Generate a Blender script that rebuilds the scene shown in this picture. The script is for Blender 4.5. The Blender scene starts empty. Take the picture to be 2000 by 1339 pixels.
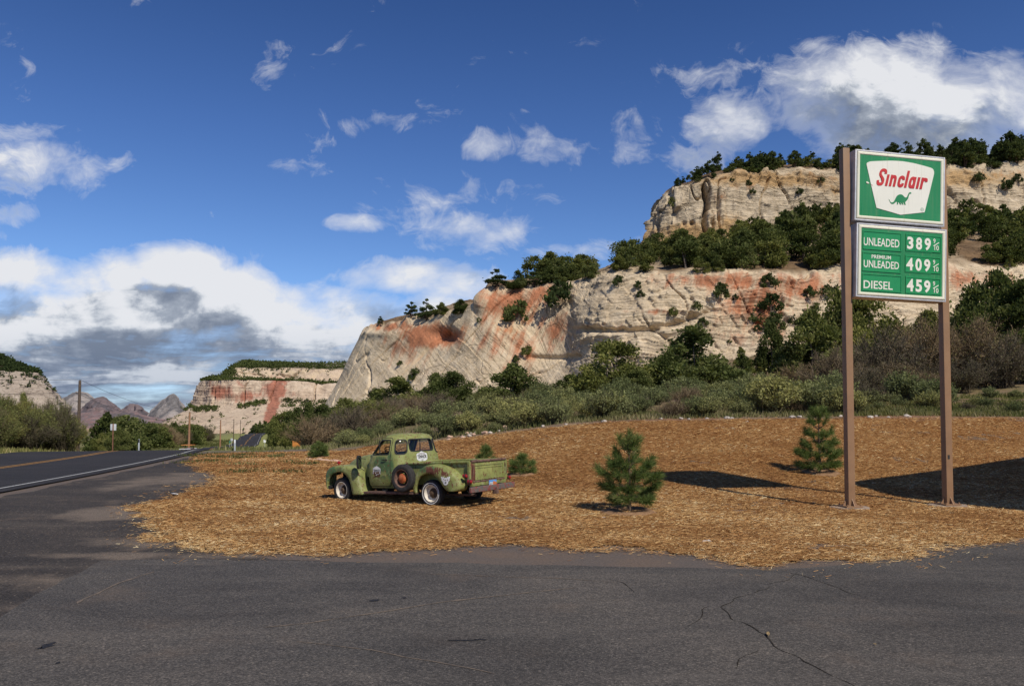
import bpy, bmesh, math, random
import numpy as np
from mathutils import Vector, Matrix
from mathutils.bvhtree import BVHTree

random.seed(7)
scene = bpy.context.scene
COL = scene.collection

# ------------------------------------------------------------------ camera
EYE = 2.15
F, CX, CY = 1525.0, 1000.0, 669.5
PITCH = math.radians(2.2)
SHIFT = 79.9
cam = bpy.data.cameras.new("camera")
cam.sensor_width = 36.0
cam.lens = F / 2000 * 36
cam.shift_y = SHIFT / 2000
cam.clip_start = 0.1
cam.clip_end = 30000
camo = bpy.data.objects.new("camera", cam)
camo.location = (0, 0, EYE)
camo.rotation_euler = (math.pi / 2 + PITCH, 0, 0)
COL.objects.link(camo)
scene.camera = camo

# ------------------------------------------------------------------ light
SUN_TO = Vector((0.50, -0.80, 1.0)).normalized()
ELEV = math.asin(SUN_TO.z)
AZ = math.atan2(SUN_TO.x, SUN_TO.y)
sl = bpy.data.lights.new("sun", 'SUN')
sl.energy = 4.3
sl.angle = math.radians(0.53)
sl.color = (1.0, 0.93, 0.82)
so = bpy.data.objects.new("sun", sl)
so.rotation_euler = (-SUN_TO).to_track_quat('-Z', 'Y').to_euler()
so.location = (30, -50, 60)
COL.objects.link(so)

scene.view_settings.view_transform = 'Standard'
scene.view_settings.look = 'None'
scene.view_settings.gamma = 1
scene.view_settings.exposure = 0.0
scene.cycles.max_bounces = 6
scene.cycles.transparent_max_bounces = 12
scene.cycles.use_denoising = True


class NT:
    """small helper to write node graphs"""
    def __init__(s, tree): s.t = tree
    def n(s, typ, ins=None, **kw):
        nd = s.t.nodes.new(typ)
        for k, v in kw.items(): setattr(nd, k, v)
        if ins:
            for k, v in ins.items(): s.set(nd.inputs[k], v)
        return nd
    def set(s, sock, v):
        if isinstance(v, bpy.types.NodeSocket): s.t.links.new(v, sock)
        elif isinstance(v, bpy.types.Node): s.t.links.new(v.outputs[0], sock)
        else:
            if hasattr(sock, 'default_value'):
                try: sock.default_value = v
                except Exception: sock.default_value = tuple(v) + (1,)
    def m(s, op, a, b=None, c=None, clamp=False):
        nd = s.t.nodes.new('ShaderNodeMath'); nd.operation = op; nd.use_clamp = clamp
        for i, v in enumerate((a, b, c)):
            if v is not None: s.set(nd.inputs[i], v)
        return nd.outputs[0]
    def vm(s, op, a, b=None, out=0):
        nd = s.t.nodes.new('ShaderNodeVectorMath'); nd.operation = op
        s.set(nd.inputs[0], a)
        if b is not None: s.set(nd.inputs[1], b)
        return nd.outputs[out]
    def mix(s, f, a, b, blend='MIX'):
        nd = s.t.nodes.new('ShaderNodeMix'); nd.data_type = 'RGBA'; nd.blend_type = blend
        s.set(nd.inputs[0], f); s.set(nd.inputs[6], a); s.set(nd.inputs[7], b)
        return nd.outputs[2]
    def noise(s, vec, scale, detail=4, rough=0.55, dist=0.0, dims='3D'):
        nd = s.n('ShaderNodeTexNoise', noise_dimensions=dims)
        if vec is not None: s.set(nd.inputs['Vector'], vec)
        s.set(nd.inputs['Scale'], scale); s.set(nd.inputs['Detail'], detail)
        s.set(nd.inputs['Roughness'], rough); s.set(nd.inputs['Distortion'], dist)
        return nd.outputs[0]
    def ramp(s, f, stops):
        nd = s.n('ShaderNodeValToRGB')
        s.set(nd.inputs[0], f)
        e = nd.color_ramp.elements
        while len(e) < len(stops): e.new(0.5)
        for el, (p, c) in zip(e, stops):
            el.position = p
            el.color = tuple(c) + (1,) if len(c) == 3 else c
        return nd.outputs[0]
    def mr(s, v, a, b, c=0.0, d=1.0, smooth=True):
        nd = s.n('ShaderNodeMapRange', interpolation_type='SMOOTHSTEP' if smooth else 'LINEAR')
        for i, x in enumerate((v, a, b, c, d)): s.set(nd.inputs[i], x)
        return nd.outputs[0]


# ------------------------------------------------------------------ sky with clouds
CLOUDS = [  # px, py, rx, ry, weight : where each cloud stands in the sky, seen from the forecourt
    (1720, 205, 215, 130, 1.2), (1600, 225, 120, 90, .8), (1880, 215, 140, 110, 1.05), (1440, 235, 110, 66, .78),
    (1990, 190, 70, 120, 1.0), (1690, 280, 200, 50, .75), (1400, 300, 90, 40, .5),
    (960, 278, 75, 34, .62), (1085, 285, 85, 50, .62), (1215, 260, 70, 60, .55), (900, 385, 190, 60, .42), (1420, 120, 160, 60, .36),
    (935, 452, 130, 46, .8), (1110, 487, 100, 24, .66), (690, 435, 80, 20, .68), (780, 225, 130, 36, .46), (610, 90, 140, 50, .3),
    (530, 132, 60, 50, .46), (1150, 95, 80, 36, .46), (105, 325, 125, 62, .66), (25, 415, 50, 26, .66), (70, 252, 120, 20, .42), (580, 325, 60, 24, .44),
    (40, 540, 125, 52, 1.2), (150, 552, 110, 50, 1.15), (238, 536, 88, 50, 1.2), (332, 526, 116, 54, 1.3), (432, 560, 105, 44, 1.15), (540, 580, 110, 30, .9), (640, 575, 90, 26, .85),
    (720, 545, 80, 30, .9), (800, 540, 120, 38, 1.15), (885, 556, 95, 44, 1.1), (860, 602, 84, 50, 1.1), (700, 622, 125, 64, 1.2), (610, 640, 95, 64, 1.15), (220, 612, 340, 66, 1.35), (430, 618, 250, 60, 1.3), (90, 640, 280, 70, 1.3), (-120, 590, 130, 90, 1.2), (600, 655, 150, 60, 1.2),
    (150, 700, 560, 110, 1.15), (420, 690, 400, 100, 1.1), (100, 770, 640, 80, 1.0), (420, 760, 420, 80, .95), (560, 660, 180, 90, .95),
    (-400, 400, 350, 150, .8), (2600, 350, 300, 200, .8), (2300, 620, 400, 90, .8),
]


def cloud_group():
    g = bpy.data.node_groups.new("cloud_density", 'ShaderNodeTree')
    g.interface.new_socket("P", in_out='INPUT', socket_type='NodeSocketVector')
    g.interface.new_socket("D", in_out='OUTPUT', socket_type='NodeSocketFloat')
    q = NT(g)
    gi = q.n('NodeGroupInput'); go = q.n('NodeGroupOutput')
    P = gi.outputs[0]
    acc = None
    for (px, py, rx, ry, w) in CLOUDS:
        c = ((px - 1000) / F, (808 - py) / F, 0)
        a = q.vm('SUBTRACT', P, c)
        a = q.vm('MULTIPLY', a, (F / rx, F / ry, 0))
        d = q.vm('DOT_PRODUCT', a, a, out=1)
        v = q.m('MULTIPLY_ADD', d, -0.55 * w, w)
        acc = v if acc is None else q.m('MAXIMUM', acc, v)
    acc = q.m('MAXIMUM', acc, 0.0)
    vv = q.n('ShaderNodeSeparateXYZ', {0: P}).outputs[1]
    wv = q.n('ShaderNodeTexNoise', {'Vector': P, 'Scale': 6.0, 'Detail': 4.0}).outputs[1]
    st = q.vm('ADD', q.vm('MULTIPLY', P, (1.0, 1.55, 1.0)), q.vm('MULTIPLY', q.vm('SUBTRACT', wv, (.5, .5, .5)), (.10, .10, 0)))
    n1 = q.noise(st, 6.5, 10, .58, 0.0)
    n2 = q.noise(st, 21.0, 7, .62, 0.2)
    n3 = q.noise(q.vm('MULTIPLY', P, (1.0, 6.5, 1.0)), 5.5, 7, .60, 0.25)   # streaky layers low over the horizon
    hi = q.mr(vv, .05, .15)
    n = q.m('ADD', q.m('MULTIPLY', n1, 2.5), q.m('MULTIPLY', n2, 1.0))
    nl = q.m('ADD', q.m('MULTIPLY', n3, 2.9), q.m('MULTIPLY', n2, .6))
    n = q.m('SUBTRACT', q.m('ADD', q.m('MULTIPLY', n, hi), q.m('MULTIPLY', nl, q.m('SUBTRACT', 1.0, hi))), 1.75)
    n4 = q.noise(q.vm('ADD', P, q.vm('MULTIPLY', q.vm('SUBTRACT', wv, (.5, .5, .5)), (.22, .22, 0))), 13.0, 8, .66, .6)       # torn wisps
    thin = q.mr(acc, .25, .95, 1.0, 0.0)
    n = q.m('ADD', n, q.m('MULTIPLY', q.m('MULTIPLY', q.m('SUBTRACT', n4, .5), 2.6), q.m('MULTIPLY', thin, hi)))
    q.set(go.inputs[0], q.m('ADD', q.m('MULTIPLY_ADD', acc, 1.25, -.24), n))
    return g


world = bpy.data.worlds.new("World")
scene.world = world
world.use_nodes = True
wt = world.node_tree
wt.nodes.clear()
w = NT(wt)
tc = w.n('ShaderNodeTexCoord')
sky = w.n('ShaderNodeTexSky', sky_type='NISHITA')
sky.sun_disc = False
sky.sun_elevation = ELEV
sky.sun_rotation = AZ
sky.altitude = 1700
sky.air_density = 1.0
sky.dust_density = 0.25
sky.ozone_density = 3.0
sep = w.n('ShaderNodeSeparateXYZ', {0: tc.outputs['Generated']})
ay = w.m('MAXIMUM', w.m('ABSOLUTE', sep.outputs[1]), 0.12)
P = w.n('ShaderNodeCombineXYZ', {0: w.m('DIVIDE', sep.outputs[0], ay), 1: w.m('DIVIDE', sep.outputs[2], ay)}).outputs[0]
grp = cloud_group()
g0 = w.n('ShaderNodeGroup'); g0.node_tree = grp; w.set(g0.inputs[0], P)
g1 = w.n('ShaderNodeGroup'); g1.node_tree = grp; w.set(g1.inputs[0], w.vm('ADD', P, (0.022, 0.046, 0)))
dens = w.mr(g0.outputs[0], 0.18, 1.12, 0, 1, False)
v_ = w.n('ShaderNodeSeparateXYZ', {0: P}).outputs[1]
above = w.mr(sep.outputs[2], -0.005, 0.012)
dens = w.m('MULTIPLY', w.m('MULTIPLY', w.m('POWER', dens, 1.25), above), 0.97)
lit = w.m('SUBTRACT', g0.outputs[0], g1.outputs[0])
lit = w.mr(lit, -0.62, 0.50)
thick = w.mr(g0.outputs[0], 0.40, 1.15)
shade = w.m('MULTIPLY', thick, w.m('SUBTRACT', 1.0, lit))
ccol = w.ramp(shade, [(0, (.80, .81, .84)), (.13, (.63, .66, .71)), (.36, (.36, .40, .47)), (.8, (.20, .235, .305))])
low = w.mr(v_, 0.03, 0.125)               # the low bank lies in its own shade
ccol = w.mix(w.m('MULTIPLY', w.m('SUBTRACT', 1.0, low), .80), ccol, w.ramp(lit, [(0.15, (.105, .140, .225)), (.5, (.185, .23, .335)), (.9, (.50, .55, .64))]))
skyc = w.n('ShaderNodeHueSaturation', {'Saturation': 1.12, 'Value': 1.0, 'Color': sky.outputs[0]}).outputs[0]
skyc = w.mix(1.0, skyc, w.ramp(sep.outputs[2], [(0.0, (.60, .72, 1.0)), (.16, (.80, .85, 1.0)), (.34, (.62, .69, .90)), (.55, (.40, .49, .70))]), 'MULTIPLY')
b1 = w.n('ShaderNodeBackground', {0: skyc, 1: 0.12})
b2 = w.n('ShaderNodeBackground', {0: ccol, 1: 1.0})
mx = w.n('ShaderNodeMixShader', {0: dens, 1: b1.outputs[0], 2: b2.outputs[0]})
w.n('ShaderNodeOutputWorld', {0: mx.outputs[0]})
world.cycles.sampling_method = 'MANUAL'
world.cycles.sample_map_resolution = 512

# ------------------------------------------------------------------ viewing geometry used to measure the place
CP, SP = math.cos(PITCH), math.sin(PITCH)


def at(px, py, Y):
    """the point of the place at depth Y that the photograph shows at px, py"""
    px = np.asarray(px, float); py = np.asarray(py, float); Y = np.asarray(Y, float)
    x = (px - CX) / F; y = (CY + SHIFT - py) / F
    dy = CP - y * SP; dz = SP + y * CP
    k = Y / dy
    return np.stack([x * k, Y + 0 * k, EYE + dz * k], -1)


def proj(p):
    p = np.asarray(p, float)
    X, Y, Z = p[..., 0], p[..., 1], p[..., 2] - EYE
    d = Y * CP + Z * SP; u = -Y * SP + Z * CP
    return CX + F * X / d, CY + SHIFT - F * u / d


# ------------------------------------------------------------------ noise
def _hash(i, j, k, seed):
    h = (i.astype(np.int64) * 374761393 + j.astype(np.int64) * 668265263 + k.astype(np.int64) * 2147483647 + seed * 144269) & 0xFFFFFFFF
    h = ((h ^ (h >> 13)) * 1274126177) & 0xFFFFFFFF
    h = ((h ^ (h >> 16)) * 2246822519) & 0xFFFFFFFF
    return ((h ^ (h >> 15)) & 0xFFFFFF) / float(0xFFFFFF) * 2 - 1


def vn(x, y, z, seed=0):
    x, y, z = np.broadcast_arrays(np.asarray(x, float), np.asarray(y, float), np.asarray(z, float))
    i, j, k = np.floor(x), np.floor(y), np.floor(z)
    a, b, c = x - i, y - j, z - k
    a, b, c = (t * t * t * (t * (t * 6 - 15) + 10) for t in (a, b, c))
    r = 0
    for di in (0, 1):
        for dj in (0, 1):
            for dk in (0, 1):
                r = r + _hash(i + di, j + dj, k + dk, seed) * (a if di else 1 - a) * (b if dj else 1 - b) * (c if dk else 1 - c)
    return r


def fbm(x, y, z, oct=5, seed=0, gain=.5):
    r = 0; A = 1; f = 1
    for o in range(oct):
        r = r + A * vn(x * f, y * f, z * f, seed + o * 17)
        A *= gain; f *= 2.03
    return r


def sm(x, a, b):
    t = np.clip((np.asarray(x, float) - a) / (b - a), 0, 1)
    return t * t * (3 - 2 * t)


# ------------------------------------------------------------------ mesh helpers
def prop(o, label=None, cat=None, group=None, kind=None):
    if label: o['label'] = label
    if cat: o['category'] = cat
    if group: o['group'] = group
    if kind: o['kind'] = kind
    return o


def link(name, me, mats=None, parent=None):
    o = bpy.data.objects.new(name, me)
    COL.objects.link(o)
    if mats is not None:
        for m_ in (mats if isinstance(mats, (list, tuple)) else [mats]):
            me.materials.append(m_)
    if parent is not None: o.parent = parent
    return o


def empty(name, loc=(0, 0, 0), rot=(0, 0, 0)):
    o = bpy.data.objects.new(name, None)
    o.location = loc; o.rotation_euler = rot
    o.empty_display_size = 0.2
    COL.objects.link(o)
    return o


def npmesh(name, V, Fc, attrs=None, smooth=False, midx=None):
    """mesh from numpy: V (n,3), Fc (m,k)"""
    V = np.ascontiguousarray(V, np.float32); Fc = np.ascontiguousarray(Fc, np.int32)
    me = bpy.data.meshes.new(name)
    me.vertices.add(len(V)); me.vertices.foreach_set('co', V.ravel())
    k = Fc.shape[1]
    me.loops.add(Fc.size); me.loops.foreach_set('vertex_index', Fc.ravel())
    me.polygons.add(len(Fc))
    me.polygons.foreach_set('loop_start', np.arange(0, Fc.size, k, dtype=np.int32))
    if midx is not None: me.polygons.foreach_set('material_index', np.ascontiguousarray(midx, np.int32))
    if smooth: me.polygons.foreach_set('use_smooth', np.ones(len(Fc), bool))
    me.update(calc_edges=True)
    if attrs:
        for nme, arr in attrs.items():
            arr = np.asarray(arr, np.float32)
            if arr.ndim == 1:
                at_ = me.attributes.new(nme, 'FLOAT', 'POINT'); at_.data.foreach_set('value', arr)
            else:
                at_ = me.attributes.new(nme, 'FLOAT_COLOR', 'POINT')
                at_.data.foreach_set('color', np.concatenate([arr, np.ones((len(arr), 1), np.float32)], 1).ravel())
    me.validate()
    return me


def gridfaces(nr, nc, mask=None):
    a = np.arange(nr * nc).reshape(nr, nc)
    f = np.stack([a[:-1, :-1], a[:-1, 1:], a[1:, 1:], a[1:, :-1]], -1).reshape(-1, 4)
    if mask is not None: f = f[mask.reshape(-1)]
    return f


def compact(V, Fc, attrs=None):
    used = np.unique(Fc)
    mp = np.full(len(V), -1); mp[used] = np.arange(len(used))
    at2 = {k: np.asarray(v)[used] for k, v in (attrs or {}).items()}
    return V[used], mp[Fc], at2


class MB:
    """collects solids into one mesh"""
    def __init__(s): s.v = []; s.f = []; s.mi = []; s.cur = 0
    def add(s, V, Fs):
        o = len(s.v)
        s.v += [tuple(map(float, p)) for p in V]
        for f in Fs:
            s.f.append(tuple(int(i) + o for i in f)); s.mi.append(s.cur)
        return s
    def box(s, c, d, rot=None):
        V = [Vector((sx * d[0] / 2, sy * d[1] / 2, sz * d[2] / 2)) for sx in (-1, 1) for sy in (-1, 1) for sz in (-1, 1)]
        if rot is not None: V = [rot @ p for p in V]
        V = [p + Vector(c) for p in V]
        return s.add(V, [(0, 1, 3, 2), (4, 6, 7, 5), (0, 4, 5, 1), (2, 3, 7, 6), (0, 2, 6, 4), (1, 5, 7, 3)])
    def loft(s, rings, closed=True, cap0=True, cap1=True):
        n = len(rings[0]); V = [p for r in rings for p in r]; Fs = []
        for i in range(len(rings) - 1):
            for j in range(n if closed else n - 1):
                k = (j + 1) % n
                Fs.append((i * n + j, i * n + k, (i + 1) * n + k, (i + 1) * n + j))
        if closed and cap0: Fs.append(tuple(reversed(range(n))))
        if closed and cap1: Fs.append(tuple((len(rings) - 1) * n + j for j in range(n)))
        return s.add(V, Fs)
    def tube(s, path, r, n=8, caps=True):
        path = [Vector(p) for p in path]
        rs = r if isinstance(r, (list, tuple)) else [r] * len(path)
        rings = []; up = None
        for i, p in enumerate(path):
            t = (path[min(i + 1, len(path) - 1)] - path[max(i - 1, 0)])
            if t.length < 1e-9: t = Vector((0, 0, 1))
            t.normalize()
            if up is None: up = Vector((0, 0, 1)) if abs(t.z) < .9 else Vector((1, 0, 0))
            a = t.cross(up).normalized(); b = t.cross(a).normalized(); up = -b
            if up.length < 1e-6: up = Vector((0, 0, 1))
            rings.append([p + (a * math.cos(2 * math.pi * k / n) + b * math.sin(2 * math.pi * k / n)) * rs[i] for k in range(n)])
        return s.loft(rings, True, caps, caps)
    def lathe(s, prof, c=(0, 0, 0), axis='y', n=32):
        rings = []
        for (r, h) in prof:
            ring = []
            for k in range(n):
                a = 2 * math.pi * k / n
                u, v_ = r * math.cos(a), r * math.sin(a)
                p = {'y': (u, h, v_), 'z': (u, v_, h), 'x': (h, u, v_)}[axis]
                ring.append(Vector(p) + Vector(c))
            rings.append(ring)
        return s.loft(rings, True, False, False)
    def prism(s, poly, fn, h0, h1):
        """poly: 2D points, fn(u,v,h)->3D"""
        n = len(poly)
        V = [fn(u, v_, h0) for u, v_ in poly] + [fn(u, v_, h1) for u, v_ in poly]
        Fs = [tuple(reversed(range(n))), tuple(range(n, 2 * n))] + [(i, (i + 1) % n, n + (i + 1) % n, n + i) for i in range(n)]
        return s.add(V, Fs)
    def poly(s, pts): return s.add(pts, [tuple(range(len(pts)))])
    def build(s, name, mats, parent=None, smooth=35, bevel=0, seg=2, fix=True):
        me = bpy.data.meshes.new(name)
        me.from_pydata(s.v, [], s.f)
        me.polygons.foreach_set('material_index', np.array(s.mi, np.int32))
        bm = bmesh.new(); bm.from_mesh(me)
        if fix: bmesh.ops.recalc_face_normals(bm, faces=bm.faces)
        if bevel:
            es = [e for e in bm.edges if len(e.link_faces) == 2 and e.calc_face_angle(0) > math.radians(30)]
            bmesh.ops.bevel(bm, geom=es, offset=bevel, segments=seg, affect='EDGES', clamp_overlap=True, profile=.7)
        bm.to_mesh(me); bm.free()
        if smooth:
            me.polygons.foreach_set('use_smooth', np.ones(len(me.polygons), bool))
            me.set_sharp_from_angle(angle=math.radians(smooth))
        me.update()
        return link(name, me, mats, parent)


def cat_rom(t, ts, vs):
    """smooth monotone-ish interpolation of rows vs at ts"""
    ts = np.asarray(ts, float); vs = np.asarray(vs, float)
    d = np.diff(vs, axis=0) / np.diff(ts)[:, None]
    m_ = np.zeros_like(vs)
    m_[0], m_[-1] = d[0], d[-1]
    s_ = np.sign(d[:-1]) == np.sign(d[1:])
    hm = np.where(s_, 2 * d[:-1] * d[1:] / np.where(np.abs(d[:-1] + d[1:]) < 1e-12, 1, d[:-1] + d[1:]), 0)
    m_[1:-1] = hm
    i = np.clip(np.searchsorted(ts, t, side='right') - 1, 0, len(ts) - 2)
    h = (ts[i + 1] - ts[i]); u = ((t - ts[i]) / h)[:, None]; h = h[:, None]
    return ((2 * u ** 3 - 3 * u ** 2 + 1) * vs[i] + (u ** 3 - 2 * u ** 2 + u) * h * m_[i]
            + (-2 * u ** 3 + 3 * u ** 2) * vs[i + 1] + (u ** 3 - u ** 2) * h * m_[i + 1])


# ------------------------------------------------------------------ materials
def mat(name):
    m_ = bpy.data.materials.new(name); m_.use_nodes = True
    m_.node_tree.nodes.clear()
    return m_, NT(m_.node_tree)


def finish(q, col, rough=.8, bump=None, bs=.3, bd=.02, metal=0, spec=.3):
    b = q.n('ShaderNodeBsdfPrincipled')
    q.set(b.inputs['Base Color'], col); q.set(b.inputs['Roughness'], rough); q.set(b.inputs['Metallic'], metal)
    q.set(b.inputs['Specular IOR Level'], spec)
    if bump is not None:
        bn = q.n('ShaderNodeBump', {'Strength': bs, 'Distance': bd, 'Height': bump})
        q.set(b.inputs['Normal'], bn.outputs[0])
    q.n('ShaderNodeOutputMaterial', {0: b.outputs[0]})
    return b


def opos(q): return q.n('ShaderNodeTexCoord').outputs['Object']
def gpos(q): return q.n('ShaderNodeNewGeometry').outputs['Position']
def attr(q, name): return q.n('ShaderNodeAttribute', attribute_name=name)


def simple(name, col, rough=.6, metal=0, var=.25, scale=6, bs=.15, spec=.4):
    m_, q = mat(name)
    p = opos(q)
    n = q.noise(p, scale, 5, .6)
    lo = tuple(c * (1 - var) for c in col); hi = tuple(min(1, c * (1 + var)) for c in col)
    c = q.ramp(n, [(.3, lo), (.7, hi)])
    finish(q, c, q.mr(n, .2, .8, max(0, rough - .1), min(1, rough + .1)), q.noise(p, scale * 9, 3), bs, .004, metal, spec)
    return m_

# ================================================================== TERRAIN
TY = np.array([0, 14, 18, 22, 26, 30, 34, 40, 46, 52, 65, 90, 130, 160, 200, 250, 300, 500, 700, 1000, 3000, 9000], float)
TP = np.array([-1500, -300, 0, 200, 330, 420, 480, 540, 640, 760, 900, 1100, 1300, 1650, 2000, 2600, 3600], float)
_T = {
    -1500: [0] * 9 + [0, 0, -1, -2, -2, -2, -2, 0, -9.8, -16, -27, -42, -62],
    -300: [0] * 9 + [0, -.3, -1, -3, -4, -5, -5, -4, -9.8, -16, -27, -42, -62],
    0: [0] * 9 + [-.1, -.6, -1.6, -3.4, -4.5, -5.8, -6.6, -6.5, -9.8, -16, -27, -42, -62],
    200: [0] * 9 + [-.25, -1.0, -2.4, -4.6, -5.6, -6.8, -7.5, -8, -9.8, -16, -27, -42, -62],
    330: [0] * 9 + [-.4, -1.3, -2.7, -4.5, -5.4, -6.7, -8.0, -8.6, -9.8, -16, -27, -42, -62],
    420: [0] * 9 + [-.45, -1.4, -2.8, -4.5, -5.25, -6.7, -8.4, -9.2, -9.8, -16, -27, -42, -62],
    480: [0] * 9 + [-.45, -1.5, -2.9, -4.5, -5.25, -6.7, -8.7, -9.5, -9.8, -16, -27, -42, -62],
    540: [0] * 9 + [-.3, -1.2, -2.5, -4.2, -5.0, -6.2, -7.8, -8.6, -9.8, -16, -27, -42, -62],
    640: [0, 0, -.06, -.04, 0, 0, 0, 0, 0, 0, -.4, -1, -1.6, -1.4, 0, 3, 3, -9.8, -16, -27, -42, -62],
    760: [0, 0, -.03, 0, 0, 0, .06, .3, .55, .85, 1.4, 2.2, 3.1, 3.6, 4.4, 5, 5, -9.8, -16, -27, -42, -62],
    900: [0, 0, 0, 0, .05, .18, .45, .95, 1.35, 1.65, 2.1, 2.7, 3.9, 5, 5.5, 5, 5, 0, -5, -4, 0, 5],
    1100: [0, 0, 0, .08, .42, .95, 1.45, 2.0, 2.3, 2.55, 3.0, 3.8, 5.4, 7.6, 8, 8, 8, 0, -5, -4, 0, 5],
    1300: [0, 0, 0, .12, .55, 1.2, 1.8, 2.25, 2.5, 2.75, 3.3, 4.4, 7.4, 11, 12, 12, 12, 0, -5, -4, 0, 5],
    1650: [0, 0, 0, .12, .58, 1.25, 1.88, 2.4, 2.65, 3.0, 3.8, 5.8, 11, 17, 20, 20, 20, 0, -5, -4, 0, 5],
    2000: [0, 0, 0, .10, .52, 1.2, 1.85, 2.45, 2.8, 3.3, 4.6, 7.6, 14, 20, 24, 24, 24, 0, -5, -4, 0, 5],
    2600: [0, 0, 0, .10, .5, 1.1, 1.7, 2.4, 3.0, 3.6, 5.5, 9, 16, 22, 26, 26, 26, 0, -5, -4, 0, 5],
    3600: [0, 0, 0, .05, .3, .8, 1.3, 1.9, 2.5, 3.2, 5, 9, 16, 22, 26, 26, 26, 0, -5, -4, 0, 5],
}
TZ = np.array([_T[int(p)] for p in TP], float)


def _tmap(Y):
    return np.interp(Y, TY, np.arange(len(TY)))


def _smoothidx(i):
    f = np.floor(i); u = i - f
    return f + u  # linear keeps the measured grades


def ground_z(x, y):
    x = np.asarray(x, float); y = np.asarray(y, float)
    a = CX + F * x / np.maximum(y, 4.0)
    ci = np.interp(a, TP, np.arange(len(TP))); ri = _tmap(np.maximum(y, 0))
    def samp(ci, ri):
        ci = np.clip(ci, 0, len(TP) - 1.001); ri = np.clip(ri, 0, len(TY) - 1.001)
        c0 = np.floor(ci).astype(int); r0 = np.floor(ri).astype(int); u = ci - c0; v = ri - r0
        return (TZ[c0, r0] * (1 - u) * (1 - v) + TZ[c0 + 1, r0] * u * (1 - v) + TZ[c0, r0 + 1] * (1 - u) * v + TZ[c0 + 1, r0 + 1] * u * v)
    z = 0
    for du, wu in ((-.45, .25), (0, .5), (.45, .25)):          # soften the kinks between measured points
        for dv, wv in ((-.45, .25), (0, .5), (.45, .25)):
            z = z + wu * wv * samp(ci + du, ri + dv)
    far = sm(y, 60, 140)
    z = z + far * 0.5 * fbm(x / 18, y / 18, 0, 3, 5)
    return z


def gz(x, y): return float(ground_z(np.array([x]), np.array([y]))[0])


def ground_at(px, py, y0=3, y1=400):
    Y = np.geomspace(y0, y1, 600)
    p = at(np.full(600, px), np.full(600, py), Y)
    d = p[:, 2] - ground_z(p[:, 0], p[:, 1])
    i = np.argmax(d < 0)
    return p[i]


def at_ground(px, Y):
    x = (px - CX) / F * Y
    return np.array([x, Y, gz(x, Y)])


# road centre line (plan) -------------------------------------------------
ROAD = np.array([(-14.0, -70), (-15.8, -20), (-17.6, 8), (-18.9, 20), (-20.2, 30), (-21.9, 40), (-23.4, 46), (-25.4, 53), (-29, 65), (-38.5, 90), (-52.5, 130),
                 (-63.2, 165), (-72.6, 200), (-99.3, 290), (-130, 390), (-160, 490), (-186, 580), (-215, 680), (-260, 800)], float)
_rs = np.concatenate([[0], np.cumsum(np.hypot(*np.diff(ROAD, axis=0).T))])
RS = np.unique(np.concatenate([np.arange(0, 190, 1.0), np.geomspace(190, _rs[-1], 140)]))
RC = cat_rom(RS, _rs, ROAD)
RT = np.gradient(RC, RS, axis=0); RT /= np.linalg.norm(RT, axis=1)[:, None]
RN = np.stack([RT[:, 1], -RT[:, 0]], 1)      # to the right of travel
RZ = ground_z(RC[:, 0], RC[:, 1])


def road_dist(x, y):
    """signed distance to the right of the centre line and the road's own height there"""
    x = np.asarray(x, float); y = np.asarray(y, float)
    sh = x.shape; x = x.ravel(); y = y.ravel()
    best = np.full(len(x), 1e9); sd = np.zeros(len(x)); zz = np.zeros(len(x))
    for i in range(0, len(RC)):
        dx = x - RC[i, 0]; dy = y - RC[i, 1]
        d2 = dx * dx + dy * dy
        k = d2 < best
        best[k] = d2[k]; sd[k] = dx[k] * RN[i, 0] + dy[k] * RN[i, 1]; zz[k] = RZ[i]
    return np.sqrt(best).reshape(sh), sd.reshape(sh), zz.reshape(sh)


# ground sheet -------------------------------------------------------------
phi = np.concatenate([np.linspace(-180, -52, 60, endpoint=False), np.linspace(-52, 52, 620, endpoint=False), np.linspace(52, 180, 61)])
rad = np.concatenate([[0.0], np.geomspace(1.2, 12, 26, endpoint=False), np.geomspace(12, 80, 170, endpoint=False), np.geomspace(80, 600, 120, endpoint=False), np.geomspace(600, 14000, 46)])
PH, RR = np.meshgrid(np.radians(phi), rad)
GX = RR * np.sin(PH); GY = RR * np.cos(PH)
GZ = ground_z(GX, GY)
rd, rsd, rz = road_dist(GX, GY)
kk = 1 - sm(rd, 5.6, 14 + 0.02 * RR)
GZ = GZ * (1 - kk) + (rz - 0.035 - 0.0009 * np.clip(RR - 60, 0, 500)) * kk
off = sm(RR, 34, 60) * (1 - sm(rd, 14, 5))
GZ = GZ + off * 0.22 * fbm(GX / 2.3, GY / 2.3, 0, 3, 9)
# soil colours: grey gravelly dirt by the forecourt, red-brown soil on the bank, dry grass verges, pale sand far off
gravel = np.array([.115, .095, .082]); redsoil = np.array([.20, .115, .065]); grass = np.array([.15, .155, .055]); sand = np.array([.34, .25, .16]); dirt = np.array([.17, .125, .085])
n1 = fbm(GX / 6, GY / 6, 1, 4, 3)
C = np.broadcast_to(gravel, GX.shape + (3,)).copy()
def blend(C, wgt, col): return C * (1 - wgt[..., None]) + np.array(col) * wgt[..., None]
C = blend(C, sm(GY, 20, 27) * sm(GX, -14, -8), dirt)
C = blend(C, sm(GZ, .6, 2.2) * sm(n1, -.6, .5), redsoil)
C = blend(C, sm(GY, 36, 50) * sm(n1, -.6, .4) * .8, [.125, .115, .055])
C = blend(C, sm(-rsd, 4.6, 5.5) * sm(-n1, -.9, .0) * (1 - sm(RR, 300, 700)), grass)
C = blend(C, (1 - sm(rd, 7, 16 + RR * .03)) * sm(RR, 48, 56) * sm(rd, 4, 5), [.20, .22, .07])
C = blend(C, sm(RR, 500, 900), sand)
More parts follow.
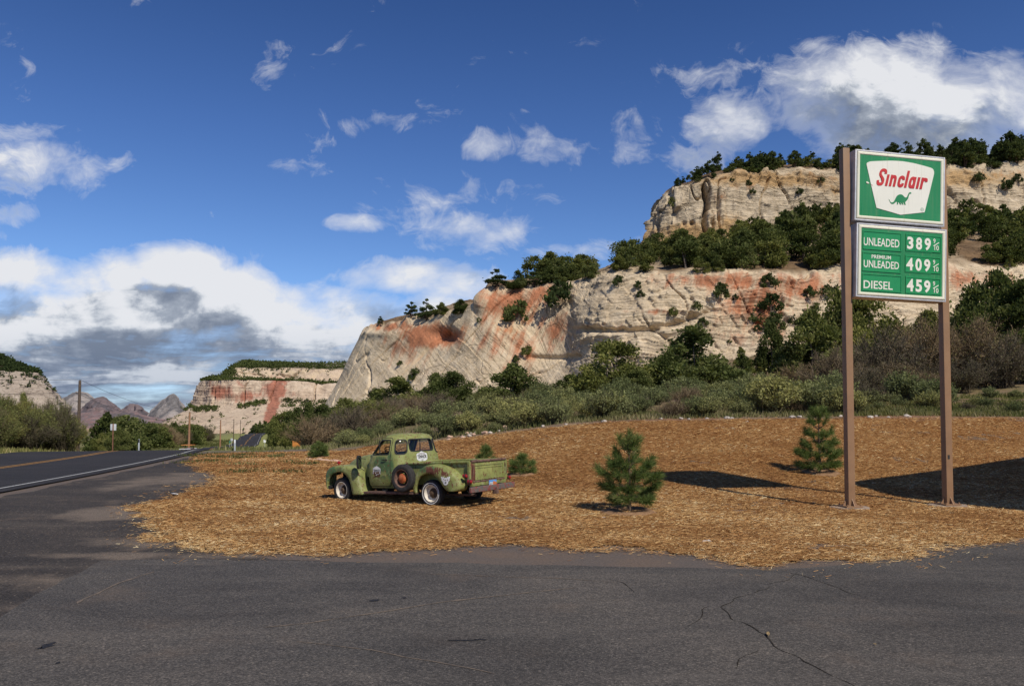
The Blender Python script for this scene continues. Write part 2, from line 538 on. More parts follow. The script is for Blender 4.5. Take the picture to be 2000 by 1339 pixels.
me = npmesh("ground", np.stack([GX, GY, GZ], -1).reshape(-1, 3), gridfaces(len(rad), len(phi))[:, ::-1], {'soil': C.reshape(-1, 3)}, True)
M_ground, q = mat("soil")
p = gpos(q)
a = attr(q, 'soil').outputs['Color']
nf = q.noise(p, 26, 6, .7); nm = q.noise(p, 1.3, 5, .6)
c = q.mix(q.mr(nm, .3, .7), a, q.mix(1.0, a, (1.25, 1.1, .95, 1), 'MULTIPLY'))
c = q.mix(1.0, c, q.ramp(nf, [(.25, (.55, .55, .55)), (.5, (1, 1, 1)), (.75, (1.5, 1.45, 1.4))]), 'MULTIPLY')
finish(q, c, .95, q.m('ADD', nf, q.noise(p, 90, 3, .6)), .6, .02)
link("ground", me, M_ground)['kind'] = 'structure'


# ------------------------------------------------------------------ asphalt
def asphalt(name, base, tan, pale, grain, tanamt, patch, shoulder=False):
    m_, q = mat(name)
    p = gpos(q)
    big = q.noise(p, .16, 4, .55); mid = q.noise(p, .9, 5, .62)
    fine = q.noise(p, 55, 3, .7)
    vor = q.n('ShaderNodeTexVoronoi', {'Vector': p, 'Scale': grain}, feature='F1')
    stone = q.mr(vor.outputs['Distance'], .05, .5)
    col = q.mix(stone, tuple(x * 1.35 for x in base) + (1,), tuple(x * .8 for x in base) + (1,))
    rnd = q.n('ShaderNodeSeparateColor', {0: vor.outputs['Color']}).outputs[0]
    col = q.mix(1.0, col, q.ramp(rnd, [(0, (.58, .58, .58)), (.5, (.95, .95, .95)), (1, (1.5, 1.46, 1.42))]), 'MULTIPLY')
    col = q.mix(q.mr(rnd, .965, 1.0), col, tuple(pale) + (1,))
    col = q.mix(q.mr(big, .35, .7), col, q.mix(1.0, col, (1.28, 1.25, 1.2, 1), 'MULTIPLY'))
    st = q.vm('MULTIPLY', p, (.12, 1.1, 1))
    streak = q.noise(st, 1.1, 5, .65)
    col = q.mix(q.mr(streak, .52, .78, 0, .34), col, tuple(pale) + (1,))
    wear = q.noise(q.vm('MULTIPLY', p, (.34, .8, 1)), 1.0, 6, .68, .8)
    col = q.mix(1.0, col, q.ramp(wear, [(.26, (.66, .66, .67)), (.5, (1, 1, 1)), (.72, (1.34, 1.30, 1.25))]), 'MULTIPLY')
    dust = q.m('MULTIPLY', q.mr(mid, .5, .75), q.mr(q.noise(p, .33, 3, .6), .42, .66))
    if shoulder:      # sandy gravel swept against the mulch
        acc = None
        for (gx, gy, rx, ry, wg) in SHOULDER:
            a_ = q.vm('MULTIPLY', q.vm('SUBTRACT', p, (gx, gy, 0)), (1 / rx, 1 / ry, 0)); d_ = q.vm('DOT_PRODUCT', a_, a_, out=1)
            v_ = q.m('MULTIPLY_ADD', d_, -wg * .7, wg); acc = v_ if acc is None else q.m('MAXIMUM', acc, v_)
        sh_ = q.mr(q.m('ADD', acc, q.m('MULTIPLY', q.m('SUBTRACT', mid, .5), 1.6)), .25, .9)
        col = q.mix(q.m('MULTIPLY', sh_, .8), col, q.ramp(fine, [(.3, (.10, .078, .060)), (.7, (.25, .195, .145))]))
    col = q.mix(q.m('MULTIPLY', dust, tanamt), col, tuple(tan) + (1,))
    col = q.mix(q.mr(q.noise(p, .55, 6, .7), .66, .76, 0, patch), col, tuple(x * .45 for x in base) + (1,))
    col = q.mix(1.0, col, q.ramp(fine, [(.3, (.7, .7, .7)), (.7, (1.3, 1.3, 1.3))]), 'MULTIPLY')
    finish(q, col, .88, q.m('ADD', q.m('MULTIPLY', vor.outputs['Distance'], -1.0), q.m('MULTIPLY', fine, .6)), .5, .008, 0, .25)
    return m_


def flat(px, py, z=0.0):
    """plan point of the level forecourt seen at px, py"""
    p1 = at(px, py, 10.0); k = (z - EYE) / (p1[2] - EYE)
    return (p1[0] * k, p1[1] * k)


SHOULDER = [(*flat(235, 1000), 1.3, 1.6, 1.0), (*flat(255, 1060), 1.2, .8, .7), (*flat(345, 935), 2.0, 4.5, .8), (*flat(330, 1085), 2.4, .4, .8), (*flat(120, 1140), 1.6, .7, .6), (*flat(90, 1180), 1.2, .6, .5)]
M_lot = asphalt("lot_asphalt", (.080, .073, .066), (.145, .105, .075), (.15, .13, .11), 60, .5, .14)
M_apron = asphalt("old_asphalt", (.047, .040, .034), (.17, .125, .088), (.17, .14, .11), 44, .95, .2, True)
M_hwy = asphalt("highway_asphalt", (.031, .029, .030), (.05, .045, .04), (.065, .06, .055), 75, .3, .1)


def sheet(name, poly, z, m_, cell=.35, follow=False):
    """flat paving sheet inside a plan polygon with an irregular rim"""
    bm = bmesh.new()
    vs = [bm.verts.new((x, y, z)) for x, y in poly]
    f = bm.faces.new(vs)
    bmesh.ops.recalc_face_normals(bm, faces=[f])
    if f.normal.z < 0: f.normal_flip()
    bmesh.ops.triangulate(bm, faces=bm.faces[:])
    me = bpy.data.meshes.new(name); bm.to_mesh(me); bm.free()
    o = link(name, me, m_); o['kind'] = 'structure'
    return o


def wobble(pts, step=.3, amp=.12, seed=1):
    pts = np.array(pts, float); out = []
    for a_, b_ in zip(pts[:-1], pts[1:]):
        n_ = max(1, int(np.linalg.norm(b_ - a_) / step))
        for k in range(n_): out.append(a_ + (b_ - a_) * k / n_)
    out.append(pts[-1]); out = np.array(out)
    nx = fbm(out[:, 0] * 1.3, out[:, 1] * 1.3, 0, 4, seed); ny = fbm(out[:, 0] * 1.3, out[:, 1] * 1.3, 7, 4, seed + 3)
    return out + amp * np.stack([nx, ny], 1)


def flat(px, py, z=0.0):
    """plan point of the level forecourt seen at px, py"""
    p1 = at(px, py, 10.0); k = (z - EYE) / (p1[2] - EYE)
    return (p1[0] * k, p1[1] * k)


# highway with its lines
def ribbon(name, offs, zoff, m_, s0=0, s1=1e9, kind='structure'):
    k = (RS >= s0) & (RS <= s1)
    Cn, Nn, Zn = RC[k], RN[k], RZ[k]
    lift = zoff * (1 + np.clip(np.hypot(Cn[:, 0], Cn[:, 1]) - 40, 0, 1000) * .02)
    rows = []
    for o_ in offs:
        pt = Cn + Nn * o_
        rows.append(np.stack([pt[:, 0], pt[:, 1], Zn + lift], 1))
    V = np.stack(rows, 1)
    me = npmesh(name, V.reshape(-1, 3), gridfaces(V.shape[0], V.shape[1])[:, ::-1] if False else gridfaces(V.shape[0], V.shape[1]))
    o = link(name, me, m_); o['kind'] = kind
    return o


ribbon("highway", np.linspace(-5.1, 5.0, 8), .008, M_hwy)
M_white, q = mat("worn_white_road_paint")
n = q.noise(gpos(q), 9, 5, .7)
finish(q, q.mix(q.mr(n, .5, .72), (.52, .52, .49, 1), (.20, .19, .185, 1)), .8)
M_yel, q = mat("worn_yellow_road_paint")
n = q.noise(gpos(q), 7, 5, .7)
finish(q, q.mix(q.mr(n, .48, .75), (.50, .25, .05, 1), (.16, .10, .05, 1)), .8)
ribbon("road_edge_line", (4.38, 4.465), .014, M_white)
ribbon("road_centre_line", (-.19, -.10), .014, M_yel)
ribbon("road_centre_line", (.10, .19), .014, M_yel)

# old asphalt apron between highway and forecourt
ap = [flat(*t) for t in ((-330, 1339), (-330, 1080), (-200, 1010), (-60, 985), (0, 972), (100, 950), (200, 930), (300, 909), (372, 893), (440, 884.5))]
ap += [flat(*t) for t in ((470, 890), (430, 912), (440, 938), (430, 965), (380, 1000), (400, 1050), (520, 1092), (700, 1100), (640, 1130), (300, 1180), (60, 1339))]
ap = wobble(ap, .5, .18, 4)
sheet("apron", ap, .006, M_apron)
# the newer forecourt paving
lot_front = [flat(*t) for t in ((-60, 1250), (60, 1172), (186, 1097), (300, 1094), (500, 1094), (700, 1097), (900, 1100), (1100, 1104), (1300, 1110), (1480, 1114), (1560, 1110), (1700, 1098), (1850, 1076), (2000, 1058), (2300, 1035), (2900, 1005))]
lot_front = wobble(lot_front, .25, .07, 8)
lot = [(-16, -30), (-8.5, 1.0), (-6.2, 4.2)] + [tuple(t) for t in lot_front] + [(34, 8), (34, -30)]
sheet("parking_lot", lot, .012, M_lot)

# cracks and tar streaks in the paving: narrow ragged strips
def crack(name, pts, wdt, m_, seed, z=.016, jag=.05):
    pts = [flat(*t) for t in pts]
    L = wobble(pts, .09, jag, seed)
    t = np.gradient(L, axis=0); t /= np.linalg.norm(t, axis=1)[:, None] + 1e-9
    nn = np.stack([-t[:, 1], t[:, 0]], 1)
    wv = wdt * (.35 + np.abs(fbm(L[:, 0] * 5, L[:, 1] * 5, 0, 3, seed + 9)) * 1.5) * np.sin(np.linspace(0.05, math.pi - .05, len(L))) ** .4
    V = np.stack([np.c_[L + nn * wv[:, None], np.full(len(L), z)], np.c_[L - nn * wv[:, None], np.full(len(L), z)]], 1)
    me = npmesh(name, V.reshape(-1, 3), gridfaces(len(L), 2))
    o = link(name, me, m_); o['kind'] = 'structure'
    return o


M_crack, q = mat("open_crack")
finish(q, q.ramp(q.noise(gpos(q), 30, 3), [(.35, (.014, .012, .010)), (.7, (.055, .048, .040))]), 1.0, None, spec=.05)
M_grit, q = mat("sandy_grit")
finish(q, q.ramp(q.noise(gpos(q), 40, 4), [(.3, (.09, .078, .066)), (.7, (.22, .165, .12))]), 1.0, q.noise(gpos(q), 80, 3), .5, .01)
crack("pavement_crack", ((1500, 1143), (1440, 1165), (1405, 1190), (1430, 1215), (1500, 1245), (1505, 1275), (1560, 1300), (1640, 1339), (1720, 1400)), .0052, M_crack, 11, jag=.10)
crack("pavement_crack", ((1545, 1118), (1580, 1130), (1640, 1150), (1685, 1166)), .006, M_crack, 12, jag=.07)
crack("pavement_crack", ((1500, 1143), (1540, 1134), (1560, 1118)), .005, M_crack, 13)
crack("pavement_crack", ((1405, 1190), (1380, 1196), (1340, 1222)), .004, M_crack, 21, jag=.08)
crack("pavement_crack", ((1505, 1275), (1470, 1290), (1452, 1312)), .004, M_crack, 22, jag=.08)
crack("pavement_crack", ((1180, 1130), (1215, 1140), (1240, 1158)), .004, M_crack, 23, jag=.06)
crack("pavement_grit_streak", ((515, 1226), (600, 1218), (700, 1203), (850, 1180), (1000, 1163), (1120, 1149)), .016, M_grit, 14, jag=.03)
crack("pavement_grit_streak", ((580, 1255), (720, 1272), (860, 1295), (960, 1318)), .009, M_grit, 15, jag=.03)
crack("pavement_grit_streak", ((150, 1180), (230, 1140), (300, 1118)), .02, M_grit, 16, jag=.04)
crack("pavement_grit_streak", ((820, 1122), (950, 1126), (1100, 1131), (1200, 1138)), .010, M_grit, 17, jag=.03)
M_oil, q = mat("oil_stain")
finish(q, q.ramp(q.noise(gpos(q), 25, 4), [(.35, (.010, .009, .009)), (.7, (.030, .027, .025))]), .7)
for (px, py, a_, b_, sd) in ((92, 1263, .055, .035, 1), (112, 1297, .020, .012, 2), (732, 1174, .045, .022, 3), (905, 1253, .14, .008, 4), (938, 1251, .06, .007, 5), (790, 1169, .028, .016, 6), (78, 1268, .018, .012, 7)):
    cx, cy = flat(px, py); bm = bmesh.new()
    ring = []
    for k in range(40):
        t_ = 2 * math.pi * k / 40; r_ = 1 + .45 * float(fbm(np.array([math.cos(t_) * 1.6]), math.sin(t_) * 1.6, sd, 3, sd)[0])
        ring.append(bm.verts.new((cx + a_ * r_ * math.cos(t_), cy + b_ * r_ * 2.2 * math.sin(t_), .016)))
    bm.faces.new(ring); bmesh.ops.triangulate(bm, faces=bm.faces[:])
    me = bpy.data.meshes.new("pavement_oil_stain"); bm.to_mesh(me); bm.free()
    link("pavement_oil_stain", me, M_oil)['kind'] = 'structure'

# ------------------------------------------------------------------ wood-chip mulch
MUL_NEAR = [flat(*t) for t in ((363, 902), (375, 918), (412, 934), (398, 945), (330, 966), (262, 986), (275, 1012), (285, 1046), (330, 1072), (420, 1084), (580, 1083),
                               (640, 1090), (740, 1084), (820, 1076), (900, 1068), (1000, 1066), (1120, 1073), (1250, 1074), (1400, 1090), (1490, 1106), (1560, 1110), (1700, 1098), (1850, 1076), (2000, 1056), (2300, 1032), (2700, 1010))]
MUL_FAR = [at_ground(*t)[:2] for t in ((2700, 36), (2300, 36), (2000, 35.5), (1850, 35), (1650, 35), (1500, 35), (1300, 35.2), (1180, 36), (1050, 37), (950, 38.5), (860, 40.5), (760, 43), (700, 44.5), (610, 45), (520, 44), (455, 43.2), (400, 42.5))]
MUL = np.array(list(MUL_NEAR) + [tuple(t) for t in MUL_FAR])


def inside(x, y, poly):
    x = np.asarray(x); y = np.asarray(y); r = np.zeros(x.shape, bool)
    n_ = len(poly); j = n_ - 1
    for i in range(n_):
        xi, yi = poly[i]; xj, yj = poly[j]
        c_ = ((yi > y) != (yj > y)) & (x < (xj - xi) * (y - yi) / (yj - yi + 1e-12) + xi)
        r ^= c_; j = i
    return r


def edge_dist(x, y, poly):
    d = np.full(np.shape(x), 1e9)
    for (ax, ay), (bx, by) in zip(poly, np.roll(poly, -1, axis=0)):
        vx, vy = bx - ax, by - ay
        t = np.clip(((x - ax) * vx + (y - ay) * vy) / (vx * vx + vy * vy + 1e-12), 0, 1)
        d = np.minimum(d, np.hypot(x - ax - t * vx, y - ay - t * vy))
    return d


def mulch_in(x, y):
    """signed depth inside the ragged rim of the mulch bed"""
    s = np.where(inside(x, y, MUL), 1, -1) * edge_dist(x, y, MUL)
    return s + .30 * fbm(x * .9, y * .9, 3, 4, 21) + .12 * fbm(x * 4, y * 4, 3, 3, 22)


def mulch_z(x, y):
    s = mulch_in(x, y)
    return ground_z(x, y) + .012 * sm(s, 0, .5) + .010 + .018 * fbm(x * .8, y * .8, 5, 3, 31) * sm(s, .2, 1.2)


g_ = .16
xs = np.arange(MUL[:, 0].min() - 1, 34, g_); 
ys = np.concatenate([np.arange(9.5, 24, g_), np.arange(24, 48, g_ * 1.6)])
XX, YY = np.meshgrid(xs, ys)
S_ = mulch_in(XX, YY)
ZZ = mulch_z(XX, YY) + .012 * fbm(XX * 6, YY * 6, 1, 2, 33) * sm(S_, 0, .4)
keep = (S_ > .05 + .20 * np.abs(fbm(XX * 1.8, YY * 3.5, 4, 3, 48)))
fm = keep[:-1, :-1] & keep[1:, :-1] & keep[:-1, 1:] & keep[1:, 1:]
V, Fq, _ = compact(np.stack([XX, YY, ZZ], -1).reshape(-1, 3), gridfaces(len(ys), len(xs), fm))
M_mul, q = mat("wood_mulch")
p = gpos(q)
an = q.vm('MULTIPLY', p, (9, 22, 9)); 
f1 = q.noise(an, 2.2, 5, .7, 1.2); f2 = q.noise(q.vm('MULTIPLY', p, (26, 11, 12)), 2.0, 4, .7, 1.0)
big = q.noise(p, .45, 4, .6); 
c = q.ramp(q.m('ADD', q.m('MULTIPLY', f1, .6), q.m('MULTIPLY', f2, .4)), [(.30, (.11, .045, .014)), (.45, (.29, .130, .040)), (.56, (.42, .22, .072)), (.72, (.57, .36, .14))])
c = q.mix(q.mr(big, .35, .68), q.mix(1.0, c, (.90, .82, .74, 1), 'MULTIPLY'), c)
finish(q, c, .9, q.m('ADD', f1, f2), 1.0, .04, 0, .15)
me = npmesh("mulch", V, Fq, None, True)
mo = link("mulch", me, M_mul); mo['kind'] = 'stuff'; prop(mo, 'orange brown shredded wood mulch spread over the bank around the truck', 'mulch')

# loose shreds lying on the bed, part of the same stuff
rng = np.random.default_rng(3)
N = 640000
Yr = 10.2 * np.exp(rng.random(N) * math.log(46 / 10.2)); ar = rng.uniform(-.52, .74, N)
Xr = ar * Yr
s = mulch_in(Xr, Yr)
ok = s > rng.exponential(.22, N) * -1.0 * (rng.random(N) < .16)
bare = fbm(Xr * .55, Yr * .8, 9, 4, 47); ok &= ~((bare > .62) & (rng.random(N) < .7) & (Yr < 20))
Xr, Yr = Xr[ok], Yr[ok]; N = len(Xr)
L = (rng.gamma(2.4, .020, N) + .02) * (1 + (Yr - 12) / 40); W_ = rng.uniform(.0011, .0032, N) * (1 + (Yr - 12) / 20)
yaw = rng.uniform(0, math.pi, N); yaw = np.where(rng.random(N) < .62, rng.normal(0, .42, N), yaw)
pit = rng.normal(.06, .16, N)
Zr = mulch_z(Xr, Yr) + .008 + rng.random(N) * .014
d = np.stack([np.cos(yaw) * np.cos(pit), np.sin(yaw) * np.cos(pit), np.sin(pit)], -1) * (L / 2)[:, None]
e = np.stack([-np.sin(yaw), np.cos(yaw), rng.normal(0, .5, N)], -1) * W_[:, None]
c0 = np.stack([Xr, Yr, Zr], -1)
V = np.stack([c0 - d - e, c0 + d - e, c0 + d + e, c0 - d + e], 1).reshape(-1, 3)
tint = np.repeat(np.clip(rng.normal(.50, .22, N) + .16 * fbm(Xr * .5, Yr * .5, 0, 3, 41) - .06 * sm(Yr, 14, 26), 0, 1), 4)
me = npmesh("mulch_shreds", V, np.arange(4 * N).reshape(-1, 4), {'tint': tint})
M_shred, q = mat("mulch_shred")
c = q.ramp(attr(q, 'tint').outputs['Fac'], [(0, (.12, .048, .018)), (.35, (.34, .168, .058)), (.62, (.52, .305, .118)), (.85, (.66, .47, .22)), (1, (.76, .63, .38))])
finish(q, c, .85, None, spec=.2)
so_ = link("mulch_shreds", me, M_shred); so_['kind'] = 'stuff'; prop(so_, 'loose pale wood shreds strewn on top of the mulch bed', 'wood shreds')

# ================================================================== CLIFFS AND MOUNTAINS
def loft_surface(cols, nu, rows, base_drop=None):
    """cols: list over u of contour points (px,py,Y); rows: subdivisions between contours"""
    A = np.array(cols, float)                        # (nc, nk, 3)
    nc, nk = A.shape[:2]
    Pw = at(A[..., 0], A[..., 1], A[..., 2])         # world
    if base_drop is not None:
        b = Pw[:, 0].copy(); b[:, 2] -= base_drop; b[:, 1] -= base_drop * .35
        Pw = np.concatenate([b[:, None], Pw], 1); nk += 1; rows = [max(3, int(base_drop / 1.5))] + list(rows)
    u = np.linspace(0, nc - 1, nu)
    Pu = cat_rom(u, np.arange(nc), Pw.reshape(nc, -1)).reshape(nu, nk, 3)
    v = np.concatenate([np.linspace(i, i + 1, r, endpoint=False) for i, r in enumerate(rows)] + [[nk - 1]])
    out = cat_rom(v, np.arange(nk), Pu.transpose(1, 0, 2).reshape(nk, -1)).reshape(len(v), nu, 3)
    return out, v                                    # (nv, nu, 3)


def normals(G):
    du = np.gradient(G, axis=1); dv = np.gradient(G, axis=0)
    n_ = np.cross(du, dv); n_ /= np.linalg.norm(n_, axis=-1, keepdims=True) + 1e-9
    return n_


def rock_mat(name, cols, red, yel, scale, bed=(1, 1, 1), soil=(.2, .12, .07), bump=.6, bd=.25, crk=.5, slant=False, ckm=(.42, .6)):
    """bedded sandstone: pale body, iron stains where the 'stain' attribute says the wall carries them"""
    m_, q = mat(name)
    p = gpos(q)
    st = attr(q, 'stain').outputs['Fac']; ye = attr(q, 'ochre').outputs['Fac']; so_ = attr(q, 'soilmask').outputs['Fac']; bedc = attr(q, 'bedding').outputs['Fac']
    sc = 1.0 / scale
    nbig = q.noise(p, .06 * sc, 5, .6); nmid = q.noise(p, .35 * sc, 6, .65); nfine = q.noise(p, 2.2 * sc, 5, .7)
    bedv = q.n('ShaderNodeCombineXYZ', {0: q.m('MULTIPLY', q.n('ShaderNodeSeparateXYZ', {0: p}).outputs[0], .05 * sc), 1: q.m('MULTIPLY', bedc, 1.0 * sc), 2: 0.0}).outputs[0]
    nbed = q.noise(bedv, 1.0, 6, .72)
    c = q.ramp(q.m('ADD', q.m('MULTIPLY', nbed, .5), q.m('MULTIPLY', nmid, .5)), [(.32, cols[0]), (.5, cols[1]), (.68, cols[2])])
    if slant:
        sp_ = q.n('ShaderNodeSeparateXYZ', {0: p})
        a_ = q.m('SUBTRACT', q.m('MULTIPLY', sp_.outputs[0], .93), q.m('MULTIPLY', sp_.outputs[2], .37)); b_ = q.m('ADD', q.m('MULTIPLY', sp_.outputs[0], .37), q.m('MULTIPLY', sp_.outputs[2], .93))
        strk = q.noise(q.n('ShaderNodeCombineXYZ', {0: q.m('MULTIPLY', a_, .5), 1: q.m('MULTIPLY', sp_.outputs[1], .1), 2: q.m('MULTIPLY', b_, .07)}).outputs[0], 1.0, 6, .65)
    else: strk = q.noise(q.vm('MULTIPLY', p, (.55 * sc, .55 * sc, .07 * sc)), 1.0, 5, .65)
    yv = q.mr(q.m('ADD', ye, q.m('MULTIPLY', q.m('SUBTRACT', nmid, .5), 1.1)), .3, .75)
    c = q.mix(q.m('MULTIPLY', yv, .8), c, q.ramp(nfine, [(.3, tuple(x * .75 for x in yel)), (.7, yel)]))
    rv = q.mr(q.m('ADD', q.m('ADD', st, q.m('MULTIPLY', q.m('SUBTRACT', strk, .5), 1.5)), q.m('MULTIPLY', q.m('SUBTRACT', nmid, .5), .7)), .28, .8)
    c = q.mix(q.m('MULTIPLY', rv, .88), c, q.ramp(nmid, [(.3, tuple(x * .6 for x in red)), (.55, red), (.75, tuple(min(1, x * 1.35) for x in red))]))
    vv = q.noise(q.vm('MULTIPLY', p, (.9 * sc, .9 * sc, .05 * sc)), 1.0, 4, .6)
    c = q.mix(q.mr(vv, .60, .74, 0, .55), c, (.10, .075, .06, 1))            # desert varnish running down
    wp = q.vm('ADD', p, q.vm('MULTIPLY', q.n('ShaderNodeTexNoise', {'Vector': p, 'Scale': .25 * sc, 'Detail': 3.0}).outputs[1], (5 * scale, 5 * scale, 4 * scale)))
    vo = q.n('ShaderNodeTexVoronoi', {'Vector': q.vm('MULTIPLY', wp, (.13 * sc * bed[0], .13 * sc * bed[1], .22 * sc * bed[2])), 'Scale': 1.0}, feature='DISTANCE_TO_EDGE')
    ck = q.m('MULTIPLY', q.mr(vo.outputs['Distance'], .0, .035, 1, 0), q.mr(nbig, ckm[0], ckm[1]))
    c = q.mix(q.m('MULTIPLY', ck, crk), c, (.07, .05, .038, 1))
    bl_ = q.noise(q.n('ShaderNodeCombineXYZ', {0: q.m('MULTIPLY', q.n('ShaderNodeSeparateXYZ', {0: p}).outputs[0], .10 * sc), 1: q.m('MULTIPLY', bedc, 2.6 * sc), 2: q.m('MULTIPLY', nmid, .6)}).outputs[0], 1.0, 3, .6)
    ln_ = q.m('MULTIPLY', q.mr(q.m('ABSOLUTE', q.m('SUBTRACT', bl_, .5)), .0, .020, 1, 0), q.mr(q.noise(p, .12 * sc, 4, .6), .38, .60))
    c = q.mix(q.m('MULTIPLY', ln_, .36), c, (.10, .072, .05, 1))            # thin dark lines along the partings between the beds
    c = q.mix(1.0, c, q.ramp(nfine, [(.25, (.74, .73, .72)), (.75, (1.2, 1.2, 1.2))]), 'MULTIPLY')
    sl_ = q.ramp(nmid, [(.35, tuple(x * .6 for x in soil)), (.65, tuple(x * 1.3 for x in soil))])
    c = q.mix(so_, c, sl_)
    h = q.m('ADD', q.m('ADD', q.m('MULTIPLY', nbed, 1.2), q.m('MULTIPLY', nfine, .5)), q.m('ADD', q.m('MULTIPLY', q.m('MAXIMUM', ck, ln_), -.8), nmid))
    finish(q, c, .93, h, bump, bd * scale, 0, .15)
    return m_


def blobs(px, py, lst):
    m_ = np.zeros_like(px)
    for (cx, cy, rx, ry, wgt) in lst:
        d = ((px - cx) / rx) ** 2 + ((py - cy) / ry) ** 2
        m_ = np.maximum(m_, wgt * np.exp(-d * 1.1))
    return m_


def terrace(x, k):
    f = x - np.floor(x)
    return np.clip(f * k, 0, 1) * .0 + (f ** 3)


def emit_surface(name, G, at_, m_, smooth=True):
    nv, nu = G.shape[:2]
    me = npmesh(name, G.reshape(-1, 3), gridfaces(nv, nu), {k: x.reshape(-1) for k, x in at_.items()}, smooth)
    return link(name, me, m_)


# ---- the lower cliff -------------------------------------------------------
c1 = [
    [(760, 800, 340), (762, 735, 342), (764, 660, 345), (790, 650, 380)],
    [(690, 803, 300), (712, 730, 305), (742, 650, 312), (790, 645, 350)],
    [(642, 806, 262), (672, 735, 268), (716, 648, 278), (782, 640, 330)],
    [(632, 807, 243), (664, 738, 249), (712, 645, 256), (790, 636, 320)],
    [(655, 806, 229), (686, 738, 235), (722, 640, 242), (800, 630, 310)],
    [(740, 803, 216), (760, 725, 222), (792, 628, 229), (850, 620, 305)],
    [(846, 799, 207), (856, 712, 213), (868, 613, 220), (900, 606, 300)],
    [(918, 796, 202), (918, 705, 207), (926, 602, 213), (950, 598, 300)],
    [(945, 795, 200), (944, 692, 206), (950, 567, 213), (980, 562, 300)],
    [(1035, 792, 196), (1042, 680, 204), (1050, 558, 213), (1060, 550, 300)],
    [(1100, 788, 190), (1106, 680, 199), (1116, 553, 210), (1120, 544, 300)],
    [(1135, 786, 186), (1128, 684, 193), (1150, 549, 207), (1160, 534, 300)],
    [(1200, 782, 180), (1196, 665, 186), (1205, 534, 201), (1210, 516, 300)],
    [(1300, 776, 175), (1300, 650, 181), (1300, 540, 193), (1300, 492, 300)],
    [(1400, 768, 173), (1400, 640, 181), (1400, 535, 189), (1400, 485, 300)],
    [(1500, 750, 173), (1500, 630, 181), (1500, 536, 189), (1500, 450, 295)],
    [(1650, 720, 177), (1650, 610, 184), (1650, 530, 192), (1650, 425, 298)],
    [(1850, 690, 183), (1850, 590, 190), (1850, 524, 198), (1850, 425, 302)],
    [(2000, 670, 191), (2000, 590, 198), (2000, 526, 206), (2000, 420, 306)],
    [(2200, 660, 202), (2200, 590, 208), (2200, 522, 217), (2200, 425, 315)],
    [(2500, 650, 220), (2500, 590, 226), (2500, 520, 236), (2500, 430, 332)],
    [(3000, 650, 250), (3000, 590, 256), (3000, 525, 268), (3000, 440, 360)],
    [(4200, 660, 300), (4200, 600, 306), (4200, 540, 318), (4200, 450, 420)],
]
G1, v1 = loft_surface(c1, 1370, [80, 95, 60], 8)
N1 = normals(G1)
px1, py1 = proj(G1)
face = (v1 < 3.0)[:, None] * np.ones_like(px1)
x, y, z = G1[..., 0], G1[..., 1], G1[..., 2]
lr = sm(px1, 1040, 1180)                        # 0: slanting cross-beds, 1: flat, blocky beds
wob = (1.0 + 1.0 * lr) * fbm(x / 18, y / 18, z / 18, 3, 51)
bed1 = (z + .95 * x) * .55 * (1 - lr) + z * lr + wob
amp = .35 + .65 * sm(fbm(x / 17, y / 17, z / 12, 3, 52), -.4, .5)
dsp = .75 * fbm(x / 20, y / 20, z / 20, 4, 53) + (.12 + .2 * lr) * fbm(x / 4, y / 4, z / 3, 4, 54)
dsp = dsp + amp * (.85 * terrace(bed1 / 5.2, 3) + .50 * terrace(bed1 / 1.9 + .3, 3) + .28 * terrace(bed1 / .85, 3)) * (.22 + .78 * lr)
blk = np.abs(vn(x / 2.6 + .2 * z, y / 2.6, np.floor(bed1 / 1.9 + .3) * 3.7, 66)); dsp = dsp + .55 * lr * amp * (blk > .28)
dxa = x * .75 - z * .66; ala = x * .66 + z * .75
dsp = dsp + (1 - lr) * (1 - .7 * blobs(px1, py1, [(1020, 620, 110, 90, 1), (835, 655, 80, 34, 1)])) * (.30 * fbm(dxa / 3.4, y / 30, ala / 26, 4, 69) + .16 * terrace(dxa / 3.1 + .4 * fbm(x / 22, y / 22, z / 22, 3, 70), 3))
# joints: steep grooves
j1 = np.abs(fbm(x / 11 + .25 * z / 11, y / 11, z / 42, 3, 55)); dsp = dsp - 1.7 * np.exp(-(j1 / .045) ** 2) * sm(fbm(x / 25, y / 25, z / 25, 2, 56), -.25, .3)
dx1 = x * .75 - z * .66
j2 = np.abs(fbm(dx1 / 9, y / 20, (z * .75 + x * .66) / 45, 3, 57)); dsp = dsp - .9 * np.exp(-(j2 / .05) ** 2) * (1 - lr)
# the wall bulges where the grey dome is, hollows where the red alcoves are, and overhangs at the rim
dsp = dsp + 2.2 * blobs(px1, py1, [(1190, 640, 75, 75, 1), (1240, 600, 90, 50, .6)])
dsp = dsp - 2.0 * blobs(px1, py1, [(1070, 650, 60, 60, 1), (1090, 610, 30, 60, .7), (862, 655, 24, 16, 2.0), (760, 690, 40, 22, .4), (1010, 600, 30, 50, .45)])
dsp = dsp + 1.9 * blobs(px1, py1, [(940, 590, 24, 22, 1), (735, 652, 34, 8, .7), (1250, 552, 120, 14, .8), (960, 640, 22, 50, .6), (1420, 545, 200, 10, .7), (1640, 560, 60, 30, .8)])
ledge = 640 + 22 * np.sin((px1 - 1130) / 90.0) - .16 * (px1 - 1150)
dsp = dsp - 2.4 * np.exp(-((py1 - ledge) / 5.5) ** 2) * sm(px1, 1110, 1150) * sm(px1, 1420, 1330)
mid_red = 695 + .02 * (px1 - 1050)
dsp = dsp - 1.6 * np.exp(-((py1 - mid_red) / 5) ** 2) * sm(px1, 1010, 1040) * sm(px1, 1150, 1110)
dsp = dsp * (.45 + .55 * sm(px1, 665, 760))
fade = sm(v1, .3, 1.0)[:, None] * (1 - sm(v1, 2.9, 3.25))[:, None]
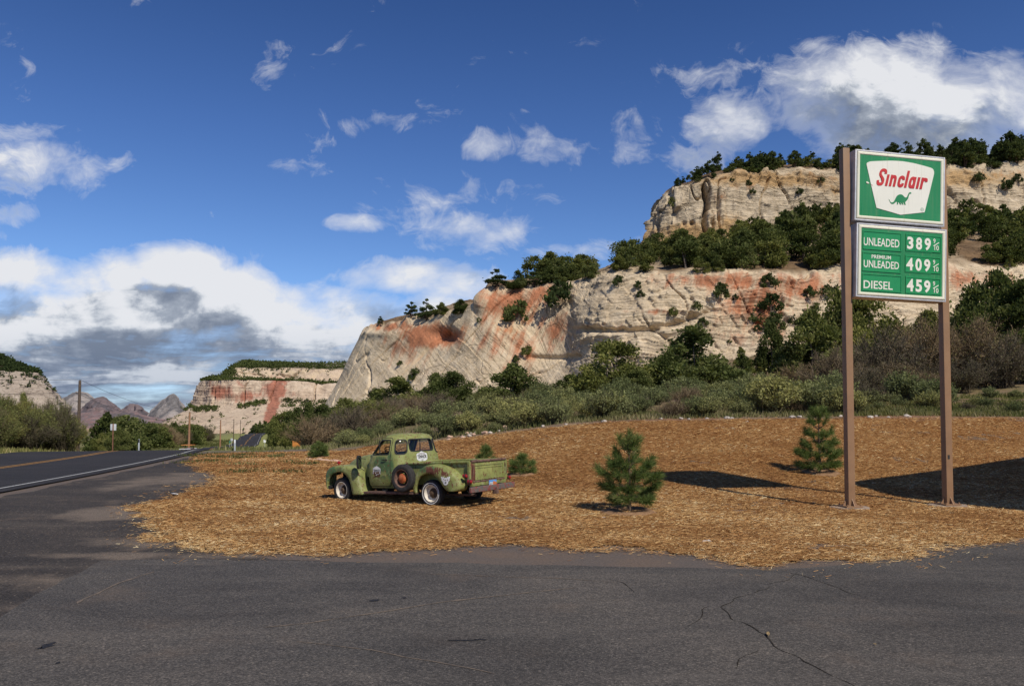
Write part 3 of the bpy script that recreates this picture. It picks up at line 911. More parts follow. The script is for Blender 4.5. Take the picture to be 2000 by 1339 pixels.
G1 = G1 + N1 * (dsp * fade * -np.sign((N1[..., 1:2] * 1).mean()))[..., None] * np.array([1, 1, .35]) if False else G1 + (np.where(N1[..., 1:2] > 0, -N1, N1) * np.array([1, 1, .35])) * (dsp * fade)[..., None]
topn = (1 - fade) * (v1 > 2.5)[:, None]
G1[..., 2] += topn * 1.0 * fbm(x / 9, y / 9, 0, 4, 58)
rimn = np.exp(-((v1 - 3.0) / .12) ** 2)[:, None]
G1[..., 2] += rimn * (1.1 * fbm(x / 5, y / 5, 0, 4, 59))
red = blobs(px1, py1, [(835, 655, 74, 30, 1.05), (770, 638, 70, 14, .75), (775, 675, 44, 30, .62), (800, 690, 60, 34, .45), (1000, 590, 80, 46, .95), (900, 640, 40, 30, .40), (960, 660, 60, 60, .5), (1060, 575, 70, 24, .95), (1085, 640, 55, 60, .62), (1015, 680, 34, 60, .7), (1000, 720, 26, 40, .6), (945, 620, 30, 40, .5),
                       (820, 710, 24, 46, .42), (945, 790, 30, 40, .6), (1040, 735, 60, 40, .34), (1410, 552, 200, 28, .72), (1480, 600, 90, 80, .74), (1560, 560, 80, 40, .8), (1430, 660, 80, 26, .55), (1640, 590, 70, 40, .4), (1180, 640, 70, 12, .35), (1280, 612, 90, 7, .6), (1900, 545, 120, 30, .6), (1500, 720, 60, 40, .45)])
red = red * (1 - .85 * blobs(px1, py1, [(1180, 610, 60, 60, 1)]) * (py1 < 630))
och = blobs(px1, py1, [(900, 650, 30, 40, .5), (1000, 640, 90, 40, .45), (1300, 640, 200, 30, .3), (1440, 620, 140, 60, .4), (1150, 700, 60, 12, .4), (1240, 590, 100, 30, .3), (690, 700, 50, 50, .18)])
soil1 = sm(v1, 3.03, 3.12)[:, None] * np.ones_like(px1) * (.6 + .4 * sm(fbm(x / 12, y / 12, 0, 3, 60), -.5, .2))
M_c1 = rock_mat("pale_cross_bedded_sandstone", ((.39, .30, .19), (.60, .48, .325), (.70, .59, .43)), (.40, .135, .058), (.58, .38, .18), 1.0, soil=(.17, .11, .06), bump=.9, bd=.3, crk=.38, slant=True, ckm=(.54, .68))
cl1 = emit_surface("sandstone_cliff", G1, {'stain': red, 'ochre': och, 'soilmask': soil1, 'bedding': bed1 * 1.1 * (.38 + .62 * lr)}, M_c1)
prop(cl1, 'pale sandstone cliff with orange red iron stains behind the green truck', 'cliff', kind='structure')

# ---- the upper cliff --------------------------------------------------------
c2 = [
    [(1420, 520, 400), (1425, 440, 403), (1430, 365, 406), (1440, 362, 470)],
    [(1310, 515, 345), (1322, 440, 348), (1340, 374, 352), (1400, 368, 450)],
    [(1262, 512, 320), (1276, 440, 322), (1300, 384, 326), (1380, 372, 430)],
    [(1252, 512, 307), (1270, 440, 309), (1294, 381, 313), (1380, 362, 420)],
    [(1280, 512, 299), (1296, 440, 302), (1322, 372, 306), (1400, 355, 420)],
    [(1380, 512, 296), (1378, 430, 299), (1376, 354, 303), (1420, 345, 420)],
    [(1480, 505, 298), (1480, 415, 302), (1480, 340, 306), (1500, 330, 420)],
    [(1640, 500, 301), (1640, 405, 305), (1640, 336, 309), (1650, 322, 420)],
    [(1850, 495, 305), (1850, 400, 309), (1850, 331, 314), (1860, 315, 425)],
    [(2000, 490, 309), (2000, 395, 313), (2000, 325, 318), (2010, 310, 430)],
    [(2200, 490, 318), (2200, 395, 322), (2200, 322, 328), (2200, 305, 440)],
    [(2500, 490, 335), (2500, 395, 339), (2500, 320, 346), (2500, 305, 460)],
    [(3200, 490, 380), (3200, 400, 384), (3200, 330, 392), (3200, 315, 520)],
    [(4200, 500, 430), (4200, 415, 434), (4200, 350, 444), (4200, 335, 580)],
]
G2, v2 = loft_surface(c2, 930, [70, 70, 30], 6)
N2 = normals(G2); N2 = np.where(N2[..., 1:2] > 0, -N2, N2)
px2, py2 = proj(G2)
x, y, z = G2[..., 0], G2[..., 1], G2[..., 2]
bed2 = z + 2.0 * fbm(x / 20, y / 20, z / 16, 3, 61)
dsp = 1.3 * fbm(x / 14, y / 14, z / 26, 5, 62) + .45 * fbm(x / 4, y / 4, z / 4, 4, 63)
a2 = .35 + .65 * sm(fbm(x / 22, y / 22, z / 9, 3, 67), -.3, .5)
dsp = dsp + a2 * (1.1 * terrace(bed2 / 7, 3) + .5 * terrace(bed2 / 2.4, 3) + .25 * terrace(bed2 / .9, 3))
blk2 = np.abs(vn(x / 5, y / 5, np.floor(bed2 / 7) * 3.1, 68)); dsp = dsp + 1.1 * (blk2 > .3) * a2
j1 = np.abs(fbm(x / 13, y / 13, z / 60, 3, 64)); dsp = dsp - 2.6 * np.exp(-(j1 / .05) ** 2)
cleft = 1377 + 4 * np.sin(py2 / 12.0)
dsp = dsp - 7.0 * np.exp(-((px2 - cleft) / 4.5) ** 2) * sm(py2, 350, 370)
dsp = dsp - 3.0 * np.exp(-((px2 - 1310 - .25 * (py2 - 390)) / 5) ** 2) * sm(py2, 440, 390)
dsp = dsp - 2.5 * blobs(px2, py2, [(1335, 437, 5, 5, 1), (1351, 437, 4, 4, 1), (1388, 437, 4, 5, .9), (1600, 365, 20, 12, .6), (1880, 400, 20, 20, .6)])
fade = sm(v2, .3, 1.0)[:, None] * (1 - sm(v2, 2.92, 3.2))[:, None]
G2 = G2 + N2 * np.array([1, 1, .3]) * (dsp * fade)[..., None]
G2[..., 2] += np.exp(-((v2 - 3.0) / .12) ** 2)[:, None] * 1.6 * fbm(x / 6, y / 6, 0, 4, 65)
och2 = np.maximum(.72 * sm(py2, 400, 470), blobs(px2, py2, [(1500, 352, 220, 20, .8), (1340, 460, 60, 30, 1.0), (1800, 350, 250, 26, .85), (1640, 370, 80, 20, .6), (1420, 440, 60, 30, .7)]))
red2 = blobs(px2, py2, [(1400, 385, 26, 12, .5), (1460, 365, 50, 14, .42), (1600, 345, 70, 14, .4), (1950, 345, 80, 20, .3), (1390, 425, 14, 18, .5)])
soil2 = sm(v2, 3.03, 3.15)[:, None] * np.ones_like(px2)
M_c2 = rock_mat("buff_banded_sandstone", ((.31, .24, .16), (.53, .43, .295), (.64, .54, .40)), (.40, .19, .085), (.48, .29, .115), 1.15, soil=(.17, .11, .06), bump=.95, bd=.35, crk=.40)
cl2 = emit_surface("sandstone_butte", G2, {'stain': red2, 'ochre': och2, 'soilmask': soil2, 'bedding': bed2 * 1.1}, M_c2)
prop(cl2, 'buff sandstone cliff crowned with pines rising behind the wooded bench', 'cliff', kind='structure')

# ---- the mesa down the valley -----------------------------------------------
c3 = [
    [(520, 838, 1150), (520, 790, 1180), (520, 745, 1190), (520, 738, 1200), (520, 722, 1210), (520, 712, 1240), (520, 712, 1300)],
    [(380, 836, 1010), (400, 793, 1040), (420, 747, 1050), (455, 738, 1080), (468, 722, 1090), (475, 713, 1110), (490, 711, 1160)],
    [(322, 834, 900), (374, 793, 940), (397, 745, 955), (428, 738, 985), (455, 721, 1000), (466, 713, 1020), (480, 709, 1080)],
    [(305, 835, 840), (378, 794, 900), (400, 743, 915), (438, 737, 945), (460, 718, 965), (474, 711, 985), (486, 708, 1060)],
    [(360, 838, 800), (410, 794, 880), (418, 742, 895), (450, 738, 930), (475, 718, 948), (490, 712, 965), (500, 708, 1050)],
    [(450, 839, 780), (460, 790, 868), (460, 742, 884), (490, 741, 925), (505, 718, 944), (515, 712, 960), (520, 708, 1050)],
    [(520, 840, 775), (520, 783, 868), (522, 743, 884), (535, 742, 925), (545, 718, 944), (548, 712, 960), (550, 708, 1050)],
    [(600, 840, 775), (600, 786, 870), (600, 746, 886), (600, 744, 927), (600, 720, 946), (600, 714, 962), (600, 708, 1050)],
    [(690, 840, 778), (690, 780, 872), (690, 750, 888), (690, 746, 930), (690, 722, 950), (690, 715, 966), (690, 709, 1055)],
    [(820, 840, 800), (820, 780, 890), (820, 750, 905), (820, 746, 950), (820, 722, 970), (820, 715, 985), (820, 710, 1070)],
]
G3, v3 = loft_surface(c3, 520, [34, 50, 14, 26, 12, 14], 12)
N3 = normals(G3); N3 = np.where(N3[..., 1:2] > 0, -N3, N3)
px3, py3 = proj(G3); x, y, z = G3[..., 0], G3[..., 1], G3[..., 2]
bed3 = z / 3 + 1.5 * fbm(x / 90, y / 90, z / 50, 3, 71)
wall = (sm(v3, 1.8, 2.1) * (1 - sm(v3, 2.85, 3.1)) + sm(v3, 3.9, 4.1) * (1 - sm(v3, 4.9, 5.1)))[:, None]
dsp = wall * (4.5 * fbm(x / 50, y / 50, z / 120, 5, 72) + 1.2 * terrace(z / 9 + fbm(x / 80, y / 80, 0, 2, 73), 3) + .6 * terrace(z / 3.3, 3) + 1.6 * fbm(x / 12, y / 12, z / 30, 4, 74))
dsp = dsp - wall * 7 * np.exp(-(np.abs(fbm(x / 40, y / 40, z / 200, 3, 75)) / .05) ** 2)
dsp = dsp + (1 - wall) * 3 * fbm(x / 40, y / 40, z / 40, 4, 76)
G3 = G3 + N3 * np.array([1, 1, .5]) * dsp[..., None]
chute = np.exp(-((px3 - (537 - .27 * (py3 - 780))) / (13 + .0 * py3)) ** 4) * (py3 > 738) * (py3 < 826)
alc = blobs(px3, py3, [(538, 762, 28, 26, 1.3), (428, 764, 36, 18, .8), (480, 772, 60, 16, .7), (575, 772, 26, 8, .5), (470, 752, 14, 14, .55), (500, 785, 50, 10, .6), (410, 750, 12, 14, .5)])
red3 = np.maximum(alc, .95 * chute)
och3 = np.maximum(.45 * sm(v3, 4.0, 4.2)[:, None] * np.ones_like(px3), .35 * (1 - sm(v3, 1.7, 2.0))[:, None] * np.ones_like(px3))
M_c3 = rock_mat("far_pink_white_sandstone", ((.34, .25, .18), (.52, .41, .30), (.62, .52, .40)), (.34, .12, .075), (.58, .44, .26), 3.2, soil=(.10, .095, .06), bump=.4)
woods3 = np.clip(sm(v3, 2.97, 3.1) * (1 - sm(v3, 3.85, 4.0)) * .5 + sm(v3, 5.0, 5.15), 0, 1)[:, None] * np.ones_like(px3) * .8
cl3 = emit_surface("sandstone_mesa", G3, {'stain': red3, 'ochre': och3, 'soilmask': woods3, 'bedding': bed3}, M_c3)
prop(cl3, 'two tier pink and white sandstone mesa with a red chute beyond the road', 'mesa', kind='structure')

# ---- the hill at the edge of the valley on the other side of the road ----------
c4 = [
    [(-1900, 812, 560), (-1900, 730, 620), (-1900, 700, 700), (-1900, 700, 760)],
    [(-420, 815, 560), (-420, 712, 620), (-420, 680, 700), (-420, 680, 760)],
    [(-150, 815, 560), (-150, 716, 615), (-150, 686, 690), (-150, 690, 760)],
    [(-30, 815, 562), (-30, 720, 606), (-30, 690, 670), (-30, 695, 760)],
    [(20, 816, 566), (14, 722, 604), (8, 701, 655), (0, 702, 760)],
    [(70, 817, 572), (45, 724, 608), (34, 712, 650), (20, 712, 760)],
    [(122, 818, 585), (72, 728, 616), (58, 722, 652), (30, 720, 770)],
    [(135, 818, 625), (76, 733, 645), (62, 726, 680), (30, 724, 780)],
    [(118, 818, 690), (66, 735, 700), (52, 728, 720), (20, 726, 790)],
    [(60, 818, 780), (40, 735, 790), (30, 730, 800), (0, 728, 820)],
]
G4, v4 = loft_surface(c4, 340, [70, 24, 10], 10)
N4 = normals(G4); N4 = np.where(N4[..., 1:2] > 0, -N4, N4)
px4, py4 = proj(G4); x, y, z = G4[..., 0], G4[..., 1], G4[..., 2]
bed4 = z / 2.2 + .35 * fbm(x / 60, y / 60, z / 60, 3, 81)
wall = (1 - sm(v4, 1.9, 2.2))[:, None]
dsp = wall * (3 * fbm(x / 40, y / 40, z / 30, 4, 82) + 1.6 * terrace(bed4 / 2.2, 3) + .9 * terrace(bed4 / .9, 3)) + (1 - wall) * 3 * fbm(x / 20, y / 20, z / 20, 4, 83)
dsp = dsp - wall * 3 * np.exp(-(np.abs(fbm((x + .9 * z) / 35, y / 35, z / 200, 3, 84)) / .06) ** 2)
G4 = G4 + N4 * np.array([1, 1, .5]) * dsp[..., None]
soil4 = sm(v4, 1.95, 2.15)[:, None] * np.ones_like(px4)
M_c4 = rock_mat("far_grey_slickrock", ((.22, .175, .135), (.36, .30, .24), (.44, .38, .31)), (.34, .18, .11), (.42, .32, .20), 2.4, soil=(.12, .10, .06), bump=.5)
cl4 = emit_surface("slickrock_hill", G4, {'stain': blobs(px4, py4, [(60, 735, 40, 14, .35), (10, 702, 10, 6, .6)]), 'ochre': .2 + 0 * px4, 'soilmask': soil4, 'bedding': bed4 * 1.2}, M_c4)
prop(cl4, 'grey banded slickrock hill with wooded top across the highway', 'hill', kind='structure')


# ---- far peaks ------------------------------------------------------------------
def peak(name, sil, Y, base, m_, label, depth=.16, seed=0, stain=None, rough=1.0):
    S = np.array(sil, float)
    n_ = len(S)
    cols = []
    for (px, py) in sil:
        h = base - py
        cols.append([(px + .0, base, Y * (1 - depth * max(.25, h / 50))), (px, base - h * .55, Y * (1 - depth * .42 * max(.25, h / 50))), (px, py, Y), (px, base, Y * (1 + depth * max(.25, h / 50)))])
    G, v = loft_surface(cols, 240, [40, 60, 14], 60)
    N_ = normals(G); N_ = np.where(N_[..., 1:2] > 0, -N_, N_)
    px_, py_ = proj(G); x, y, z = G[..., 0], G[..., 1], G[..., 2]
    k = Y / 1000.0
    rdg = 1 - np.abs(fbm(x / (60 * k), y / (60 * k), z / (160 * k), 4, seed)) * 2
    dsp = rough * (8 * k * (rdg - .4) + 3.2 * k * fbm(x / (10 * k), y / (10 * k), z / (6 * k), 5, seed + 5, .55) + 1.2 * k * terrace(z / (5 * k), 3))
    G = G + N_ * np.array([1, 1, .25]) * (dsp * sm(v, .4, 1.3)[:, None])[..., None]
    bed = z / (3 * k)
    st = stain(px_, py_) if stain else 0 * px_
    sl_ = np.clip(sm(fbm(x / (25 * k), y / (25 * k), z / (25 * k), 4, seed + 8), -.1, .4) * .5 + .35 * sm(v, 1.8, 2.0)[:, None], 0, 1)
    o = emit_surface(name, G, {'stain': st, 'ochre': .1 + 0 * px_, 'soilmask': sl_, 'bedding': bed}, m_)
    prop(o, label, 'peak', kind='structure')
    return o


M_pk = rock_mat("far_white_rock", ((.31, .265, .235), (.43, .375, .33), (.54, .48, .42)), (.24, .10, .08), (.40, .30, .20), 7, soil=(.13, .125, .125), bump=.7)
M_pk2 = rock_mat("far_cloud_shaded_rock", ((.17, .125, .125), (.25, .185, .175), (.33, .25, .235)), (.30, .14, .115), (.34, .25, .18), 7, soil=(.11, .10, .105), bump=.7)  # cloud shade and haze put into the rock's purple tone
lowred = lambda a, b: lambda px, py: .95 * sm(py, a, b)
peak("white_dome_peak", [(60, 822), (100, 800), (118, 781), (133, 771), (148, 766), (166, 768), (180, 777), (192, 786), (215, 800), (240, 820)], 3600, 846, M_pk, 'cream domed peak on the far skyline behind the wooden utility pole', rough=.5, seed=91, stain=lambda a, b: .5 * sm(b, 785, 805))
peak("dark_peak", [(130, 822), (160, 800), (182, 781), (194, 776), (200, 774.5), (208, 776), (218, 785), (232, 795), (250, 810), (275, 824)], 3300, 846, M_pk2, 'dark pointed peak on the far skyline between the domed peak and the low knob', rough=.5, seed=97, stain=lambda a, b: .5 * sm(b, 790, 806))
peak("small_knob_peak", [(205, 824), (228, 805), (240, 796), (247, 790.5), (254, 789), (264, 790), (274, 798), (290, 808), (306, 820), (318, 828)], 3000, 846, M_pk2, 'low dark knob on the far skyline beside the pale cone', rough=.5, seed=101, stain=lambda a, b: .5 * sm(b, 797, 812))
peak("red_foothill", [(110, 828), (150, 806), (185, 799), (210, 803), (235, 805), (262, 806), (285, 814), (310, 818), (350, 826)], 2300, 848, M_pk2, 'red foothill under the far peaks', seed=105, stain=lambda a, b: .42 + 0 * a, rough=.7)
peak("pale_cone_peak", [(280, 826), (293, 806), (308, 790), (322, 778), (333, 770.5), (340, 769), (346, 772), (354, 784), (362, 797), (376, 812), (395, 828)], 2600, 848, M_pk, 'pale cone shaped peak standing alone between the foothills and the mesa', depth=.10, seed=109, stain=lambda a, b: .6 * sm(b, 795, 830), rough=.25)

# ================================================================== VEGETATION
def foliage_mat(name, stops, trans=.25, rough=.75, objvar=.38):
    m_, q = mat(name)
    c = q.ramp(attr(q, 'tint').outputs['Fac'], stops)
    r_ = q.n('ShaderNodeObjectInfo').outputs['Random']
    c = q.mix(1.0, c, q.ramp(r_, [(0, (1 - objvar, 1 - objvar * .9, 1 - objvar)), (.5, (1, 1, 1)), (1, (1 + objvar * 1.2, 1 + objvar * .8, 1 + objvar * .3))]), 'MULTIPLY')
    d = q.n('ShaderNodeBsdfDiffuse', {0: c, 1: .5})
    t = q.n('ShaderNodeBsdfTranslucent', {0: q.mix(1.0, c, (1.2, 1.25, .6, 1), 'MULTIPLY')})
    s_ = q.n('ShaderNodeMixShader', {0: trans, 1: d.outputs[0], 2: t.outputs[0]})
    q.n('ShaderNodeOutputMaterial', {0: s_.outputs[0]})
    return m_


M_jun = foliage_mat("juniper_foliage", [(0, (.036, .046, .016)), (.45, (.100, .122, .040)), (.8, (.175, .195, .068)), (1, (.24, .24, .10))])
M_pin = foliage_mat("pinyon_foliage", [(0, (.028, .042, .018)), (.5, (.074, .098, .038)), (1, (.14, .165, .06))])
M_sage = foliage_mat("sagebrush_foliage", [(0, (.060, .053, .048)), (.35, (.135, .128, .085)), (.7, (.180, .200, .084)), (1, (.285, .30, .135))], .2)
M_twig = foliage_mat("bare_twigs", [(0, (.060, .046, .036)), (.5, (.165, .130, .092)), (.85, (.235, .195, .135)), (1, (.19, .19, .075))], .1)
M_will = foliage_mat("willow_foliage", [(0, (.065, .056, .034)), (.4, (.130, .115, .056)), (.75, (.180, .185, .066)), (1, (.23, .25, .09))], .25)
M_needle = foliage_mat("pine_needles", [(0, (.045, .072, .020)), (.5, (.135, .185, .056)), (.85, (.26, .31, .11)), (1, (.36, .31, .14))], .3, objvar=.1)
M_grass = foliage_mat("grass_blades", [(0, (.075, .088, .032)), (.5, (.165, .175, .068)), (.8, (.30, .27, .135)), (1, (.42, .35, .21))], .3)
M_bark, q = mat("grey_bark")
n = q.noise(q.vm('MULTIPLY', opos(q), (14, 14, 2)), 1.0, 5, .7)
finish(q, q.ramp(n, [(.3, (.075, .058, .045)), (.7, (.23, .19, .155))]), .95, n, .8, .03)
M_bark2, q = mat("brown_bark")
n = q.noise(q.vm('MULTIPLY', opos(q), (18, 18, 4)), 1.0, 5, .7)
finish(q, q.ramp(n, [(.3, (.05, .033, .024)), (.7, (.16, .11, .075))]), .95, n, .8, .02)


def unit(a): return a / (np.linalg.norm(a, axis=-1, keepdims=True) + 1e-9)


def cards(c, d, L, W, rng, flatten=0.0):
    """a quad per leaf: centre c, long axis d"""
    N = len(c)
    r_ = unit(rng.normal(size=(N, 3)))
    e = unit(np.cross(d, r_))
    dl = d * (L / 2)[:, None]; ew = e * (W / 2)[:, None]
    V = np.stack([c - dl - ew * .7, c + dl * .2 - ew * 1.0, c + dl, c - dl * .1 + ew * 1.0], 1)
    return V.reshape(-1, 3), np.arange(4 * N).reshape(-1, 4)


def crown_mesh(name, rng, h, w, nclump, nleaf, lsize, shape, t0=.06, crad=.2, tall=1.0):
    cs = []; rs = []
    for i in range(nclump):
        t = t0 + (1 - t0) * rng.random() ** 1.25
        R = w / 2 * shape(t)
        a = rng.uniform(0, 2 * math.pi); rr = R * rng.uniform(.25, .95) ** .6
        cs.append((rr * math.cos(a), rr * math.sin(a), t * h * .93)); rs.append(w * crad * rng.uniform(.6, 1.25) * (.55 + .6 * shape(t)))
    cs.append((rng.normal() * .05 * w, 0, h * .93)); rs.append(w * crad * .5)
    cs = np.array(cs); rs = np.array(rs)
    pr = rs ** 2; pr /= pr.sum()
    k = rng.choice(len(cs), nleaf, p=pr)
    d = unit(rng.normal(size=(nleaf, 3)))
    d[:, 2] = np.where(rng.random(nleaf) < .7, np.abs(d[:, 2]), d[:, 2])
    rad = rs[k] * rng.random(nleaf) ** .34 * (1 + .35 * rng.normal(size=nleaf) * (rng.random(nleaf) < .3))
    c = cs[k] + d * rad[:, None] * np.array([1, 1, tall])
    c[:, 2] = np.maximum(c[:, 2], .03 * h)
    ld = unit(d * .6 + np.array([0, 0, .55]) + rng.normal(size=(nleaf, 3)) * .55)
    L = lsize * rng.uniform(.6, 1.5, nleaf); W = L * rng.uniform(.45, .8, nleaf)
    V, Fq = cards(c, ld, L, W, rng)
    ct = rng.normal(.45, .17, len(cs))
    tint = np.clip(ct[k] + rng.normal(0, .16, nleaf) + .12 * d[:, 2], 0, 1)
    return V, Fq, np.repeat(tint, 4), cs, rs


def trunk_mb(rng, h, cs, nstem, r0, lean=.12, base=.0):
    mb = MB()
    idx = rng.choice(len(cs), min(nstem, len(cs)), replace=False)
    for i, j in enumerate(idx):
        tgt = Vector(cs[j]); b = Vector((rng.normal() * r0 * .7, rng.normal() * r0 * .7, -.25))
        m1 = b.lerp(tgt, .4) + Vector((rng.normal(), rng.normal(), 0)) * lean * h * .2
        m1.z = max(m1.z, tgt.z * .45)
        path = [b, b.lerp(m1, .5), m1, m1.lerp(tgt, .55) + Vector((rng.normal(), rng.normal(), rng.normal())) * .03 * h, tgt]
        k = 1.0 if i == 0 else .62
        mb.tube(path, [r0 * k * 1.15, r0 * k * .9, r0 * k * .62, r0 * k * .36, r0 * k * .12], 6)
    return mb


SHJ = lambda t: (math.sin(math.pi * min(1, (t * .80 + .20))) ** .55)                  # round juniper
SHC = lambda t: max(.06, (1 - t) ** .75 * 1.05) if t > .15 else .75 + t               # conical
SHP = lambda t: max(.05, math.sin(math.pi * min(1, t * .72 + .28)) ** .8)              # open pinyon
SHB = lambda t: math.sqrt(max(0, 1 - (t * .95) ** 2))                                  # low dome


class Proto:
    """crown + trunk meshes of one kind of tree, 1 m reference scale kept"""
    def __init__(s, kind, crown, trunk, h, w, mats, joined=False):
        s.kind = kind; s.crown = crown; s.trunk = trunk; s.h = h; s.w = w; s.mats = mats; s.joined = joined


def make_tree(kind, seed, h, w, nclump, nleaf, lsize, shape, fmat, bark, nstem, r0, t0=.06, crad=.2, tall=1.0, joined=False):
    rng = np.random.default_rng(seed)
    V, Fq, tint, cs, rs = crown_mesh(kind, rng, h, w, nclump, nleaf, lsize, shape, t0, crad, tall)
    mb = trunk_mb(rng, h, cs, nstem, r0)
    if joined:
        tv = np.array(mb.v); tf = np.array([f for f in mb.f if len(f) == 4])
        o_ = len(V)
        me = npmesh(kind, np.concatenate([V, tv]), np.concatenate([Fq, tf + o_]), {'tint': np.concatenate([tint, np.full(len(tv), .3)])}, False, np.concatenate([np.zeros(len(Fq)), np.ones(len(tf))]))
        me.materials.append(fmat); me.materials.append(bark)
        return Proto(kind, me, None, h, w, None, True)
    cm = npmesh("crown", V, Fq, {'tint': tint}); cm.materials.append(fmat)
    tm = bpy.data.meshes.new("trunk"); tm.from_pydata(mb.v, [], mb.f); tm.materials.append(bark)
    tm.polygons.foreach_set('use_smooth', np.ones(len(tm.polygons), bool)); tm.update()
    return Proto(kind, cm, tm, h, w, None)


def plant(pr, loc, h=None, w=None, rz=None, label=None, cat='tree', group=None, name=None):
    """stand one individual of a kind on its spot"""
    sz = (h / pr.h) if h else 1.0; sx = (w / pr.w) if w else sz
    rz = random.uniform(0, 2 * math.pi) if rz is None else rz
    if pr.joined or pr.trunk is None:
        o = bpy.data.objects.new(name or pr.kind, pr.crown); COL.objects.link(o)
    else:
        o = bpy.data.objects.new(name or pr.kind, None); COL.objects.link(o); o.empty_display_size = .2
        for nm, me in (('crown', pr.crown), ('trunk', pr.trunk)):
            c = bpy.data.objects.new(nm, me); COL.objects.link(c); c.parent = o
    o.location = tuple(loc); o.rotation_euler = (0, 0, rz); o.scale = (sx, sx, sz)
    prop(o, label, cat, group)
    return o


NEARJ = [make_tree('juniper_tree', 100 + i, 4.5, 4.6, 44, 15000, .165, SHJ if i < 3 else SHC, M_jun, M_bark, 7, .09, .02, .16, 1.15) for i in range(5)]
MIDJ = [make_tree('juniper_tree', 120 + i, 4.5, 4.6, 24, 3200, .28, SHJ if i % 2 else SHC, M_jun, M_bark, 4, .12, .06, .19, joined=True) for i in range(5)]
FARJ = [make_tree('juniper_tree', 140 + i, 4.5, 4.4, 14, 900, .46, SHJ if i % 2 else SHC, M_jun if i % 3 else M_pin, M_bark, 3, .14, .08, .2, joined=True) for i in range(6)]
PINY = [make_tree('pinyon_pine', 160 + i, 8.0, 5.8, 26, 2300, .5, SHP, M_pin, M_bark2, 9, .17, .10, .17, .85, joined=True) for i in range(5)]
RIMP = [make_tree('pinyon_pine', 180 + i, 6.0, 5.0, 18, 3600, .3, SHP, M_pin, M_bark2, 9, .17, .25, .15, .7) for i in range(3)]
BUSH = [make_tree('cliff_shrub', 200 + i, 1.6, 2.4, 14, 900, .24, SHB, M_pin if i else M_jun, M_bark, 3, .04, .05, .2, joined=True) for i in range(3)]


def twiggy(kind, seed, h, w, nstem, ntwig, fmat, leaf=.0, tw=.022, tl=.55, up=.5, lsize=.10):
    """many stemmed shrub: arching stems, fine twigs, sparse small leaves"""
    rng = np.random.default_rng(seed)
    base = np.stack([rng.normal(0, w * .10, nstem), rng.normal(0, w * .10, nstem), np.full(nstem, -.1)], -1)
    a = rng.uniform(0, 2 * math.pi, nstem); rr = w / 2 * rng.random(nstem) ** .55
    hh = h * (rng.uniform(.55, 1.0, nstem)) * np.sqrt(np.clip(1 - (rr / (w / 2) * .86) ** 2, .12, 1))
    tip = np.stack([rr * np.cos(a), rr * np.sin(a), hh], -1)
    midp = base * .55 + tip * .45; midp[:, 2] = hh * (.62); midp[:, :2] *= .8
    Vs = []; Fs = []; ti = []; o_ = 0
    def add(V, t):
        nonlocal o_
        Vs.append(V); n_ = len(V) // 4; Fs.append(np.arange(4 * n_).reshape(-1, 4) + o_); o_ += 4 * n_; ti.append(np.repeat(t, 4))
    def bez(t): t = t[..., None]; return (1 - t) ** 2 * base[:, None] + 2 * (1 - t) * t * midp[:, None] + t * t * tip[:, None]
    ts = np.linspace(0, 1, 6); Pp = bez(np.broadcast_to(ts, (nstem, 6)))
    for i in range(5):
        p0, p1 = Pp[:, i], Pp[:, i + 1]
        e = unit(np.cross(p1 - p0, rng.normal(size=p0.shape))) * (tw * (1.6 - .22 * i))
        e2 = unit(np.cross(p1 - p0, e)) * (tw * (1.6 - .22 * i))
        add(np.stack([p0 - e, p0 + e, p1 + e * .8, p1 - e * .8], 1).reshape(-1, 3), np.clip(rng.normal(.32, .15, nstem), 0, .8))
        add(np.stack([p0 - e2, p0 + e2, p1 + e2 * .8, p1 - e2 * .8], 1).reshape(-1, 3), np.clip(rng.normal(.32, .15, nstem), 0, .8))
    k = rng.integers(0, nstem, ntwig); t = rng.uniform(.35, 1.0, ntwig)
    p0 = ((1 - t) ** 2)[:, None] * base[k] + (2 * (1 - t) * t)[:, None] * midp[k] + (t * t)[:, None] * tip[k]
    d = unit(unit(tip[k] - base[k]) * .7 + rng.normal(size=(ntwig, 3)) * .6 + np.array([0, 0, up]))
    Lt = tl * rng.uniform(.4, 1.2, ntwig)
    p1 = p0 + d * Lt[:, None]; p1[:, 2] = np.maximum(p1[:, 2], .05)
    e = unit(np.cross(d, rng.normal(size=(ntwig, 3)))) * (tw * .55)
    add(np.stack([p0 - e, p0 + e, p1 + e * .4, p1 - e * .4], 1).reshape(-1, 3), np.clip(rng.normal(.5, .18, ntwig), 0, .88))
    if leaf:
        nl = int(ntwig * leaf); k2 = rng.integers(0, ntwig, nl); u = rng.uniform(.3, 1.05, nl)[:, None]
        c = p0[k2] * (1 - u) + p1[k2] * u + rng.normal(0, .03, (nl, 3))
        V, _ = cards(c, unit(rng.normal(size=(nl, 3)) + np.array([0, 0, .4])), lsize * rng.uniform(.6, 1.4, nl), lsize * .5 * rng.uniform(.6, 1.3, nl), rng)
        add(V, np.clip(rng.normal(.86, .12, nl), .3, 1))
    me = npmesh(kind, np.concatenate(Vs), np.concatenate(Fs), {'tint': np.concatenate(ti)})
    me.materials.append(fmat)
    return Proto(kind, me, None, h, w, None)


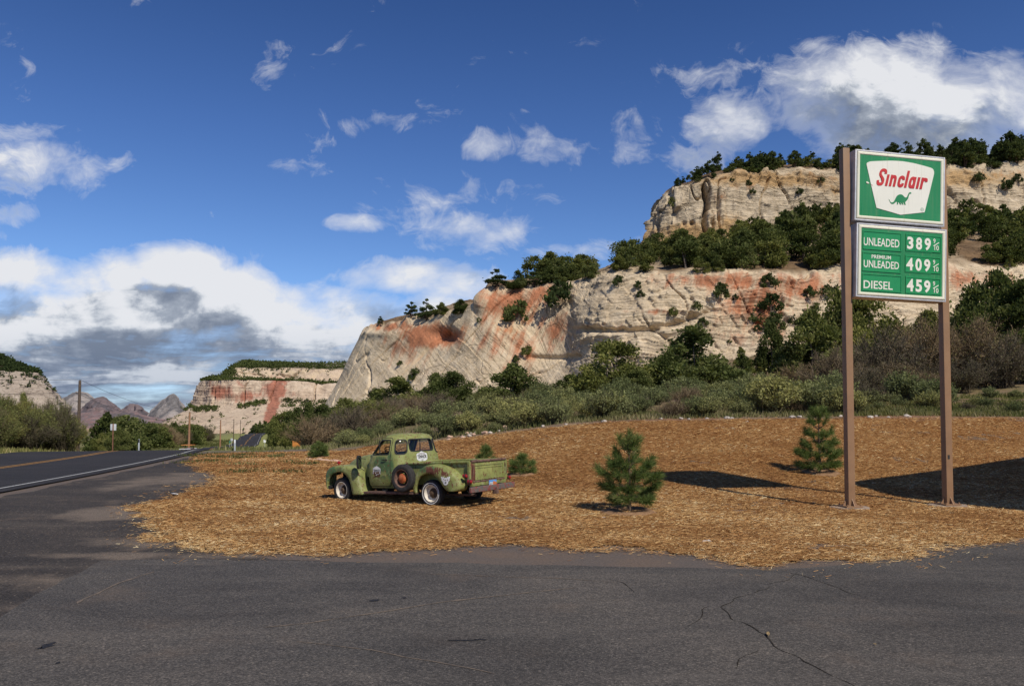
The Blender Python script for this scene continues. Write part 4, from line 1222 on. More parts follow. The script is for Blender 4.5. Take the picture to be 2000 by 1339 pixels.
BARE = [twiggy('bare_shrub', 300 + i, 4.2, 6.0, 90, 6500, M_twig, .6 + .35 * i, .022, .7, .3) for i in range(3)]
LOWB = [twiggy('bare_shrub', 310 + i, 1.8, 2.8, 60, 3000, M_twig, .25, .014, .38, .4, .06) for i in range(2)]
WILL = [twiggy('willow_shrub', 320 + i, 4.0, 4.2, 70, 4200, M_will, 1.1, .02, .6, .8, .13) for i in range(4)]
SAGE = [twiggy('sagebrush', 330 + i, .85, 1.35, 90, 1500, M_sage, 1.0, .007, .26, 1.3, .075) for i in range(5)]
DRYB = [twiggy('sagebrush', 340 + i, .7, 1.3, 90, 1500, M_twig, .15, .007, .26, .9, .05) for i in range(2)]
GRNB = [twiggy('rabbitbrush', 350 + i, 1.0, 1.5, 110, 2200, M_sage, 1.6, .008, .34, 1.8, .09) for i in range(3)]

rnd = random.Random(11)

# ---- junipers and shrubs at the foot of the cliff, each on its own spot
def spot_tree(px, top, width, Y, prs, label, group=None, cat='tree', hs=1.0, name=None):
    g = at_ground(px, Y)
    ztop = float(at(px, top, Y)[2])
    h = max(.6, (ztop - g[2])) * hs
    g[2] -= .12
    return plant(rnd.choice(prs), g, h * 1.20, width * 1.22 * Y / F, rnd.uniform(0, 6.28), label, cat, group, name)


JS = [(775, 748, 120, 92, 'spreading green juniper over the truck cab'), (735, 768, 70, 100, 'small juniper below the pale end of the cliff'), (850, 738, 70, 104, 'dark upright juniper between two wider ones beyond the truck'), (885, 735, 95, 96, 'ragged juniper against the orange stained wall'),
      (1003, 722, 125, 84, 'wide rounded juniper by itself under the red alcove'), (1110, 738, 52, 92, 'narrow pointed juniper under the grey rock dome'), (1196, 684, 122, 82, 'big leaning juniper with dark shaded side before the grey dome'), (1245, 730, 60, 78, 'low juniper tucked against the big leaning one'),
      (1355, 658, 165, 84, 'broad pyramid shaped juniper in front of the pale wall'), (1310, 700, 80, 82, 'bushy juniper leaning on the pyramid shaped one'), (1508, 645, 62, 112, 'slim dark juniper standing below the wall of cliff shrubs'), (1585, 628, 130, 86, 'dark juniper with bare grey limbs beside the sign post'),
      (1640, 600, 90, 92, 'tall dark juniper behind the sign post'), (1690, 588, 110, 90, 'tall juniper showing between the two sign posts'), (1760, 650, 90, 104, 'half hidden juniper over the grey brush between the sign posts'), (1815, 622, 100, 100, 'yellow green juniper next to the outer sign post'),
      (1895, 600, 110, 98, 'juniper reaching up the wall past the sign'), (1950, 560, 120, 90, 'tall dark juniper at the picture edge below the wall'), (2010, 575, 140, 80, 'dark juniper cut by the picture edge'), (2000, 660, 110, 66, 'dense dark juniper low at the picture edge')]
for (px, top, wd, Y, lb) in JS:
    spot_tree(px, top, wd, Y, NEARJ, lb, 'junipers at the foot of the cliff')
JS2 = [(536, 822, 34, 150), (556, 815, 44, 140), (580, 806, 52, 132), (604, 797, 56, 128), (628, 800, 50, 124), (652, 803, 44, 120), (676, 786, 50, 112), (700, 792, 60, 106), (640, 828, 56, 96), (600, 830, 50, 104), (570, 838, 40, 112), (548, 842, 34, 122), (672, 815, 60, 92), (715, 808, 50, 88)]
for (px, top, wd, Y) in JS2:
    spot_tree(px, top, wd, Y, NEARJ, 'green juniper in the thicket between the far road and the truck', 'junipers in the roadside thicket')
BS = [(1720, 655, 150, 62, 'grey brown leafless shrub mass between the sign posts'), (1800, 640, 170, 64, 'tall twiggy brown shrub behind the outer sign post'), (1905, 640, 160, 63, 'wide arching brown shrub beyond the sign'), (1635, 690, 120, 60, 'grey leafless shrub crossing the inner sign post'),
      (1565, 715, 90, 66, 'bare grey shrub under the dark limbed juniper'), (1960, 668, 110, 60, 'twiggy shrub by the dense dark juniper'), (1690, 725, 110, 56, 'dark low leafless shrub between the sign posts'), (1760, 715, 130, 57, 'dark tangled shrub over the grass between the sign posts'), (1860, 705, 120, 58, 'brown shrub on the grass strip past the sign'),
      (760, 790, 100, 74, 'brown leafless shrub over the truck hood'), (815, 780, 90, 80, 'brown leafless shrub over the truck cab'), (700, 815, 90, 72, 'grey brown shrub beyond the small pine'), (655, 838, 80, 70, 'olive grey shrub by the orange board'), (1450, 735, 70, 84, 'thin bare shrub on the red talus'), (1990, 600, 90, 84, 'reddish brown bare shrub high at the picture edge')]
for (px, top, wd, Y, lb) in BS:
    spot_tree(px, top, wd, Y, BARE, lb, 'leafless shrubs on the slope', 'shrub')
for k in range(26):
    px = rnd.uniform(600, 860); Y = rnd.uniform(56, 88) if px < 760 else rnd.uniform(60, 90)
    g = at_ground(px, Y); g[2] -= .1
    plant(rnd.choice(LOWB + WILL[:1]), g, rnd.uniform(1.6, 2.8), rnd.uniform(2.6, 4.2), None, 'low grey twiggy shrub on the slope behind the truck', 'shrub', 'low shrubs behind the truck')
for k in range(16):
    px = rnd.uniform(1430, 2000); Y = rnd.uniform(100, 150)
    g = at_ground(px, Y); g[2] -= .1
    plant(rnd.choice(MIDJ), g, rnd.uniform(2.2, 4.2), rnd.uniform(2.5, 4.5), None, 'small juniper high on the talus behind the sign', 'tree', 'junipers on the upper talus')

# ---- sage and rabbitbrush band above the mulch
n_s = 0
while n_s < 225:
    px = rnd.uniform(660, 2020); Y = rnd.uniform(36, 66)
    edge = np.interp(px, [660, 700, 760, 860, 950, 1050, 1180, 1300, 2100], [47, 46, 44.5, 42, 39.8, 38.2, 37.2, 36.4, 36.2])
    if Y < edge + .25: continue
    if px > 1640 and Y > 52: continue
    if px > 1640 and rnd.random() < .35: continue
    if rnd.random() < (Y - 36) / 60: continue
    g = at_ground(px, Y); g[2] -= .05
    r_ = rnd.random(); n_s += 1
    sc = rnd.choice((.55, .7, .85, 1.0, 1.15, 1.35, 1.7))
    if px > 1850: sc *= .6
    if r_ < .5: plant(rnd.choice(SAGE), g, .85 * sc, 1.5 * sc, None, 'grey green sagebrush in the brush band above the mulch', 'sagebrush', 'sagebrush above the mulch bank')
    elif r_ < .68: plant(rnd.choice(DRYB), g, .75 * sc, 1.5 * sc, None, 'dry grey sagebrush without leaves above the mulch', 'sagebrush', 'dry sagebrush above the mulch bank')
    else: plant(rnd.choice(GRNB), g, 1.05 * sc, 1.6 * sc, None, 'bright green rabbitbrush among the sage above the mulch', 'shrub', 'rabbitbrush above the mulch bank')

# ---- trees on rims, benches and faces
px1, py1 = proj(G1); px2, py2 = proj(G2); px3, py3 = proj(G3); px4, py4 = proj(G4)


def on_surf(G, PX, PY, px, py, lo, hi, v):
    r = np.where((v >= lo) & (v <= hi))[0]
    d = (PX[r] - px) ** 2 + (PY[r] - py) ** 2 + (G[r][..., 1] * .02) ** 2 * .0
    i = np.unravel_index(np.argmin(d), d.shape)
    return G[r[i[0]], i[1]]


def on_rim(G, PX, px, v, vv, minY=None):
    r = int(np.argmin(np.abs(v - vv)))
    d = np.abs(PX[r] - px) + .002 * G[r][:, 1]
    return G[r, int(np.argmin(d))]


RIM1 = [(743, 19, 16, 'small leaning pinyon at the tip of the lower rim', 1), (803, 32, 30, 'bushy pinyon on the lower rim beside a taller one', 1), (833, 44, 40, 'tall open pinyon on the lower rim', 1), (862, 22, 36, 'low rounded juniper on the lower rim', 0), (900, 26, 40, 'juniper on the rim below the orange headwall', 0),
        (970, 36, 52, 'spreading pinyon alone on the corner of the orange headwall', 1), (1012, 34, 46, 'juniper on the rim over the red alcove', 0), (1045, 38, 40, 'dark pinyon on the rim over the red alcove', 1)]
for (px, hp, wp_, lb, k) in RIM1:
    p_ = on_rim(G1, px1, px, v1, 3.04); Y = p_[1]
    plant(rnd.choice(RIMP if k else NEARJ), (p_[0], p_[1], p_[2] - .5), hp * Y / F + .5, wp_ * Y / F, None, lb, 'tree', 'trees on the lower cliff rim', 'pinyon_pine' if k else 'juniper_tree')
# bench between the cliffs
n_b = 0
while n_b < 178:
    px = rnd.uniform(1050, 2060) if n_b < 160 else rnd.uniform(2060, 2450); vv = 3.03 + .9 * rnd.random() ** 1.25
    if px < 1240 and vv > 3.45: continue
    p_ = on_rim(G1, px1, px, v1, vv); n_b += 1
    h = rnd.uniform(5.0, 8.4) if px > 1150 else rnd.uniform(5.5, 8.5)
    if vv < 3.08: h *= .6
    plant(rnd.choice(MIDJ), (p_[0], p_[1], p_[2] - .4), h, h * rnd.uniform(.95, 1.35), None, 'juniper in the dense belt of trees between the lower and the upper cliff', 'tree', 'junipers on the bench between the cliffs')
for k in range(44):
    px = rnd.uniform(1420, 2060); vv = rnd.uniform(3.45, 3.99)
    p_ = on_rim(G1, px1, px, v1, vv)
    plant(rnd.choice(FARJ), (p_[0], p_[1], p_[2] - .4), rnd.uniform(6, 10.5), rnd.uniform(6.5, 10.5), None, 'dark juniper on the steep slope right under the upper cliff', 'tree', 'junipers under the upper cliff')
for k in range(60):
    px = rnd.uniform(1335, 2080); p_ = on_rim(G2, px2, px, v2, 3.04 + .3 * rnd.random())
    plant(rnd.choice(BUSH), (p_[0], p_[1], p_[2] - .4), rnd.uniform(2, 4), rnd.uniform(3, 6.5), None, 'low dark bush between the pines along the top of the upper cliff', 'shrub', 'bushes along the top of the upper cliff', 'rim_shrub')
for k in range(64):
    px = rnd.uniform(880, 1560); Y = rnd.uniform(64, 125); g = at_ground(px, Y); g[2] -= .15
    pr = rnd.choice(GRNB + LOWB + WILL[:2])
    plant(pr, g, rnd.uniform(.9, 2.0), rnd.uniform(1.8, 3.6), None, 'green or grey bush filling the slope between the sage and the junipers', 'shrub', 'bushes between the sage and the cliff', 'slope_shrub')
# crown of the upper cliff
for k in range(105):
    px = rnd.uniform(1322, 2080) if k < 92 else rnd.uniform(2080, 2500); vv = 3.05 + .75 * rnd.random() ** 1.6
    p_ = on_rim(G2, px2, px, v2, vv)
    h = rnd.uniform(5.5, 10.5) * np.interp(px, [1322, 1400, 1700, 2080], [.55, .85, 1.0, 1.35])
    plant(rnd.choice(PINY), (p_[0], p_[1], p_[2] - .5), h, h * rnd.uniform(.55, .85), None, 'dark pine in the row along the top of the upper cliff', 'tree', 'pines along the top of the upper cliff')
# bushes rooted in the walls
FB = [(1010, 605, 50, 'large grey green shrub hanging on the orange wall'), (1095, 575, 62, 'wide dark shrub drooping over the red rim'), (1408, 567, 36, 'round dark shrub high on the pale wall'), (1372, 628, 20, 'small round shrub in the middle of the pale wall'), (1360, 598, 22, 'flat shrub on the pale wall above the small round one'), (1505, 590, 42, 'shrub with trailing stem on the red wall'),
      (1472, 616, 30, 'rounded shrub on the salmon wall'), (1512, 628, 40, 'greyish shrub on the salmon wall under the trailing one'), (1548, 622, 22, 'small shrub near the broken blocks'), (1500, 548, 34, 'shrub just under the rim of the salmon wall'), (1580, 570, 28, 'dark shrub on the grey broken blocks'), (1590, 600, 22, 'shrub in a crack of the grey broken blocks'), (1618, 562, 36, 'shrub on top of the grey broken blocks'),
      (1208, 548, 24, 'bright green shrub on top of the grey dome'), (1245, 556, 18, 'small grey shrub on the grey dome'), (1315, 608, 20, 'shrub on the ledge of the grey dome'), (1250, 574, 16, 'tiny shrub on the shoulder of the grey dome'), (1030, 684, 22, 'pale shrub on the ledge below the red alcove'), (1008, 700, 18, 'grey shrub in the gully below the red alcove'), (782, 708, 12, 'tiny dark bush on the pale end wall'), (812, 722, 18, 'dark bush in the gully of the pale end wall'), (806, 735, 16, 'grey bush low in the gully of the pale end wall'),
      (697, 722, 7, 'speck of a bush near the cliff end'), (1218, 680, 12, 'lone bush low on the grey dome'), (1425, 665, 10, 'tiny bush low on the pale wall'), (1435, 580, 14, 'small bush next to the round dark one'), (1478, 640, 16, 'small bush under the salmon wall shrub'), (935, 625, 12, 'bush at the orange headwall corner')]
for (px, py, wd, lb) in FB:
    p_ = on_surf(G1, px1, py1, px, py + wd * .3, .8, 3.05, v1); Y = p_[1]; wm = wd * Y / F
    plant(rnd.choice(BUSH), (p_[0], p_[1] - .15 * wm, p_[2] - .15 * wm), wm * .78, wm, None, lb, 'shrub', 'shrubs rooted in the lower cliff')
FB2 = [(1312, 397, 20), (1460, 358, 12), (1470, 372, 12), (1560, 372, 14), (1600, 352, 16), (1430, 350, 10), (1910, 345, 20), (1960, 360, 24), (1985, 350, 18), (1880, 400, 12), (1470, 450, 24), (1440, 455, 26), (1560, 415, 40), (1585, 425, 40), (1535, 430, 34)]
for (px, py, wd) in FB2:
    p_ = on_surf(G2, px2, py2, px, py + wd * .3, .5, 3.05, v2); Y = p_[1]; wm = wd * Y / F
    plant(rnd.choice(BUSH), (p_[0], p_[1] - .2 * wm, p_[2] - .15 * wm), wm * .9, wm, None, 'dark shrub clinging to the face of the upper cliff', 'shrub', 'shrubs on the upper cliff face')

# ---- thicket across the highway
for k in range(135):
    px = rnd.uniform(-90, 245); Y = 46.5 + rnd.random() ** 1.4 * 34
    g = at_ground(px, Y); g[2] -= .15
    d_, sd_, _ = road_dist(np.array([g[0]]), np.array([g[1]]))
    if d_[0] < 9.0: continue
    hmax = np.interp(px, [-90, 60, 150, 200, 235], [3.7, 3.8, 3.7, 3.2, 2.0]) * np.interp(Y, [46, 60, 82], [.72, 1.0, 1.35])
    if Y < 52 and rnd.random() < .35:
        plant(rnd.choice(GRNB), g, rnd.uniform(.9, 1.6), rnd.uniform(1.4, 2.4), None, 'green bush at the front of the roadside thicket', 'shrub', 'green bushes along the verge')
    else:
        plant(rnd.choice(WILL if rnd.random() < .75 else BARE), g, hmax * rnd.uniform(.7, 1.1), rnd.uniform(3, 4.8), None, 'olive brown willow in the thicket across the highway', 'shrub', 'willows across the highway', 'willow_shrub')
for k in range(26):
    px = rnd.uniform(140, 240); Y = rnd.uniform(49, 66); g = at_ground(px, Y); g[2] -= .15
    d_, sd_, _ = road_dist(np.array([g[0]]), np.array([g[1]]))
    if d_[0] < 8.5: continue
    plant(rnd.choice(WILL + BARE[:1]), g, rnd.uniform(2.6, 3.9) * np.interp(px, [140, 200, 240], [1, .9, .7]), rnd.uniform(2.6, 4.2), None, 'olive brown willow in the thicket across the highway', 'shrub', 'willows across the highway', 'willow_shrub')
for (px, top, wd, Y, lb) in ((5, 793, 12, 90, 'small dark fir at the picture edge over the thicket'), (22, 797, 14, 92, 'second small fir poking over the thicket'), (44, 786, 26, 80, 'rounded tree top over the thicket'), (232, 842, 36, 54, 'bright yellow green bush behind the square road sign'), (200, 850, 30, 60, 'dark bush beside the utility pole')):
    spot_tree(px, top, wd, Y, NEARJ[3:] if wd < 20 else NEARJ[:3], lb, None, 'tree')
n_v = 0
while n_v < 135:
    px = rnd.uniform(205, 492) if n_v % 2 else rnd.uniform(300, 470); Y = 62 * math.exp(rnd.random() * 1.75)
    if px > 330 and Y < 78: continue
    g = at_ground(px, Y)
    d_, sd_, _ = road_dist(np.array([g[0]]), np.array([g[1]]))
    if d_[0] < 9 + .02 * Y: continue
    # keep the crowns under the line the valley trees make
    lim = np.interp(px, [200, 240, 300, 370, 440, 500], [798, 806, 822, 824, 824, 838])
    ztop = float(at(px, lim + rnd.uniform(0, 10), Y)[2]); h = min(ztop - g[2], rnd.uniform(4.5, 8.5))
    if h < 1.5: continue
    n_v += 1; g[2] -= .3
    pr = rnd.choice(NEARJ if Y < 110 else MIDJ) if rnd.random() < .75 else rnd.choice(BARE)
    plant(pr, g, h, h * rnd.uniform(.85, 1.3), None, 'green juniper in the valley beyond the highway', 'tree', 'trees in the valley beyond the highway', 'valley_tree')
for k in range(22):
    px = rnd.uniform(496, 545); Y = rnd.uniform(500, 640); g = at_ground(px, Y)
    plant(rnd.choice(FARJ), (g[0], g[1], g[2] - .5), rnd.uniform(5, 10), rnd.uniform(5, 8), None, 'dark tree where the road disappears', 'tree', 'trees where the road disappears')

# ---- far woods on the mesas read as one mass each
def far_woods(name, label, pts, size, seed, nl=9):
    rng = np.random.default_rng(seed)
    n_ = len(pts); sz = size * rng.uniform(.6, 1.4, n_)
    c = np.repeat(pts, nl, 0); s_ = np.repeat(sz, nl)
    off = rng.normal(size=(n_ * nl, 3)) * np.array([.36, .36, .34]) * s_[:, None]; off[:, 2] = np.abs(off[:, 2]) + .12 * s_
    V, Fq = cards(c + off, unit(rng.normal(size=(n_ * nl, 3)) + np.array([0, 0, .5])), s_ * .55, s_ * .45, rng)
    tint = np.repeat(np.repeat(rng.uniform(.1, .6, n_), nl), 4)
    o = link(name, npmesh(name, V, Fq, {'tint': tint}), M_pin); prop(o, label, 'woods', kind='stuff')


rng = np.random.default_rng(77)
def pick(G, v, PX, PY, lo, hi, n_, cond=None):
    r = np.where((v >= lo) & (v <= hi))[0]
    pts = G[r].reshape(-1, 3); X_ = PX[r].reshape(-1); Y_ = PY[r].reshape(-1)
    k = (X_ > -260) & (X_ < 720)
    if cond is not None: k &= cond(X_, Y_)
    pts = pts[k]
    # spread evenly over the visible picture rather than over grid rows
    return pts[rng.choice(len(pts), min(n_, len(pts)), replace=False)]


notchute = lambda X_, Y_: np.abs(X_ - (537 - .27 * (Y_ - 780))) > 16
far_woods("mesa_woods", 'dark woods on the top and the ledges of the pink and white mesa', np.concatenate([
    pick(G3, v3, px3, py3, 5.1, 7, 2000), pick(G3, v3, px3, py3, 2.98, 3.9, 1300, lambda X_, Y_: X_ < 550), pick(G3, v3, px3, py3, 3.9, 5.0, 300, lambda X_, Y_: X_ < 460), pick(G3, v3, px3, py3, 2.98, 3.3, 420, lambda X_, Y_: X_ > 550), pick(G3, v3, px3, py3, 3.8, 5.0, 160),
    pick(G3, v3, px3, py3, 1.78, 2.03, 560, lambda X_, Y_: notchute(X_, Y_) & (fbm(X_ / 40, Y_ / 40, 0, 2, 5) > -.35)), pick(G3, v3, px3, py3, .4, 1.7, 90, notchute),
    pick(G3, v3, px3, py3, .1, .75, 150, lambda X_, Y_: (X_ > 440) & notchute(X_, Y_))]), 3.0, 71)
far_woods("hill_woods", 'dark woods on top of the grey slickrock hill', np.concatenate([pick(G4, v4, px4, py4, 2.0, 3.1, 1900), pick(G4, v4, px4, py4, 1.55, 2.0, 120)]), 2.8, 72)

# ---- grass on the verges, dry grass along the brush
rng = np.random.default_rng(5)
def grass_patch(name, label, X_, Y_, hgt, seed, tmean):
    rng = np.random.default_rng(seed); n_ = len(X_)
    z_ = ground_z(X_, Y_)
    d_, sd_, rz_ = road_dist(X_, Y_)
    kk_ = 1 - sm(d_, 5.6, 14 + .02 * np.hypot(X_, Y_)); z_ = z_ * (1 - kk_) + rz_ * kk_ - .03
    h = hgt * rng.uniform(.4, 1.3, n_) * (1 + np.clip(Y_ - 50, 0, 300) / 160); a = rng.uniform(0, 2 * math.pi, n_); ln = rng.uniform(.1, .7, n_) * h
    b = np.stack([X_, Y_, z_], -1); t = b + np.stack([np.cos(a) * ln, np.sin(a) * ln, h], -1)
    wv = (.012 + .00045 * Y_)[:, None] * np.stack([np.cos(a + 1.6), np.sin(a + 1.6), 0 * a], -1)
    V = np.stack([b - wv, b + wv, t + wv * .2, t - wv * .2], 1).reshape(-1, 3)
    tint = np.repeat(np.clip(tmean + .25 * fbm(X_ / 3, Y_ / 3, 0, 3, seed) + rng.normal(0, .12, n_), 0, 1), 4)
    o = link(name, npmesh(name, V, np.arange(4 * n_).reshape(-1, 4), {'tint': tint}), M_grass); prop(o, label, 'grass', kind='stuff')


def scatter_road(n_, lo, hi, s0, s1, seed):
    rng = np.random.default_rng(seed)
    s_ = s0 + (s1 - s0) * rng.random(n_) ** 1.5
    i = np.clip(np.searchsorted(RS, s_), 1, len(RS) - 1); o_ = rng.uniform(lo, hi, n_)
    P_ = RC[i] + RN[i] * o_[:, None] + rng.normal(0, .6, (n_, 2)) + RT[i] * rng.uniform(-2, 2, n_)[:, None]
    d_, sd_, _ = road_dist(P_[:, 0], P_[:, 1])
    P_ = P_[np.abs(sd_) > 5.3]
    return P_[:, 0], P_[:, 1]


grass_patch("verge_grass", 'grass on the verge along the other side of the highway', *scatter_road(30000, -15, -5.3, 85, 175, 1), .30, 1, .62)
grass_patch("roadside_grass", 'green grass where the highway drops away past the mulch', *scatter_road(16000, 5.2, 17, 118, 205, 2), .24, 2, .42)
grass_patch("valley_grass", 'bright grass bank beside the far stretch of road', *scatter_road(14000, -26, -6.5, 190, 420, 3), .22, 3, .5)
pe = rng.uniform(600, 2030, 16000); ye = np.interp(pe, [600, 660, 700, 760, 860, 950, 1050, 1180, 1300, 2100], [46, 46, 45.5, 44, 41.5, 39.3, 37.8, 36.7, 35.8, 35.6]) + rng.gamma(1.3, 2.2, 16000)
pg = rng.uniform(1630, 2040, 15000); yg = 36 + rng.random(15000) ** 1.2 * 17
grass_patch("bank_grass", 'grey green grass strip behind the sign posts', (pg - CX) / F * yg, yg, .20, 8, .30)
grass_patch("dry_grass", 'dry grass between the sagebrush and the mulch bank', (pe - CX) / F * ye, ye, .22, 4, .72)
ws = rng.uniform(0, 1, 240); 
wx = []; wy = []
for _ in range(26):
    px, py = rnd.choice([(rnd.uniform(360, 640), rnd.uniform(884, 925)), (rnd.uniform(400, 560), rnd.uniform(883, 896))])
    g = flat(px, py); k = rnd.randint(30, 160); wx += [g[0] + rnd.gauss(0, .35) for _ in range(k)]; wy += [g[1] + rnd.gauss(0, .35) for _ in range(k)]
grass_patch("weeds", 'small green weeds sprouting through the mulch near the road', np.array(wx), np.array(wy), .13, 6, .25)


# ---- young pines planted in the mulch
def young_pine(seed, h, whorls, brush, nneed=36, nl=.18, gap=None):
    rng = np.random.default_rng(seed)
    mb = MB(); mb.tube([(0, 0, -.15), (.01, 0, h * .3), (-.01, .01, h * .6), (0, 0, h * .93)], [.032 * h / 1.75, .026 * h / 1.75, .018 * h / 1.75, .007], 8)
    P0 = []; D0 = []; Ls = []
    for (z, nb, L, rise) in whorls:
        a0 = rng.uniform(0, 6.28)
        for b in range(nb):
            a = a0 + 2 * math.pi * b / nb + rng.normal(0, .22); l_ = L * rng.uniform(.75, 1.15)
            p0 = Vector((0, 0, z + rng.normal(0, .03)))
            mid_ = p0 + Vector((math.cos(a) * l_ * .55, math.sin(a) * l_ * .55, rise * .25)); tp = p0 + Vector((math.cos(a) * l_, math.sin(a) * l_, rise + rng.normal(0, .05)))
            mb.tube([p0, mid_, tp], [.011, .008, .004], 5)
            for t in np.linspace(.46, 1.0, max(4, int(l_ / .06))):
                q0 = p0 * (1 - t) ** 2 + mid_ * 2 * t * (1 - t) + tp * t * t; d0 = (mid_ - p0) * (1 - t) + (tp - mid_) * t
                P0.append(q0); D0.append(d0.normalized()); Ls.append(nl * (.75 + .3 * t))
            if l_ > .3:   # side shoots
                for s_ in (-1, 1):
                    q0 = p0 * .2 + mid_ * .3 + tp * .5; aa = a + s_ * .8; e_ = q0 + Vector((math.cos(aa), math.sin(aa), .4)) * l_ * .38
                    mb.tube([q0, e_], [.006, .003], 4)
                    for t in np.linspace(.3, 1, 4): P0.append(q0.lerp(e_, t)); D0.append((e_ - q0).normalized()); Ls.append(nl * .9)
    for z in np.arange(brush[0], brush[1], .035): P0.append(Vector((rng.normal(0, .01), rng.normal(0, .01), z))); D0.append(Vector((0, 0, 1))); Ls.append(nl * 1.1)
    P0 = np.array(P0); D0 = np.array(D0); Ls = np.array(Ls)
    P_ = np.repeat(P0, nneed, 0); D_ = np.repeat(D0, nneed, 0); L_ = np.repeat(Ls, nneed) * rng.uniform(.7, 1.15, len(P_))
    dd = unit(D_ * .75 + unit(rng.normal(size=P_.shape)) * .72 + np.array([0, 0, .12]))
    e = unit(np.cross(dd, rng.normal(size=P_.shape))) * .0040
    tip_ = P_ + dd * L_[:, None]; tip_[:, 2] -= .06 * L_
    V = np.stack([P_ - e, P_ + e, tip_ + e * .4, tip_ - e * .4], 1).reshape(-1, 3)
    tint = np.repeat(np.clip(np.repeat(rng.normal(.5, .17, len(P0)), nneed) + rng.normal(0, .14, len(P_)), 0, 1), 4)
    cm = npmesh("needles", V, np.arange(len(V)).reshape(-1, 4), {'tint': tint}); cm.materials.append(M_needle)
    tm = bpy.data.meshes.new("trunk"); tm.from_pydata(mb.v, [], mb.f); tm.materials.append(M_bark2); tm.update()
    return cm, tm


def put_pine(seed, px, py, h, whorls, brush, label, Y=None, rz=0):
    g = ground_at(px, py) if Y is None else at_ground(px, Y)
    cm, tm = young_pine(seed, h, whorls, brush)
    r = empty('young_pine', (g[0], g[1], mulch_z(np.array([g[0]]), np.array([g[1]]))[0] - .02), (0, 0, rz))
    prop(r, label, 'young pine', 'young pines planted in the mulch')
    link('foliage', cm, None, r); link('trunk', tm, None, r)
    return g


W1 = [(.20, 6, .52, .10), (.32, 6, .62, .24), (.52, 6, .60, .38), (.76, 6, .48, .42), (1.0, 3, .30, .30), (1.28, 8, .26, .30)]
pn1 = put_pine(1, 1230, 1002, 1.86, W1, (1.30, 1.72), 'tallest young pine in the mulch, before the open bank, with a tufted top')
W2 = [(.16, 7, .62, .10), (.34, 7, .70, .26), (.62, 6, .58, .34), (.92, 5, .42, .40), (1.35, 5, .30, .34), (1.66, 6, .2, .24)]
pn2 = put_pine(2, 1601, 926, 2.05, W2, (1.5, 1.95), 'bushy young pine beside the inner post of the price sign', rz=1.0)
W3 = [(.10, 6, .34, .08), (.22, 6, .32, .14), (.46, 5, .12, .12)]
pn3 = put_pine(3, 1020, 928, .64, W3, (.42, .6), 'small young pine just past the truck tailgate')
pn4 = put_pine(4, 949, 905, .58, [(.12, 6, .28, .06), (.25, 6, .22, .12), (.42, 6, .12, .12)], (.35, .54), 'young pine showing its top over the truck bed')
pn5 = put_pine(5, 623, 894, .74, [(.10, 7, .42, .05), (.24, 7, .40, .10), (.40, 6, .30, .14), (.55, 5, .18, .12)], (.5, .7), 'small round young pine beyond the truck hood')

# ================================================================== THE TRUCK
def text_mesh(s, wd, ht, bold=0.0, shear=0.0, space=1.0):
    """outline of a word as 2D triangles scaled to wd x ht, from the lower left corner"""
    cu = bpy.data.curves.new("lettering", 'FONT'); cu.body = s; cu.offset = bold; cu.shear = shear; cu.space_character = space
    cu.resolution_u = 4
    o = bpy.data.objects.new("lettering", cu); COL.objects.link(o)
    dg = bpy.context.evaluated_depsgraph_get(); dg.update()
    me = bpy.data.meshes.new_from_object(o.evaluated_get(dg))
    V = np.array([v.co[:2] for v in me.vertices], float); Fs = [tuple(p.vertices) for p in me.polygons]
    bpy.data.objects.remove(o); bpy.data.curves.remove(cu); bpy.data.meshes.remove(me)
    if len(V) == 0: return np.zeros((0, 2)), []
    mn, mx_ = V.min(0), V.max(0)
    V = (V - mn) / (mx_ - mn) * np.array([wd, ht])
    return V, Fs


RUSTB = [  # rust patches in the truck's own space: centre, radius, strength
    ((-.18, .95, .865), (.40, .3, .12), .66), ((-.50, .95, .80), (.20, .3, .11), .62), ((1.45, -.1, 1.78), (.34, .55, .05), .75), ((1.2, .4, 1.74), (.3, .2, .05), .45), ((-1.10, .66, .82), (.08, .10, .30), .95),
    ((1.0, .75, 1.03), (1.2, .06, .035), .45), ((0, .735, 1.04), (1.0, .05, .03), .6), ((-.5, .70, .92), (.6, .06, .10), .46), ((.5, .70, .95), (.3, .06, .06), .42), ((-.75, .96, .55), (.2, .2, .15), .36), ((.3, .96, .55), (.12, .2, .25), .34), ((-1.1, .2, .72), (.05, .5, .06), .38), ((2.4, .95, .62), (.2, .1, .25), .30), ((1.1, .85, .62), (.2, .1, .15), .34), ((2.9, .6, .96), (.5, .3, .04), .45), ((2.6, .1, 1.12), (.4, .3, .06), .40), ((1.7, .85, .40), (.5, .1, .05), .55), ((2.45, .95, .35), (.2, .1, .1), .5), ((-1.1, 0, .58), (.06, .75, .05), .6), ((-1.1, 0, 1.04), (.08, .75, .03), .55),
]
DARKG = [((1.55, .87, 1.02), (.30, .2, .20), .95), ((1.28, .87, .95), (.14, .2, .36), .85), ((3.25, .9, .80), (.26, .3, .22), 1.0), ((2.95, .9, .9), (.2, .2, .1), .6), ((.05, .95, .90), (.4, .3, .09), .75), ((1.08, .8, 1.55), (.06, .1, .04), .9), ((1.5, .87, .68), (.3, .1, .08), .45)]
YELG = [((2.02, .86, 1.08), (.06, .2, .10), 1.3), ((-1.1, 0, .85), (.1, .8, .3), .45), ((2.0, .86, .62), (.3, .2, .25), .35), ((-.6, .95, .5), (.4, .2, .2), .3)]


